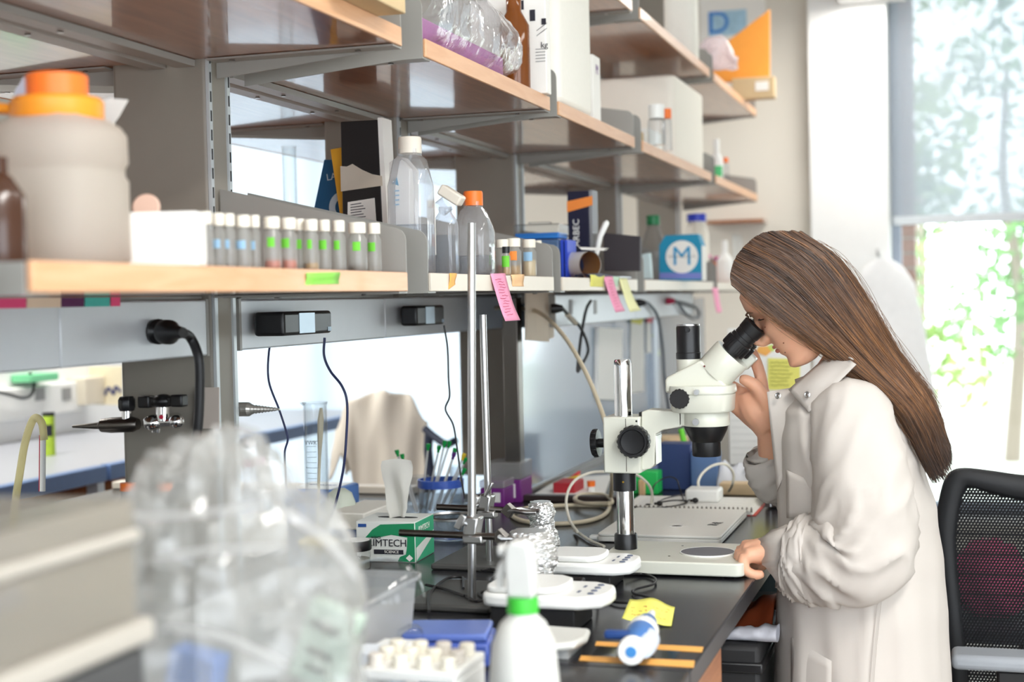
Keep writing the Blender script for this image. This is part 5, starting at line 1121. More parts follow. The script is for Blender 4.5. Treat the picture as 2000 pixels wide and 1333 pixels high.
obj('body', G().lathe(n0, pr, 20, n1 - n0), mat('satin_nickel', (196, 192, 184), .3, .6), t, smooth=12)
obj('mount', G().cyl((-1.21, 2.252, n0.z), (n0.x - .004, yn, n0.z), .009, n=12), M_steel, t)
t_ = slab([(382, 757), (428, 757), (428, 838), (376, 838)], 2.168, .002, mat('tag_grey', (196, 184, 172), .8), 'paper_tag', 'greyish paper tag taped on the near post beside the thick cord', 'paper')
# ================================================================== behind the microscope: panel items and cords
def onp(pxs, m, name, label, cat, x=-1.0635, th=.004):
    return tag(obj(name, G().prism([at(a, b, x=x) for a, b in pxs], (th, 0, 0)), m), label, cat)
onp([(1025, 572), (1070, 570), (1070, 668), (1025, 665)], mat('beige_card', (220, 206, 186), .7), 'hanging_card', 'beige card hanging at the end of the partition panel', 'card', x=-1.02)
onp([(1070, 571), (1079, 571), (1079, 660), (1071, 662)], MATS['beige_card'], 'hanging_card', 'second beige card peeking out behind the first one', 'card', x=-1.035)
onp([(1162, 640), (1209, 643), (1209, 782), (1160, 780)], M_paper, 'paper_sheet', 'stack of white papers clipped to the blue-grey panel behind the pillar', 'paper', th=.012)
onp([(1231, 625), (1256, 628), (1255, 765), (1230, 768)], M_paper, 'paper_sheet', 'long white paper strip with a yellow clip on the panel', 'paper')
onp([(1231, 616), (1256, 622), (1250, 634), (1232, 630)], M_lem, 'yellow_clip', 'yellow note heading the long white paper strip', 'note', x=-1.058)
onp([(1262, 622), (1284, 624), (1283, 690), (1262, 690)], M_paper, 'paper_sheet', 'small white paper with a red top on the panel', 'paper')
onp([(1263, 620), (1285, 622), (1285, 632), (1263, 630)], mat('rose_note', (228, 120, 130), .8), 'red_note', 'rose tab heading the small white paper', 'note', x=-1.058)
onp([(1273, 655), (1281, 655), (1286, 695), (1276, 692)], mat('lime_note', (206, 226, 110), .8), 'lime_note', 'lime green tab hanging on the small white paper', 'note', x=-1.057)
XQ = -1.0
def plugc(pts, r, m, plug, pm, label, x=XQ + .03):
    q = at(plug[0], plug[1], x=-.985); t = thing('power_cable', label, 'cable', (-.999, q.y, q.z))
    obj('plug', G().lathe((-.9985, q.y, q.z), [(0, 0), (.012, 0), (.013, .012), (.008, .03), (0, .032)], 14, (1, .3, 0)), pm, t)
    cord('cord', [Vector((-.97, q.y + .008, q.z))] + [at(a, b, x=x) for a, b in pts], r, m, '', n=6, parent=t); return t
t = plugc([(1105, 610), (1130, 635), (1145, 665), (1148, 690), (1135, 715), (1128, 725), (1131, 690), (1137, 645), (1145, 605), (1154, 588)], .0042, M_cordb, (1086, 603), M_black, 'black power cable looping below the white power strip beside the beige card')
obj('cable_sleeve', G().cyl(at(1108, 615, x=-.969), at(1124, 632, x=-.969), .0065, n=10), mat('sleeve_beige', (200, 190, 170), .7), t)
plugc([(1268, 595), (1285, 620), (1294, 680), (1298, 740), (1306, 800)], .0055, mat('grey_cord', (86, 94, 104), .5), (1250, 592), M_black, 'grey power cable hanging straight down from the white power strip', x=-.985)
plugc([(1335, 592), (1358, 600), (1366, 615), (1355, 622), (1338, 612), (1325, 592)], .006, MATS['grey_cord'], (1308, 588), mat('crimson_plug', (190, 40, 80), .5), 'looped grey power cable with a crimson plug at the strip end', x=-.985)
# ================================================================== foreground on the near worktop
M_film = clear('thin_film', (250, 251, 252), 1.6, .12, .27, (244, 243, 238), bump=1.0, bscale=28)
t = thing('lab_device', 'dark grey boxy lab device at the lower left under the clear bin', 'device', (-.78, .7, ZB))
obj('housing', G().box(-.98, -.612, .3, .995, ZB + .008, 1.148), mat('dark_grey_housing', (74, 74, 74), .45), t, bevel=.008)
obj('top_rail', G().box(-.985, -.607, .295, 1.0, 1.1485, 1.168), mat('rail_white', (178, 172, 162), .45), t, bevel=.004)
for x in (-.95, -.64):
    for y in (.34, .95): obj('foot', G().cyl((x, y, ZB), (x, y, ZB + .009), .015, n=12), M_blackm, t)
t = thing('clear_bin', 'clear plastic bin full of grey packing pieces at the left edge', 'bin', (-.79, .65, 1.169))
z0, z1 = 1.1685, 1.262
g = G().box(-.97, -.615, .3, .985, z0, z0 + .003)
for a in ((-.97, -.967, .3, .985), (-.618, -.615, .3, .985), (-.967, -.618, .3, .303), (-.967, -.618, .982, .985)): g.box(a[0], a[1], a[2], a[3], z0 + .003, z1)
obj('walls', g, clear('bin_plastic', (238, 236, 230), .9, .15, .35, (226, 220, 210)), t)
obj('rim', G().tube([(-.97, .3, z1 - .028), (-.614, .3, z1 - .028), (-.614, .985, z1 - .028), (-.97, .985, z1 - .028), (-.97, .3, z1 - .028)], .005, 8), MATS['rail_white'], t)
random.seed(31); sm_ = [mat('pack_grey', (150, 146, 140), .8), mat('pack_dark', (104, 100, 98), .8), mat('pack_blue', (120, 132, 170), .7)]
mes = []
for m in sm_:
    me = G().lathe((0, 0, 0), [(0, -.02), (.007, -.02), (.0085, .01), (.0085, .02), (0, .02)], 8).mesh('packing_piece'); me.materials.append(m); mes.append(me)
for i in range(230):
    o = bpy.data.objects.new('packing_piece', mes[random.choice((0, 0, 0, 1, 1, 2))]); COL.objects.link(o); o.parent = t
    o.location = Vector((random.uniform(-.95, -.632), random.uniform(.45, .965), random.uniform(z0 + .016, z1 - .028))) - Vector(t.location)
    o.rotation_euler = (random.uniform(0, 3), random.uniform(0, 3), random.uniform(0, 3))
# clear bag with a green-labelled pack
t = thing('clear_bag', 'big crumpled clear plastic bag in the foreground holding a green labelled pack', 'bag', (-.57, 1.16, ZB))
bc_ = at(440, 1150, y=1.16)
def bag2(u, v):
    b = -math.pi / 2 + math.pi * u; a = 2 * math.pi * v; d = Vector((math.cos(b) * math.cos(a), math.cos(b) * math.sin(a), math.sin(b)))
    n1 = noise.noise(d * 1.7 + Vector((3, 1, 7))); n2 = 1 - 2 * abs(noise.noise(d * 3.3 + Vector((9, 2, 4)))); n3 = noise.noise(d * 7 + Vector((1, 8, 2)))
    n4 = 1 - 2 * abs(noise.noise(d * 6 + Vector((2, 5, 9))))
    r = 1 + .18 * n1 + .16 * (n2 - .5) + .03 * n3 + .05 * (n4 - .5)
    p = Vector((bc_.x + .116 * d.x * r, 1.16 + .12 * d.y * r, ZB + .185 + .19 * d.z * r)); p.z = max(p.z, ZB + .0012); return p
obj('film', G().grid(bag2, 44, 64, cv=True), M_film, t, smooth=30)
g = G()
for k, pts in enumerate(([(225, 1000), (300, 1010), (420, 1000), (520, 985)], [(300, 1090), (420, 1075), (560, 1070)], [(560, 1000), (640, 1060), (700, 1130)], [(285, 1225), (420, 1240), (560, 1300)])):
    g.tube(spline([at(a, b, y=1.05) for a, b in pts], 6), [.0012] + [.0028] * (6 * (len(pts) - 1) - 1) + [.0012], 6)
obj('film_crease', g, clear('crease', (255, 255, 255), 1.5, .1, .45), t)
q = at(640, 1260, y=1.2)
pk = obj('labelled_pack', G().obox(q, (.05, .02, .075), Matrix.Rotation(.35, 3, 'Y')), mat('sage_card', (176, 192, 178), .6), t, bevel=.002)
for i, (dx, dz, w, h) in enumerate(((.002, .018, .03, .008), (-.004, -.006, .026, .006), (-.008, -.02, .02, .005))): obj('print_block', G().obox(q + Vector((dx, -.0108, dz)), (w, .001, h), Matrix.Rotation(.35, 3, 'Y')), mat('print_dark', (90, 94, 92), .7), pk)
q = at(385, 1310, y=1.2); obj('blue_wrapper', G().obox(q, (.05, .03, .04), Matrix.Rotation(.2, 3, 'Y')), mat('wrapper_blue', (110, 140, 200), .6), t, bevel=.003)
# clear tub with a dome
t = thing('clear_tub', 'clear plastic storage tub right of the crumpled bag', 'tub', (-.83, 1.75, ZB))
x0, x1, y0, y1, z1 = -.935, -.728, 1.56, 1.90, 1.03
def tubring(s, z): return [(lerp((x0 + x1) / 2, x, s), lerp((y0 + y1) / 2, y, s), z) for x, y in rrect(x0, x1, y0, y1, .02)]
g = G(); rows = [tubring(.88, ZB + .001), tubring(.9, ZB + .003), tubring(.985, z1 - .008), tubring(1.03, z1 - .006), tubring(1.03, z1)]
n = len(rows[0]); vs = [p for r_ in rows for p in r_]; fs = [(i * n + k, i * n + (k + 1) % n, (i + 1) * n + (k + 1) % n, (i + 1) * n + k) for i in range(len(rows) - 1) for k in range(n)] + [tuple(range(n))]
g.add(vs, fs); obj('walls', g, clear('tub_plastic', (242, 243, 242), .9, .12, .5), t, solid=.002)
q = at(745, 1120, y=1.78)
tag(obj('clear_dome', G().lathe((q.x, 1.78, q.z - .03), [(.058, 0), (.055, .015), (.045, .032), (.028, .044), (.01, .049), (0, .049)], 28), M_clear), 'clear plastic dome lid lying in the storage tub', 'lid')
for i, (px, py, y, s) in enumerate(((770, 1180, 1.72, .03), (745, 1215, 1.66, .034), (790, 1150, 1.84, .026))):
    q = at(px, py, y=y); tag(obj('vial_carton', G().obox((q.x, y, ZB + .004 + s), (s * 1.6, s * 1.4, s * 2), Matrix.Rotation(.3 * i, 3, 'Z')), (M_plw, mat('frost_white', (226, 232, 240), .4), M_clear)[i], bevel=.003), ('white carton inside the clear tub', 'frosted carton at the front of the clear tub', 'clear small box at the back of the tub')[i], 'carton')
# blue tip-box lid
t = thing('blue_box', 'flat translucent blue box in front of the white balance', 'box', (-.695, 2.0, ZB))
R3_ = Matrix.Rotation(math.radians(12), 3, 'Z'); bx_, by_ = at(876, 1262, z=ZB + .02).xy
obj('body', G().obox((bx_, by_, ZB + .018), (.125, .10, .034), R3_), mat('translucent_blue', (86, 112, 205), .25, trans=.4), t, bevel=.005)
obj('lid', G().obox((bx_, by_, ZB + .041), (.118, .094, .011), R3_), mat('blue_lid', (110, 136, 220), .25, trans=.35), t, bevel=.004)
# white tube rack
t = thing('tube_rack', 'white tube rack at the bottom edge beside the spray bottle', 'rack', (-.66, 1.6, ZB))
q = at(830, 1300, y=1.6); rx = q.x
obj('frame', G().box(rx - .065, rx + .055, 1.55, 1.66, ZB, ZB + .012).box(rx - .065, rx + .055, 1.55, 1.66, ZB + .062, ZB + .074).box(rx - .065, rx - .061, 1.55, 1.66, ZB + .012, ZB + .062).box(rx + .051, rx + .055, 1.55, 1.66, ZB + .012, ZB + .062), M_plw, t, bevel=.003)
for i in range(4):
    for j in range(3):
        x, y = rx - .05 + i * .03, 1.57 + j * .034
        obj('tube_cap', G().lathe((x, y, ZB + .0745), [(0, 0), (.009, 0), (.0095, .012), (.008, .014), (0, .014)], 14), M_caps if (i + j) % 4 else mat('cap_soft', (214, 206, 196), .5), t)
# spray bottle
q = at(1021, 1190, y=1.56); c = (q.x, 1.56, 0); k = mpp(q)
zc0, zc1 = at(1021, 1196, y=1.56).z, at(1021, 1166, y=1.56).z; zt = at(1015, 1056, y=1.56).z
t = thing('spray_bottle', 'white trigger spray bottle with a bright green collar', 'spray bottle', (q.x, 1.56, ZB))
obj('body', G().lathe(c, [(0, ZB + .001), (.040, ZB + .001), (.042, ZB + .008), (.041, ZB + .06), (.036, zc0 - .035), (.026, zc0 - .012), (.0165, zc0 - .003), (.0155, zc0), (0, zc0)], 36), mat('frosted_bottle', (212, 212, 206), .45), t)
obj('collar', G().lathe(c, [(0, zc0), (.0178, zc0), (.018, zc0 + .002), (.0175, zc1), (0, zc1)], 36), mat('collar_green', (66, 190, 60), .4), t)
hd_ = obj('sprayer_head', G().prism([(q.x + x, 1.547, z) for x, z in ((-.0165, zc1), (.0165, zc1), (.0165, zc1 + .02), (.0155, zt - .02), (.012, zt - .003), (.004, zt), (-.010, zt), (-.016, zt - .006), (-.018, zt - .03), (-.0165, zc1 + .015))], (0, .026, 0)), mat('sprayer_white', (206, 206, 202), .45), t, bevel=.006, seg=3)
M_spr = hd_.data.materials[0]
obj('trigger', G().tube([(q.x - .014, 1.56, zt - .02), (q.x - .022, 1.56, zt - .03), (q.x - .027, 1.56, zt - .042), (q.x - .026, 1.56, zt - .055)], [.005, .006, .0055, .004], 8), M_spr, t)
obj('nozzle', G().cyl((q.x - .014, 1.56, zt - .012), (q.x - .026, 1.56, zt - .012), .0075, .007, 12), M_spr, t)
# small things around the near post
for i, px in enumerate((250, 322)):
    q = at(px, 955, y=2.02 + .03 * i); zt = at(px, 944, y=2.02 + .03 * i).z
    t = thing('orange_cap_bottle', 'small bottle with an orange cap behind the bag, the ' + ('one nearer the hose' if i == 0 else 'one nearer the black cord'), 'bottle', (q.x, q.y, ZB), group='small orange-capped bottles by the post')
    obj('glass', G().lathe((q.x, q.y, ZB), [(0, .001), (.02, .001), (.021, .005), (.021, zt - ZB - .035), (.012, zt - ZB - .022), (.012, zt - ZB - .01)], 18), clear('vial_glass', (232, 234, 230), 1, .05, .16), t)
    obj('cap', G().lathe((q.x, q.y, 0), [(0, zt - .012), (.0125, zt - .012), (.0125, zt), (0, zt)], 18), M_orange, t)
t = thing('test_tube_rack', 'white block holding two magenta-capped tubes beside the near post', 'rack', (-1.32, 2.62, ZB))
q0 = at(484, 900, y=2.6); q1 = at(507, 897, y=2.68)
obj('block', G().box(min(q0.x, q1.x) - .03, max(q0.x, q1.x) + .03, 2.57, 2.71, ZB, ZB + .075), M_foam, t, bevel=.004)
for i, (q, w) in enumerate(((q0, 16), (q1, 14))):
    r = w / 2 * mpp(q) * 1.6
    o = thing('centrifuge_tube', 'magenta-capped tube beside the near post, ' + ('front one' if i == 0 else 'rear one'), 'tube', (q.x, q.y, ZB + .076), group='magenta-capped tubes by the post')
    obj('tube', G().lathe((q.x, q.y, 0), [(0, ZB + .0755), (r * .8, ZB + .077), (r * .85, q.z - .01)], 16), clear('tube_graduated', (240, 240, 244), .9, .06, .2), o)
    obj('cap', G().lathe((q.x, q.y, 0), [(0, q.z - .012), (r, q.z - .012), (r, q.z + .004), (0, q.z + .004)], 20), mat('magenta_cap', (200, 40, 140), .4), o)
# hose and thermometer on the far half
yh = 2.35
cord('clear_hose', [at(20, 1120, y=yh)] + [at(a, b, y=yh) for a, b in ((30, 985), (38, 930), (48, 870), (60, 830), (70, 816), (82, 828), (86, 860))], .0072, clear('hose_plastic', (236, 232, 200), .8, .1, .55, (232, 226, 190)), 'pale yellow hose arching up at the left edge', sides=12, cat='hose')
t = thing('thermometer', 'white scaled tube with a red line under the hose', 'thermometer', at(82, 940, y=yh))
a, b = at(83, 960, y=yh), at(84, 850, y=yh)
obj('tube', G().cyl(a, b, .0055, n=12), M_plw, t); obj('red_line', G().cyl(a + Vector((-.0046, -.004, 0)), b + Vector((-.0046, -.004, 0)), .0009, n=6), mat('red_mark', (200, 40, 70), .5), t)
# coloured labels along the strip top
cols = [((-40, 50), (236, 80, 130), 'pink'), ((52, 118), (240, 214, 186), 'cream'), ((119, 163), (92, 40, 84), 'plum'), ((165, 213), (80, 190, 176), 'teal'), ((216, 234), (240, 84, 132), 'short pink')]
for i, ((a, b), c, nm) in enumerate(cols):
    P = [at(x, y, x=-1.1985) for x, y in ((a, 603 - a * .02), (b, 603 - b * .02), (b, 583 - b * .01), (a, 583 - a * .01))]
    tag(obj('label_strip', G().prism(P, (.001, 0, 0)), mat('strip_' + nm.replace(' ', '_'), c, .7)), nm + ' label strip stuck above the near power strip', 'label')
# far-side measuring cylinder on the shelf
q = at(567, 400, x=-1.6); zt = at(567, 286, y=q.y).z; r = 14 * mpp(q)
t = thing('measuring_cylinder', 'slim glass measuring cylinder on the far-side shelf against the bright window', 'measuring cylinder', (q.x, q.y, S1))
obj('glass', G().lathe((q.x, q.y, 0), [(r * 1.6, S1), (r * 1.6, S1 + .006), (r, S1 + .012), (r, zt - .004), (r * 1.15, zt), (r * .95, zt - .002), (r * .88, S1 + .014), (0, S1 + .012)], 28), M_glass, t)
for kk in range(9): obj('graduation', G().tube([(q.x + r * 1.01 * math.sin(aa), q.y - r * 1.01 * math.cos(aa), S1 + .06 + kk * .016) for aa in (-.6, -.2, .2, .6)], .0005, 4), MATS['print_grey'], t)
# ================================================================== the woman at the microscope
YH = YM + .004
M_skin = mat('skin', (224, 170, 140), .5, var=.05, scale=40, sss=.25, bump=.04, bscale=700)
M_coat = mat('coat_cotton', (192, 185, 178), .85, var=.015, scale=6, bump=.06, bscale=900)
def hp(px, py, y): return at(px, py, y=y)
person = thing('person', 'woman with long brown hair in a white lab coat looking into the microscope', 'person', (at(1690, 1000, y=2.75).x, 2.75, 0))
th = math.radians(33); UP = Vector((-math.sin(th), 0, math.cos(th))); FW = Vector((-math.cos(th), 0, -math.sin(th))); SD = Vector((0, 1, 0)); HS = .95
OH = hp(1448, 590, YH) - (UP * .05 + FW * .088) * HS
def head(f, u, s=0): return OH + (FW * f + UP * u + SD * s) * HS
PF = [(-.118, .050), (-.112, .074), (-.104, .081), (-.094, .078), (-.086, .074), (-.074, .082), (-.066, .080), (-.058, .084), (-.048, .081), (-.042, .079), (-.02, .084), (0, .083), (.012, .087), (.03, .091), (.055, .088), (.075, .068), (.09, .042), (.103, .0)]
PB = [(-.118, .03), (-.11, .0), (-.09, -.03), (-.06, -.058), (-.03, -.082), (0, -.088), (.04, -.090), (.07, -.07), (.09, -.042), (.103, 0)]
PWD = [(-.118, .010), (-.112, .022), (-.1, .033), (-.085, .043), (-.06, .055), (-.03, .063), (0, .067), (.03, .070), (.06, .062), (.08, .045), (.095, .024), (.103, .002)]
def headf(u, v):
    h = -.118 + .221 * u; a = 2 * math.pi * v; f1, f0, w = prof1(PF, h), prof1(PB, h), prof1(PWD, h)
    mid = lerp(f0, f1, .45); ca, sa = math.cos(a), math.sin(a)
    e = 2.3; k = (abs(ca) ** e + abs(sa) ** e) ** (-1 / e); f = mid + (f1 - mid) * ca * k if ca > 0 else mid + (mid - f0) * ca * k
    s = w * sa * k
    if ca > 0: # hollow the eye sockets slightly
        f -= .012 * math.exp(-((h - .0) / .013) ** 2 - ((abs(s) - .031) / .015) ** 2)
        f += .006 * math.exp(-((h + .03) / .02) ** 2 - ((abs(s) - .038) / .018) ** 2)
    return head(f, h, s)
B = G()
def closed(fn, nu, nv):
    b0 = len(B.v); B.grid(fn, nu, nv, cv=True); B.f.append(tuple(b0 + i for i in range(nv))); B.f.append(tuple(b0 + (nu - 1) * nv + i for i in range(nv)))
closed(headf, 60, 48)
B.tube([head(.078, .012), head(.086, -.004), head(.099, -.020), head(.106, -.030), head(.096, -.039), head(.082, -.042)], [.006, .0075, .009, .0098, .0088, .006], 12)
for s in (-1, 1): B.ball(head(.088, -.034, s * .0105), .0075, 10)
def limb(pts, rad, n=14, k=5):
    P = spline(pts, k); m = len(pts) - 1; R = [prof1([(i, r) for i, r in enumerate(rad)], j / k) for j in range(len(P))]; B.tube(P, R, n)
# neck, trunk and legs (mostly under the coat)
nb = hp(1648, 752, 2.735)
limb([head(-.025, -.05), head(-.048, -.10), (head(-.05, -.13) + nb) / 2 + Vector((.01, .02, .0)), nb, nb + Vector((.03, 0, -.12))], [.056, .052, .051, .058, .08], 18)
TC = 2.745
tr = [(hp(1650, 790, TC), .085), (hp(1655, 850, TC), .11), (hp(1668, 950, TC), .115), (hp(1680, 1050, TC), .11), (hp(1688, 1180, TC), .115), (hp(1690, 1330, TC), .12)]
limb([p for p, _ in tr], [r for _, r in tr], 20)
limb([hp(1652, 812, 2.62), hp(1650, 800, TC), hp(1645, 812, 2.88)], [.05, .06, .05], 14)
hipz = tr[-1][0]
for s in (-1, 1):
    limb([hipz + Vector((0, s * .085, .02)), Vector((hipz.x, TC + s * .09, .45)), Vector((hipz.x + .02, TC + s * .09, .1)), Vector((hipz.x - .03, TC + s * .09, .05)), Vector((hipz.x - .14, TC + s * .095, .035))], [.085, .06, .045, .042, .03], 12)
# near (left) arm and hand
W1 = hp(1522, 1078, 2.595)
limb([hp(1660, 815, 2.60), hp(1695, 950, 2.575), hp(1702, 1075, 2.56), hp(1610, 1085, 2.575), W1], [.05, .047, .042, .04, .029], 14)
def hand(wrist, knuckles, chains, r, thumb, rt):
    for kn in knuckles: limb([wrist, wrist.lerp(kn, .5), kn], [.023, .0185, .0135], 10, 4)
    c = sum((Vector(k) for k in knuckles), Vector()) / len(knuckles)
    limb([wrist, wrist.lerp(c, .5), wrist.lerp(c, .95)], [.024, .025, .017], 12, 4)
    for kn, ch, rr in zip(knuckles, chains, r): limb([kn] + ch, [rr * 1.12] + [rr] * (len(ch) - 1) + [rr * .78], 10, 4)
    limb(thumb, rt, 10, 4)
kn = [hp(1455, 1086, 2.560), hp(1450, 1080, 2.578), hp(1447, 1074, 2.596), hp(1450, 1068, 2.614)]
chs = []
for i, k in enumerate(kn):
    y = (2.556, 2.574, 2.592, 2.61)[i]; d = (8, 3, 0, 0)[i]
    chs.append([hp(1443 + d, 1098 + i, y), hp(1450 + d, 1116, y), hp(1468 + d, 1124, y + .002), hp(1484 + d, 1120, y + .004)])
hand(W1, kn, chs, [.0095, .0102, .0104, .0100], [W1 + Vector((-.01, .012, -.008)), hp(1490, 1100, 2.632), hp(1472, 1110, 2.640), hp(1458, 1112, 2.638)], [.016, .0135, .0115, .0085])
# far (right) arm and raised hand behind the microscope head
YR = YM + .085
W2 = hp(1500, 838, YR + .01)
limb([hp(1640, 815, 2.88), hp(1594, 930, 2.935), hp(1562, 972, 2.93), hp(1515, 900, YR + .05), W2], [.046, .04, .034, .029, .0225], 14)
kn2 = [hp(1452, 742, YR + .012), hp(1446, 762, YR + .014), hp(1442, 782, YR + .012), hp(1442, 800, YR + .008)]
ch2 = [[hp(1486, 738, YR - .002), hp(1478, 712, YR - .006), hp(1468, 690, YR - .008), hp(1456, 676, YR - .01)],
       [hp(1425, 750, YR + .01), hp(1408, 738, YR), hp(1400, 728, YR - .01)],
       [hp(1420, 772, YR + .008), hp(1402, 762, YR - .002), hp(1396, 752, YR - .012)],
       [hp(1424, 792, YR + .004), hp(1408, 786, YR - .004), hp(1400, 778, YR - .012)]]
kn2[0] = hp(1488, 758, YR + .002)
hand(W2, kn2, ch2, [.0118, .0095, .0092, .008], [W2 + Vector((.0, -.008, .02)), hp(1496, 790, YR - .012), hp(1478, 758, YR - .022), hp(1458, 744, YR - .026), hp(1444, 740, YR - .028)], [.020, .017, .0135, .0118, .0085])
limb([W2, hp(1475, 800, YR + .004), hp(1460, 768, YR + .008)], [.026, .031, .024], 12)
limb([hp(1442, 805, YR + .006), hp(1440, 785, YR + .008), hp(1450, 755, YR + .01)], [.014, .016, .014], 10)
body = obj('body', B, M_skin, person, smooth=180)
rm = body.modifiers.new('remesh', 'REMESH'); rm.mode = 'VOXEL'; rm.voxel_size = .0034; rm.use_smooth_shade = True
sm = body.modifiers.new('smooth', 'SMOOTH'); sm.factor = .5; sm.iterations = 5
# face details
M_lip = mat('lips', (206, 128, 112), .4, var=.04, sss=.2)
lg = G()
for du, rr, df in ((-.0575, .0036, .0850), (-.0668, .0044, .0832)):
    lg.tube([head(df - .011, du - .002, -.023), head(df - .0025, du, -.012), head(df, du + (.0006 if rr < .005 else -.0006), 0), head(df - .0025, du, .012), head(df - .010, du - .001, .021)], [.0012, rr * .85, rr, rr * .85, .0012], 10)
obj('lips', lg, M_lip, person)
for s in (-1, 1):
    e = obj('eye', G().ball(head(.056, .0, s * .027), .0105, 16), mat('eye_white', (232, 228, 224), .2, var=0), person)
    obj('eyelashes', G().tube([head(.074, .002, s * .019), head(.077, .001, s * .027), head(.074, -.001, s * .036), head(.066, -.004, s * .043)], [.0008, .0013, .0013, .0008], 6), mat('lash', (38, 26, 20), .6), e)
    obj('eyebrow', G().tube([head(.091, .017, s * .014), head(.0915, .022, s * .026), head(.086, .023, s * .038), head(.076, .017, s * .049)], [.0014, .002, .0018, .0008], 8), mat('brow', (110, 80, 60), .8), person)
for i, (f, u, s) in enumerate(((.060, -.062, -.0495), (.069, -.078, -.037), (.072, -.018, -.0485))):
    obj('mole', G().ball(head(f, u, s), .0013, 8), mat('mole_brown', (120, 70, 50), .6), person)
# ------------------------------------------------ lab coat
def ringtab(tab):
    out = []
    for py, a, b, w in tab:
        p, q = hp(a, py, TC), hp(b, py, TC); out.append(((p.z + q.z) / 2, (p.x + q.x) / 2, abs(q.x - p.x) / 2, w))
    return out
RT = ringtab([(728, 1600, 1694, .055), (745, 1565, 1714, .1), (765, 1538, 1731, .135), (800, 1524, 1753, .165), (850, 1518, 1780, .178), (900, 1520, 1800, .18), (1000, 1523, 1827, .176), (1100, 1523, 1841, .18), (1200, 1521, 1849, .19), (1333, 1520, 1857, .205), (1480, 1515, 1866, .22), (1640, 1510, 1872, .228)])
def coatf(u, v):
    k = u * (len(RT) - 1); i = min(int(k), len(RT) - 2); f = k - i; f = f * f * (3 - 2 * f)
    z, cx, hx, w = [lerp(RT[i][j], RT[i + 1][j], f) for j in range(4)]; z = lerp(RT[i][0], RT[i + 1][0], k - i)
    a = 2 * math.pi * v; ca, sa = math.cos(a), math.sin(a); e = 2.35; s = (abs(ca) ** e + abs(sa) ** e) ** (-1 / e)
    low = min(1, max(0, (u - .3) / .6)); d = 1 + low * (.028 * math.sin(a * 5 + 1.3 + 1.5 * u) + .02 * math.sin(a * 9 + 4 * u)) + .05 * max(0, 1 - 2 * abs(noise.noise(Vector((ca * 2.2, sa * 2.2, u * 3 + 4))))) ** 2.5 + .018 * noise.noise(Vector((ca * 5, sa * 5, u * 5)))
    return Vector((cx + hx * ca * s * (1 + (d - 1) * .45), TC + w * sa * s * d, z))
coat = obj('lab_coat', G().grid(coatf, 70, 90, cv=True), M_coat, person, smooth=180)
def sleeve(name, pts, rads, fold, seed, k=9, n=48, squash=None, cuff=None):
    P = spline(pts, k); m = len(P); u0 = None; g = G(); vs = []
    d0 = (P[1] - P[0]).normalized(); u = d0.cross(Vector((0, 1, 0))).normalized()
    for i, p in enumerate(P):
        d = (P[min(i + 1, m - 1)] - P[max(i - 1, 0)]).normalized(); u = (u - d * u.dot(d)).normalized(); w = d.cross(u); t = i / (m - 1); R = prof1([(j / (len(rads) - 1), r) for j, r in enumerate(rads)], t)
        F = prof1(fold, t)
        for q in range(n):
            a = 2 * math.pi * q / n; c_, s_ = math.cos(a), math.sin(a)
            n1 = noise.noise(Vector((c_ * 1.3 + seed, s_ * 1.3, t * 5))); n2 = 1 - 2 * abs(noise.noise(Vector((c_ * 1.3 + 2 * t, s_ * 1.3 + seed, t * 7 + 1.2 * c_ + 2))))
            n2 = max(0, n2) ** 2.6; n3 = max(0, 1 - 2 * abs(noise.noise(Vector((c_ * 2.2 + t * 3, s_ * 2.2 + seed, t * 12 + c_ * 1.5))))) ** 3
            r = R * (1 + .07 * n1 + F * (.12 * (n2 - .35) + .05 * (n3 - .25)))
            vs.append(p + u * (r * c_) + w * (r * s_))
    fs = [(i * n + q, i * n + (q + 1) % n, (i + 1) * n + (q + 1) % n, (i + 1) * n + q) for i in range(m - 1) for q in range(n)]
    g.add(vs, fs); o = obj(name, g, M_coat, person, smooth=180, solid=.0015); return o
FD = [(0, .3), (.3, .55), (.5, 1.1), (.7, 1.1), (1, .8)]
sleeve('sleeve', [hp(1640, 775, 2.665), hp(1658, 815, 2.625), hp(1672, 880, 2.592), hp(1684, 960, 2.572), hp(1688, 1040, 2.56), hp(1672, 1085, 2.558), hp(1630, 1092, 2.562), hp(1592, 1092, 2.57), hp(1566, 1094, 2.58)], [.045, .075, .08, .083, .087, .09, .082, .073, .068], FD, 1.7, k=10, n=56)
sleeve('rolled_cuff', [hp(1602, 1094, 2.575), hp(1592, 1094, 2.577), hp(1576, 1093, 2.58), hp(1558, 1090, 2.585), hp(1545, 1088, 2.588), hp(1541, 1087, 2.588), hp(1550, 1088, 2.587), hp(1565, 1090, 2.585)], [.070, .076, .077, .073, .065, .054, .047, .044], [(0, .9), (1, .9)], 4.4, k=7, n=56)
sleeve('sleeve', [hp(1640, 790, 2.86), hp(1615, 860, 2.925), hp(1592, 935, 2.945), hp(1568, 975, 2.935), hp(1540, 950, YR + .09), hp(1512, 915, YR + .06)], [.06, .064, .056, .048, .044, .044], FD, 6.1, k=8, n=44)
sleeve('rolled_cuff', [hp(1522, 945, YR + .085), hp(1515, 930, YR + .072), hp(1506, 908, YR + .058), hp(1499, 888, YR + .048), hp(1497, 884, YR + .046), hp(1502, 895, YR + .05)], [.050, .054, .053, .046, .037, .03], [(0, .7), (1, .7)], 8.2, k=7, n=44)
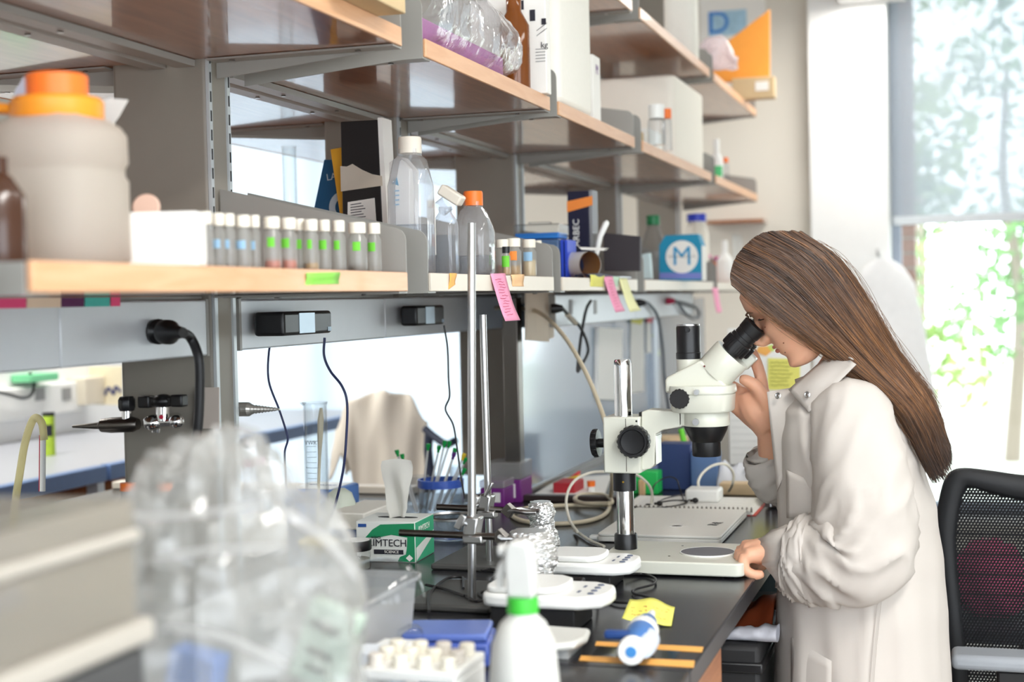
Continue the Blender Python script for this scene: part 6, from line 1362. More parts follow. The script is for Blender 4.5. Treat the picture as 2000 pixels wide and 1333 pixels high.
# collar, lapel, pockets, snaps, seams
def sheet(P, nu, nv, bulge, m, name, par, th=.0022):
    P = [Vector(p) for p in P]
    def fn(u, v):
        q = P[0].lerp(P[1], u).lerp(P[3].lerp(P[2], u), v); return q + bulge * math.sin(math.pi * u) * math.sin(math.pi * min(1, v * 1.1))
    return obj(name, G().grid(fn, nu, nv), m, par, solid=th, smooth=180)
cn = Vector((-.35, -.9, .25)).normalized()
ys = 2.59
sheet([hp(1630, 684, 2.655), hp(1540, 762, 2.625), hp(1580, 806, 2.582), hp(1672, 712, 2.595)], 12, 8, cn * .012, M_coat, 'collar', person)
sheet([hp(1626, 690, 2.66), hp(1662, 700, 2.60), hp(1700, 722, 2.67), hp(1690, 712, 2.75)], 10, 6, Vector((.01, -.01, .01)), M_coat, 'collar', person)
sheet([hp(1548, 758, 2.66), hp(1498, 766, 2.64), hp(1518, 960, 2.64), hp(1580, 810, 2.60)], 10, 12, cn * .006, M_coat, 'lapel', person)
sheet([hp(1553, 742, 2.70), hp(1572, 735, 2.68), hp(1580, 748, 2.66), hp(1556, 758, 2.68)], 6, 4, cn * .002, M_coat, 'collar', person)
for px, py, y in ((1523, 775, 2.632), (1580, 773, 2.597)):
    q = hp(px, py, y) + cn * .0065; obj('snap', G().lathe(q, [(.0028, 0), (.0055, 0), (.006, .0012), (.0048, .002), (.0030, .0012), (.0024, .002), (0, .0022)], 16, cn), M_steel, person)
def on_coat(px, py, off=.002):
    """point on the near side of the coat seen at a pixel"""
    best = None
    p = hp(px, py, 2.57)
    for i in range(len(RT) - 1):
        if RT[i][0] >= p.z >= RT[i + 1][0]:
            f = (RT[i][0] - p.z) / (RT[i][0] - RT[i + 1][0]); f2 = f * f * (3 - 2 * f)
            cx, hx, w = [lerp(RT[i][j], RT[i + 1][j], f2) for j in (1, 2, 3)]
            e = 2.35; X = min(.97, abs((p.x - cx) / hx)); yy = TC - w * (1 - X ** e) ** (1 / e)
            return hp(px, py, yy - off)
    return p
def seam(pxs, name='seam', r=.0009, off=.006, m=None): obj(name, G().tube(spline([on_coat(a, b, off) for a, b in pxs], 5), r, 6), m or M_coat, coat)
def patch(pxs, name, off=.007):
    P = [on_coat(a, b, off) for a, b in pxs]
    o = sheet([P[0], P[1], P[2], P[3]], 8, 8, Vector((0, -.004, 0)), M_coat, name, coat)
    obj('stitching', G().tube([P[0], P[1], P[2], P[3]], .0011, 6), M_coat, o) if False else None
    return o
patch([(1546, 1246), (1624, 1292), (1622, 1420), (1545, 1420)], 'pocket', .007)
patch([(1536, 918), (1592, 944), (1590, 1015), (1537, 1012)], 'pocket', .004)
seam([(1717, 1155), (1712, 1200), (1706, 1260), (1700, 1333)], off=.012); seam([(1724, 1158), (1719, 1205), (1713, 1262), (1707, 1333)], off=.012)
# trousers and shoes below the coat
tg = G()
for s in (-1, 1):
    tg.tube([Vector((hipz.x, TC + s * .09, .60)), Vector((hipz.x + .005, TC + s * .09, .4)), Vector((hipz.x + .015, TC + s * .09, .09))], [.1, .075, .062], 18)
obj('trousers', tg, mat('dark_denim', (48, 52, 66), .8), person)
for s in (-1, 1):
    obj('shoe', G().tube([Vector((hipz.x + .06, TC + s * .09, .045)), Vector((hipz.x - .02, TC + s * .09, .05)), Vector((hipz.x - .12, TC + s * .095, .04)), Vector((hipz.x - .19, TC + s * .1, .034))], [.036, .045, .042, .028], 16).box(hipz.x - .2, hipz.x + .085, TC + s * .09 - .04, TC + s * .09 + .045, 0, .016), M_blackm, person)
# ------------------------------------------------ hair
HR = [[(1565, 452), (1500, 459), (1457, 494), (1440, 532), (1441, 556)], [(1652, 520), (1600, 522), (1550, 548), (1512, 582), (1498, 606)], [(1755, 684), (1728, 690), (1692, 698), (1660, 706), (1634, 706)], [(1825, 782), (1808, 790), (1785, 795), (1764, 797), (1742, 795)], [(1851, 856), (1850, 880), (1838, 898), (1822, 908), (1806, 914)]]
def tabp(row, s):
    k = s * (len(row) - 1); i = min(int(k), len(row) - 2); f = k - i; b, c = Vector(row[i]), Vector(row[i + 1])
    a = Vector(row[i - 1]) if i else b * 2 - c; d = Vector(row[i + 2]) if i + 2 < len(row) else c * 2 - b
    return .5 * ((2 * b) + (c - a) * f + (2 * a - 5 * b + 4 * c - d) * f * f + (3 * b - a - 3 * c + d) * f ** 3)
HT = [0, .26, .58, .82, 1.0]
def hair_pt(s, t, side, lay=0.0):
    ctl = [tabp(r, s) for r in HR]; i = 0
    while i < 3 and t > HT[i + 1]: i += 1
    f = (t - HT[i]) / (HT[i + 1] - HT[i]); a = ctl[i - 1] if i else ctl[0] * 2 - ctl[1]; b, c = ctl[i], ctl[i + 1]; d = ctl[i + 2] if i < 3 else ctl[4] * 2 - ctl[3]
    q = .5 * ((2 * b) + (c - a) * f + (2 * a - 5 * b + 4 * c - d) * f * f + (3 * b - a - 3 * c + d) * f ** 3)
    w0 = .081 * math.sin(min(1, (s + .03) / .30) * math.pi / 2) * (1 - .09 * max(0, s - .6))
    w1 = .058 * math.sin(math.pi * (.08 + .80 * s)) + .006
    k = prof1([(0, 0), (.3, .12), (.62, .75), (1, 1)], t); w = lerp(w0, w1, k)
    if t < .22 and s < .35: w = max(w, .02 * (1 - t / .22) * .0)
    yc = YH + prof1([(0, 0), (.4, .004), (.7, .03), (1, .045)], t)
    p = at(q.x, q.y, y=yc - w); p = at(q.x, q.y, y=yc)  # silhouette set in the middle plane
    return Vector((p.x, yc + side * (w - lay), p.z - lay * .3))
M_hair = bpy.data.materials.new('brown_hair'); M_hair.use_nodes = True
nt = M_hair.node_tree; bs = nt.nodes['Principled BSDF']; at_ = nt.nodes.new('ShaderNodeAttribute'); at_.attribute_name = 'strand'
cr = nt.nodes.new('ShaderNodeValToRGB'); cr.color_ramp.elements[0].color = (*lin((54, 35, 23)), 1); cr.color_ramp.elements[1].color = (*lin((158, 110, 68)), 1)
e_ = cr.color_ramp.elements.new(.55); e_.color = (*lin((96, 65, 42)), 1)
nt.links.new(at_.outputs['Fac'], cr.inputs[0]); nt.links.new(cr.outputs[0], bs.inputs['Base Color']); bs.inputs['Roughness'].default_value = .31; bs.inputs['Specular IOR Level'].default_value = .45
def add_strand_attr(o, vals):
    a = o.data.attributes.new('strand', 'FLOAT', 'POINT'); a.data.foreach_set('value', vals)
hair = G()
for sd_ in (-1, 1): hair.grid(lambda u, v: hair_pt(v, u * .93, sd_, .009 + .02 * max(0, u - .8) * (1 if True else 0)), 40, 26)
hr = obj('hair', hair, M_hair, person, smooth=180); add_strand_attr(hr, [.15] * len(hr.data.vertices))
random.seed(21); sg = G(); vals = []
NS = 3200
for i in range(NS):
    sd_ = -1 if i < NS * .8 else 1
    s = random.random(); t0 = random.choice((0, 0, 0, random.uniform(0, .35))); t1 = 1.045 - abs(random.gauss(0, .065)) if random.random() < .9 else random.uniform(.6, .95)
    lay = random.uniform(0, .008) - .001; ph = random.uniform(0, 6); am = random.uniform(0, .018); dr = random.gauss(0, .04)
    pts = []
    for k in range(17):
        t = lerp(t0, t1, k / 16); ss = min(1.02, max(-.02, s + dr * t + am * math.sin(t * 7 + ph) * t + .035 * max(0, t - .7) / .3 * math.sin(t * 16 + s * 9))); p = hair_pt(min(1, max(0, ss)), t, sd_, lay)
        p += Vector((0, sd_ * .003 * noise.noise(Vector((s * 40, t * 5, i * .37))), .002 * noise.noise(Vector((s * 30, t * 6, 9)))))
        pts.append(p)
    r = random.uniform(.0006, .0012); n0 = len(sg.v)
    sg.tube(pts, [r * (1 - .75 * (k / 16) ** 3) for k in range(17)], 3, caps=False)
    c = min(1, max(0, random.gauss(.40, .2) + .45 * noise.noise(Vector((s * 13, sd_ * 3, 0))) + .25 * noise.noise(Vector((s * 37, 5, 0))))); vals += [min(1, max(0, c + prof1([(0, -.05), (.3, -.02), (.55, .22), (.8, .26), (.9, .0), (1, -.28)], lerp(t0, t1, k / 16)))) for k in range(17) for _ in range(3)]  # lengths lightened as a painted highlight, tips darker
for i in range(90):   # flyaway hairs
    s = random.choice((random.uniform(0, .05), random.uniform(.9, 1))); pts = []; off = random.uniform(.004, .014); ph = random.random() * 6; t0 = random.uniform(.05, .7)
    for k in range(11):
        t = min(1, t0 + .3 * k / 10); p = hair_pt(s, t, -1, -.002); p += Vector((off * .6 * math.sin(k * .3 + ph) + (.5 * off if s < .5 else -.3 * off), -.004, off * (.6 if s < .5 else -.5) * math.sin(k * .31))); pts.append(p)
    n0 = len(sg.v); sg.tube(pts, .00035, 3, caps=False); vals += [.7] * (len(sg.v) - n0)
me = bpy.data.meshes.new('hair_strands'); me.from_pydata(sg.v, [], sg.f); me.polygons.foreach_set('use_smooth', [True] * len(me.polygons)); me.update()
hs_ = obj('hair_strands', me, M_hair, hr); hs_.data.materials.clear() if False else None
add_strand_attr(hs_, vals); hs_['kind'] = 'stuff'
# ================================================================== bench items beyond the notebook
def blk(px0, px1, pyb, pyt, th, m, name, label, cat, z=ZB, bev=.003, y=None):
    a = at(px0, pyb, z=z) if y is None else at(px0, pyb, y=y); b = at(px1, pyb, y=a.y); zt = at((px0 + px1) / 2, pyt, y=a.y).z
    return tag(obj(name, G().box(a.x, b.x, a.y, a.y + th, z, zt), m, bevel=bev), label, cat)
blk(1236, 1285, 966, 922, .06, mat('bright_green', (40, 200, 96), .5), 'green_box', 'bright green box behind the notebook', 'box')
blk(1247, 1260, 969, 938, .01, mat('peach_card', (222, 186, 140), .7), 'peach_card', 'peach card leaning on the bright green box', 'card')
blk(1285, 1350, 957, 868, .08, mat('navy_box', (44, 62, 110), .5), 'navy_box', 'tall navy blue box behind the laptop adapter', 'box')
blk(1309, 1362, 950, 919, .05, mat('tan_block', (214, 166, 112), .6), 'tan_block', 'tan block with rounded edges in front of the navy box', 'block', bev=.008)
blk(1350, 1402, 960, 884, .07, clear('blue_tint', (190, 210, 240), .7, .1, .55, (150, 182, 226)), 'blue_container', 'pale blue translucent container under the objective', 'container')
blk(1268, 1296, 925, 866, .05, clear('blue_white', (220, 226, 246), .7, .1, .65, (190, 200, 240)), 'clear_carton', 'bluish clear carton with violet label behind the focus knob', 'carton')
blk(1284, 1340, 905, 850, .05, mat('dark_slate', (78, 78, 84), .6), 'slate_box', 'dark slate box behind the focus arm', 'box')
q = at(1310, 862, y=4.1); tag(obj('wooden_disc', G().lathe((q.x, q.y, q.z - .004), [(0, 0), (.05, 0), (.052, .004), (.05, .018), (0, .018)], 24), mat('pale_wood', (222, 192, 150), .6)), 'pale round lid on the bluish carton', 'lid')
tag(obj('green_marker', G().cyl(at(1330, 838, y=3.95), at(1345, 905, y=3.95), .008, n=12), mat('lime_plastic', (120, 225, 60), .5)), 'lime green marker leaning behind the objective', 'marker')
for i, (a, b, c, d, m, lab) in enumerate(((1400, 1470, 962, 900, (214, 216, 222), 'pale crumpled plastic pack right of the adapter'), (1455, 1500, 960, 895, (150, 156, 172), 'grey plastic pack near the rolled cuff'), (1405, 1495, 968, 945, (226, 200, 160), 'long beige box lying behind the notebook'))):
    p = at(a, c, z=ZB); p2 = at(b, c, y=p.y); zt = at(a, d, y=p.y).z; w = p2.x - p.x
    if i < 2: tag(obj('plastic_pack', G().grid(lambda u, v: Vector((lerp(p.x, p2.x, v) , p.y + .05 + .05 * math.cos(math.pi * u) * (1 + .2 * noise.noise(Vector((u * 4, v * 4, i)))), ZB + .001 + (zt - ZB) * math.sin(math.pi * u) * (.75 + .35 * noise.noise(Vector((u * 3 + i, v * 4, 2)))))), 14, 14), mat('pack%d' % i if False else ('pack_pale' if i == 0 else 'pack_slate'), m, .4), solid=.002), lab, 'pack')
    else: blk(a, b, c, d, .05, mat('beige_box', m, .6), 'long_box', lab, 'box')
# folders left of the pillar
def lying(pxs, h, m, name, label, cat): return tag(obj(name, G().prism([at(a, b, z=ZB + .0005) for a, b in pxs], (0, 0, h)), m, bevel=.001), label, cat)
lying([(1042, 968), (1180, 972), (1195, 930), (1095, 935)], .003, M_paper, 'paper_sheet', 'loose white papers under the red and yellow folders', 'paper')
blk(1080, 1122, 966, 944, .1, mat('dark_red', (178, 40, 50), .6), 'red_folder', 'dark red folder standing on the papers', 'folder')
P = [at(a, b, y=3.75) for a, b in ((1078, 950), (1128, 948), (1128, 930), (1096, 938))]
tag(obj('yellow_folder', G().prism(P, (0, .03, 0)), mat('sunny_yellow', (236, 200, 70), .6)), 'yellow folder behind the dark red one', 'folder')
P = [at(a, b, y=3.8) for a, b in ((1104, 940), (1128, 938), (1128, 922), (1122, 926))]
tag(obj('red_folder', G().prism(P, (0, .03, 0)), mat('scarlet', (216, 60, 60), .6)), 'scarlet folder corner above the yellow one', 'folder')
q = at(1155, 963, z=ZB)
t = thing('glue_stick', 'small white tube with an orange cap on the bench', 'tube', (q.x, q.y, ZB))
r = 8 * mpp(q); zt = at(1155, 940, y=q.y).z
obj('tube', G().lathe((q.x, q.y, 0), [(0, ZB), (r, ZB), (r, zt - .014), (0, zt - .014)], 16), M_plw, t); obj('cap', G().lathe((q.x, q.y, 0), [(0, zt - .014), (r, zt - .014), (r, zt), (0, zt)], 16), M_orange, t)
# white board with notes behind the woman's face
a, b = at(1425, 905, y=4.25), at(1585, 905, y=4.25); zt = at(1500, 640, y=4.25).z
t = thing('note_board', 'white board standing on the bench behind the raised hand with notes on it', 'board', ((a.x + b.x) / 2, 4.26, ZB))
obj('board', G().box(a.x, b.x, 4.25, 4.27, ZB, zt), M_paper, t, bevel=.002)
for kk in range(12): obj('slat_line', G().box(a.x + .006, b.x - .006, 4.2485, 4.2499, ZB + .03 + kk * .02, ZB + .0325 + kk * .02), mat('board_grey', (220, 218, 212), .8), t)
def bnote(pxs, m, label):
    o = tag(obj('sticky_note', G().prism([at(x, y, y=4.247) for x, y in pxs], (0, -.001, 0)), m), label, 'note'); return o
o = bnote([(1499, 762), (1500, 700), (1563, 702), (1562, 762)], M_lem, 'yellow handwritten note on the white board in front of the chin')
random.seed(8)
for kk in range(7):
    x0, x1 = 1504, random.uniform(1535, 1556); y = 709 + kk * 7.3; g = G()
    g.tube([at(lerp(x0, x1, i / 9), y + random.uniform(-1.2, 1.2), y=4.2445) for i in range(10)], .0011, 4); obj('writing', g, mat('olive_ink', (150, 148, 60), .8, var=0), o)
bnote([(1476, 688), (1482, 677), (1500, 676), (1508, 686), (1496, 696)], M_tape, 'orange hexagonal note on the white board under the nose')
bnote([(1498, 676), (1510, 673), (1512, 686), (1506, 687)], mat('lime_note', (206, 226, 110), .8), 'small lime note beside the orange one')
o = tag(obj('sticky_note', G().prism([at(x, y, y=3.45) for x, y in ((1459, 885), (1500, 878), (1532, 935), (1474, 944))], (0, .001, 0)), M_yel), 'yellow note peeking out behind the rolled cuff', 'note')
# ================================================================== mesh office chair
YC = 3.25
t = thing('office_chair', 'black mesh-back office chair behind the woman', 'chair', (.28, 3.4, 0))
M_net = mat('black_mesh', (26, 27, 30), .6)
def cb(px, py): return at(px, py, y=YC)
L_out = [(1862, 1420), (1852, 1300), (1838, 1150), (1826, 1040), (1832, 985), (1843, 940), (1858, 920), (1885, 914), (1940, 920), (2000, 928), (2090, 930), (2170, 940), (2200, 975), (2205, 1050), (2195, 1200), (2185, 1330), (2178, 1420)]
L_in = [(1900, 1400), (1890, 1300), (1874, 1150), (1868, 1060), (1874, 1000), (1882, 968), (1890, 954), (1902, 954), (1940, 966), (2000, 978), (2080, 974), (2135, 980), (2155, 1000), (2160, 1060), (2155, 1200), (2148, 1320), (2142, 1400)]
A_, B_ = [cb(*p) for p in L_out], [cb(*p) for p in L_in]
def crv(p, px): return p
g = G(); n = len(A_)
SA, SB = spline(A_, 4), spline(B_, 4); m = len(SA)
vs = []
for a, b in zip(SA, SB):
    c = (a + b) / 2; w = (a - b).length / 2
    vs += [a, a.lerp(b, .2) + Vector((0, -.018, 0)), a.lerp(b, .8) + Vector((0, -.018, 0)), b, a.lerp(b, .8) + Vector((0, .018, 0)), a.lerp(b, .2) + Vector((0, .018, 0))]
fs = [(i * 6 + k, i * 6 + (k + 1) % 6, (i + 1) * 6 + (k + 1) % 6, (i + 1) * 6 + k) for i in range(m - 1) for k in range(6)] + [tuple(range(6)), tuple((m - 1) * 6 + k for k in range(6))]
g.add(vs, fs); obj('back_frame', g, M_net, t, smooth=180)
# the net: crossing threads
zt, zb_ = cb(1960, 948).z, cb(1960, 1400).z; xl, xr = cb(1862, 1100).x, cb(2160, 1100).x
def xlim(z):
    k = (z - zb_) / (zt - zb_); return xl + (.02 * (1 - k)), xr
g = G(); k = 0; z = zb_
while z < zt:
    x0, x1 = xlim(z); g.obox(((x0 + x1) / 2 - .002, YC + .001, z), (x1 - x0, .0012, .0036 if k % 7 else .0056)); z += .0062; k += 1
obj('net_weft', g, M_net, t, smooth=0)['kind'] = 'stuff'
g = G(); x = xl - .3
while x < xr:
    p0, p1 = Vector((x, YC - .001, zb_)), Vector((x + .28, YC - .001, zt))
    # clip to the opening
    s0 = max(0, (xl + .006 - p0.x) / .28); s1 = min(1, (xr - p0.x) / .28)
    if s1 > s0 + .02: g.tube([p0.lerp(p1, s0), p0.lerp(p1, s1)], .0021, 4, caps=False)
    x += .0068
obj('net_thread', g, M_net, t, smooth=0)['kind'] = 'stuff'
ap = cb(1855, 1292)
obj('armrest', G().box(at(1858, 1290, y=3.02).x, at(1858, 1290, y=3.02).x + .26, 3.0, 3.09, at(1900, 1308, y=3.02).z, at(1900, 1278, y=3.02).z), mat('arm_grey', (150, 154, 160), .5), t, bevel=.012, seg=3)
obj('arm_support', G().box(.06, .26, 3.025, 3.065, .50, at(1900, 1309, y=3.02).z), M_black, t, bevel=.006)
obj('seat', G().prism([(x, y, .43) for x, y in rrect(-.02, .5, 3.02, 3.52, .09)], (0, 0, .07)), M_blackm, t, bevel=.02, seg=3)
obj('back_spine', G().tube(spline([(.24, 3.3, .44), (.24, YC + .07, .55), (.24, YC + .04, .75)], 5), .02, 10), M_black, t)
obj('gas_column', G().cyl((.24, 3.28, .08), (.24, 3.28, .43), .026), M_black, t)
for i in range(5):
    a = i * 2 * math.pi / 5; e = Vector((.24 + .27 * math.cos(a), 3.28 + .27 * math.sin(a), .065))
    lg_ = obj('base_leg', G().tube([(.24, 3.28, .09), e], [.022, .014], 8), M_black, t); obj('caster', G().cyl(e + Vector((0, -.02, -.035)), e + Vector((0, .02, -.035)), .03, n=16), M_black, lg_)
# stool with a pink bag behind the chair
t = thing('stool', 'low stool behind the office chair carrying the pink bag', 'stool', (.06, 4.05, 0))
obj('seat', G().lathe((.06, 4.05, 0), [(0, .50), (.17, .50), (.175, .51), (.17, .535), (0, .54)], 28), mat('stool_grey', (60, 64, 72), .6), t)
for i in range(4): a = math.pi / 4 + i * math.pi / 2; obj('leg', G().tube([(.06 + .12 * math.cos(a), 4.05 + .12 * math.sin(a), .5), (.06 + .18 * math.cos(a), 4.05 + .18 * math.sin(a), 0)], .012, 8), M_steel, t)
def pinkf(u, v):
    b = -math.pi / 2 + math.pi * u; a = 2 * math.pi * v; d = Vector((math.cos(b) * math.cos(a), math.cos(b) * math.sin(a), math.sin(b))); r = 1 + .22 * noise.noise(d * 2 + Vector((4, 4, 1))) + .1 * noise.noise(d * 5)
    return Vector((.065 + .10 * d.x * r, 4.05 + .09 * d.y * r, max(.541, .635 + .105 * d.z * r)))
tag(obj('pink_bag', G().grid(pinkf, 24, 30, cv=True), mat('magenta_cloth', (226, 90, 140), .7, var=.25, scale=18), smooth=180), 'crumpled pink bag seen through the chair mesh', 'bag')
def bluef(u, v): p = pinkf(u, v); return Vector((.2 + (p.x - .065) * .9, 3.85 + (p.y - 4.05), .42 + (p.z - .541) * .8))
# ================================================================== far side of the room, left
t = thing('side_bench', 'second bench across the far aisle with a steel blue edge', 'bench', (-3.0, 4.3, 0))
obj('top', G().box(-3.45, -2.64, 2.4, 6.3, .875, ZB), mat('grey_top', (168, 170, 176), .35), t)
obj('steel_edge', G().box(-2.64, -2.6, 2.4, 4.02, .86, ZB + .002), mat('steel_blue', (104, 132, 178), .35, .3), t, bevel=.004)
obj('steel_edge', G().box(-2.64, -2.6, 4.04, 6.3, .86, ZB + .002), MATS['steel_blue'], t, bevel=.004)
for y in (2.45, 3.5, 4.03, 5.2, 6.25): obj('leg', G().box(-2.67, -2.63, y - .02, y + .02, 0, .86), MATS['pale_aluminium'], t)
for y0_, y1_ in ((2.6, 3.4), (4.2, 5.1)): obj('drawer_unit', G().box(-3.4, -2.7, y0_, y1_, .1, .84), M_cabw, t)
obj('back_panel', G().box(-3.47, -3.45, 2.4, 6.3, .6, 1.75), M_white, t)
t = thing('power_strip', 'white power strip on the panel across the far aisle', 'power strip', (-3.42, 4.6, 1.1))
a, b = at(-20, 795, x=-3.40), at(160, 745, x=-3.40)
obj('cover', G().box(-3.449, -3.40, a.y, b.y, b.z - .12, b.z), M_plw, t, bevel=.006)
for px in (78, 130): q = at(px, 770, x=-3.399); obj('outlet', G().box(-3.4, -3.397, q.y - .03, q.y + .03, q.z - .025, q.z + .025), M_out, t)
cord('dark_cable', [at(a, b, x=-3.38) for a, b in ((-10, 765), (20, 772), (45, 778), (62, 770), (66, 745), (58, 728))], .006, M_cordb, 'dark cable draped on the power strip across the aisle')
for i, (a, b, c, d, m, lab) in enumerate((((60), 115, 748, 728, (120, 205, 150), 'green packet above the far power strip'), (168, 205, 792, 735, (220, 210, 190), 'beige packet beside the far power strip'))):
    p, q = at(a, c, x=-3.36), at(b, d, x=-3.36); tag(obj('packet', G().box(-3.448, -3.36, p.y, q.y, p.z, q.z), mat('packet_green' if i == 0 else 'packet_beige', m, .6), bevel=.004), lab, 'packet')
P = [at(a, b, y=5.2) for a, b in ((174, 790), (174, 716), (238, 716), (238, 792))]
t = tag(obj('wall_sheet', G().prism(P, (0, .01, 0)), mat('cream_sheet', (236, 224, 192), .8)), 'cream sheet with dark blue marks hung left of the near post', 'sheet')
obj('blue_mark', G().tube(spline([at(a, b, y=5.198) for a, b in ((205, 772), (212, 758), (222, 770), (226, 756), (236, 766))], 5), .006, 6), mat('navy_ink', (60, 66, 110), .7), t)
q = at(97, 890, z=ZB); zt = at(97, 806, y=q.y).z; r = 11.5 * mpp(q)
t = thing('snack_can', 'tall green and yellow can with a dark lid on the far bench', 'can', (q.x, q.y, ZB))
obj('can', G().lathe((q.x, q.y, 0), [(0, ZB), (r, ZB), (r, zt - .012), (0, zt - .012)], 20), mat('can_green', (176, 206, 60), .4, var=.3, scale=40), t)
obj('lid', G().lathe((q.x, q.y, 0), [(0, zt - .012), (r * 1.05, zt - .012), (r * 1.05, zt), (0, zt)], 20), M_black, t)
obj('dark_print', wrap((q.x, q.y, 0), r + .001, lerp(ZB, zt, .45), lerp(ZB, zt, .72), -.3, 1.2), M_ink, t)
# chair with a draped coat in the far aisle
YD = 4.6
t = thing('draped_chair', 'dark office chair beyond the opening', 'chair', (-1.85, YD, 0))
xa, xb = at(668, 900, y=YD).x, at(820, 900, y=YD).x; ztop = at(745, 772, y=YD).z
obj('backrest', G().prism([(x, YD + .03, z) for x, z in rrect(xa + .03, xb - .03, .56, ztop - .12, .06)], (0, .02, 0)), M_blackm, t, bevel=.01)
obj('seat', G().prism([(x, y, .43) for x, y in rrect(xa, xb + .12, YD - .42, YD + .02, .08)], (0, 0, .06)), M_blackm, t, bevel=.015)
obj('arm', G().tube(spline([at(830, 838, y=YD - .1), at(850, 855, y=YD - .12), at(872, 868, y=YD - .15), at(888, 862, y=YD - .2)], 5), .013, 8), mat('arm_navy', (58, 66, 88), .5), t)
obj('arm', G().tube([at(838, 845, y=YD - .1), at(836, 880, y=YD - .1), at(845, 960, y=YD - .1)], .016, 8), MATS['arm_navy'], t)
obj('column', G().cyl(((xa + xb) / 2, YD - .2, .06), ((xa + xb) / 2, YD - .2, .43), .03), M_black, t)
for i in range(5): a = i * 2 * math.pi / 5; obj('base_leg', G().tube([((xa + xb) / 2, YD - .2, .08), ((xa + xb) / 2 + .26 * math.cos(a), YD - .2 + .26 * math.sin(a), .03)], [.02, .014], 8), M_black, t)
M_cl = mat('cream_cloth', (240, 232, 218), .85, var=.03, scale=12)
def drape(u, v):
    # u across the chair, v from the front hem over the top to the rear hem
    px = lerp(645, 826, u); top = prof1([(0, .86), (.15, .97), (.5, 1.0), (.8, .985), (1, .9)], u)
    s = v * 2 - 1; hang = abs(s) ** 1.4 * prof1([(0, .16), (.2, .2), (.35, .5), (.6, .42), (.8, .52), (1, .5)], u)
    x = at(px, 850, y=YD).x; zz_ = ztop * top + .02 - hang + .012 * noise.noise(Vector((u * 7, v * 5, 1)))
    return Vector((x, YD + .045 + s * .07 + .03 * noise.noise(Vector((u * 6, v * 4, 5))), zz_))
tag(obj('draped_coat', G().grid(drape, 36, 30), M_cl, solid=.004, smooth=180), 'cream coat draped over the dark chair beyond the opening', 'coat')
# lab coat hanging on the column
xh = at(1715, 500, y=YW - .2).x
t = thing('hanging_coat', 'white lab coat hanging on the white column behind the hair', 'coat', (xh, YW - .19, .7))
def hcoat(u, v):
    a = 2 * math.pi * v; z = lerp(at(1715, 505, y=YW - .2).z, .62, u); w = prof1([(0, .03), (.05, .09), (.12, .13), (.4, .15), (1, .17)], u); k = 1 + .1 * math.sin(a * 6 + 3 * u) * u
    return Vector((xh + .02 + .09 * u + w * math.cos(a) * k, YW - .24 + .05 * math.sin(a) * (.5 + .5 * u) * k, z))
obj('cloth', G().grid(hcoat, 24, 44, cv=True), mat('white_cloth', (246, 246, 246), .85), t, smooth=180)
obj('hook', G().cyl((xh, YW - .16, at(1715, 500, y=YW - .2).z), (xh, YW - .25, at(1715, 498, y=YW - .2).z + .02), .008, n=10), M_steel, t)
# ================================================================== outside: brick pier, trees, ground
tag(obj('ground', G().box(-20, 20, YW + .3, 40, -.45, -.4), mat('pale_paving', (196, 198, 186), .9, var=.1, scale=1)), kind='structure')
a, b = at(1758, 500, y=7.75), at(1788, 500, y=7.75)
t = thing('brick_pier', 'pale red brick pier just outside the window', 'pier', ((a.x + b.x) / 2, 7.8, -.4))
obj('core', G().box(a.x + .004, b.x - .004, 7.756, 7.95, -.4, 3.4), mat('mortar', (150, 146, 142), .9), t)
me = G().box(-(b.x - a.x) / 2, (b.x - a.x) / 2, -.1, .1, -.0325, .0325).mesh('brick'); me.materials.append(mat('brick_red', (132, 104, 96), .9, var=.12, scale=6))
z = -.36
while z < 3.35:
    o = bpy.data.objects.new('brick', me); COL.objects.link(o); o.parent = t; o.location = Vector(((a.x + b.x) / 2, 7.85, z)) - Vector(t.location); z += .077
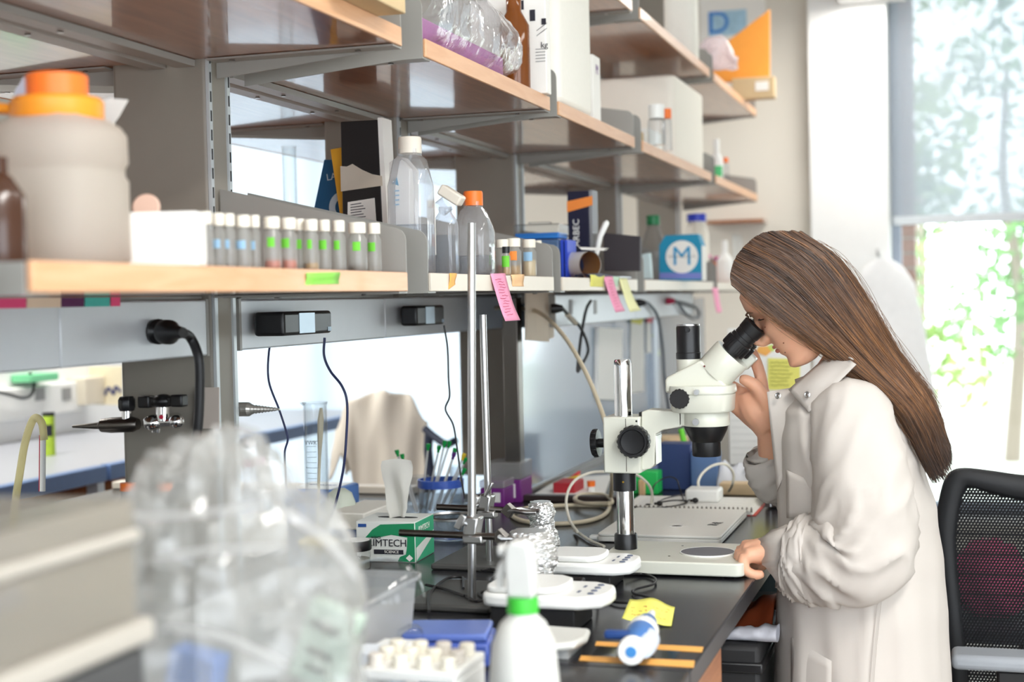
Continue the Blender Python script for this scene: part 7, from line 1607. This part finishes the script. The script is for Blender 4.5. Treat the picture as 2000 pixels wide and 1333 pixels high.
def leaf_mat(name, c):
    m = bpy.data.materials.new(name); m.use_nodes = True; nt = m.node_tree; nt.nodes.clear(); N = nt.nodes.new; L = nt.links.new
    o = N('ShaderNodeOutputMaterial'); d = N('ShaderNodeBsdfDiffuse'); tl = N('ShaderNodeBsdfTranslucent'); mx = N('ShaderNodeMixShader'); mx.inputs[0].default_value = .5
    tc = N('ShaderNodeTexCoord'); nz = N('ShaderNodeTexNoise'); nz.inputs['Scale'].default_value = 1.3; L(tc.outputs['Object'], nz.inputs['Vector'])
    cr = N('ShaderNodeValToRGB'); cr.color_ramp.elements[0].position = .35; cr.color_ramp.elements[1].position = .65
    cr.color_ramp.elements[0].color = (*lin([v * .72 for v in c]), 1); cr.color_ramp.elements[1].color = (*lin([min(255, v * 1.12) for v in c]), 1); L(nz.outputs['Fac'], cr.inputs[0])
    L(cr.outputs[0], d.inputs[0]); L(cr.outputs[0], tl.inputs[0]); L(d.outputs[0], mx.inputs[1]); L(tl.outputs[0], mx.inputs[2]); L(mx.outputs[0], o.inputs[0]); return m
LM = [leaf_mat('leaf_spring', (142, 168, 100)), leaf_mat('leaf_fresh', (118, 154, 100)), leaf_mat('leaf_cool', (104, 142, 112))]
M_bark = mat('bark', (130, 118, 106), .9)
def tree(x, y, h, r, seed, k, label, n=1500):
    random.seed(seed); t = thing('tree', label, 'tree', (x, y, -.4), group='trees outside the window')
    obj('trunk', G().tube(spline([(x, y, -.4), (x + .1, y, h * .3), (x - .05, y + .1, h * .6), (x, y, h * .9)], 5), [.09 - .004 * i for i in range(16)], 8), M_bark, t)
    g = G(); cl = [(Vector((x + random.gauss(0, r * .5), y + random.gauss(0, r * .4), random.uniform(h * .05, h))), random.uniform(.35, .8)) for _ in range(26)]
    for i in range(n):
        c, q = random.choice(cl); d = Vector((random.gauss(0, 1), random.gauss(0, 1), random.gauss(0, 1))); d.normalize(); p = c + d * q * random.random() ** .4
        u = Vector((random.gauss(0, 1), random.gauss(0, 1), random.gauss(0, 1))).normalized(); w = u.orthogonal().normalized(); s = random.uniform(.05, .11)
        g.add([p - u * s, p + w * s * .55, p + u * s, p - w * s * .55], [(0, 1, 2, 3)])
    me = bpy.data.meshes.new('foliage'); me.from_pydata(g.v, [], g.f); me.update(); f = obj('foliage', me, LM[k], t); f['kind'] = 'stuff'
tree(-1.3, 12.0, 4.6, 1.1, 1, 0, 'leafy tree nearest the window frame')
tree(.5, 16.0, 4.2, 1.5, 2, 1, 'fresh green tree in the middle of the window')
tree(1.9, 11.5, 4.8, 1.2, 3, 2, 'cool green tree at the far right of the window')
tree(-.6, 21.0, 7.0, 2.4, 4, 0, 'taller pale tree behind the others')
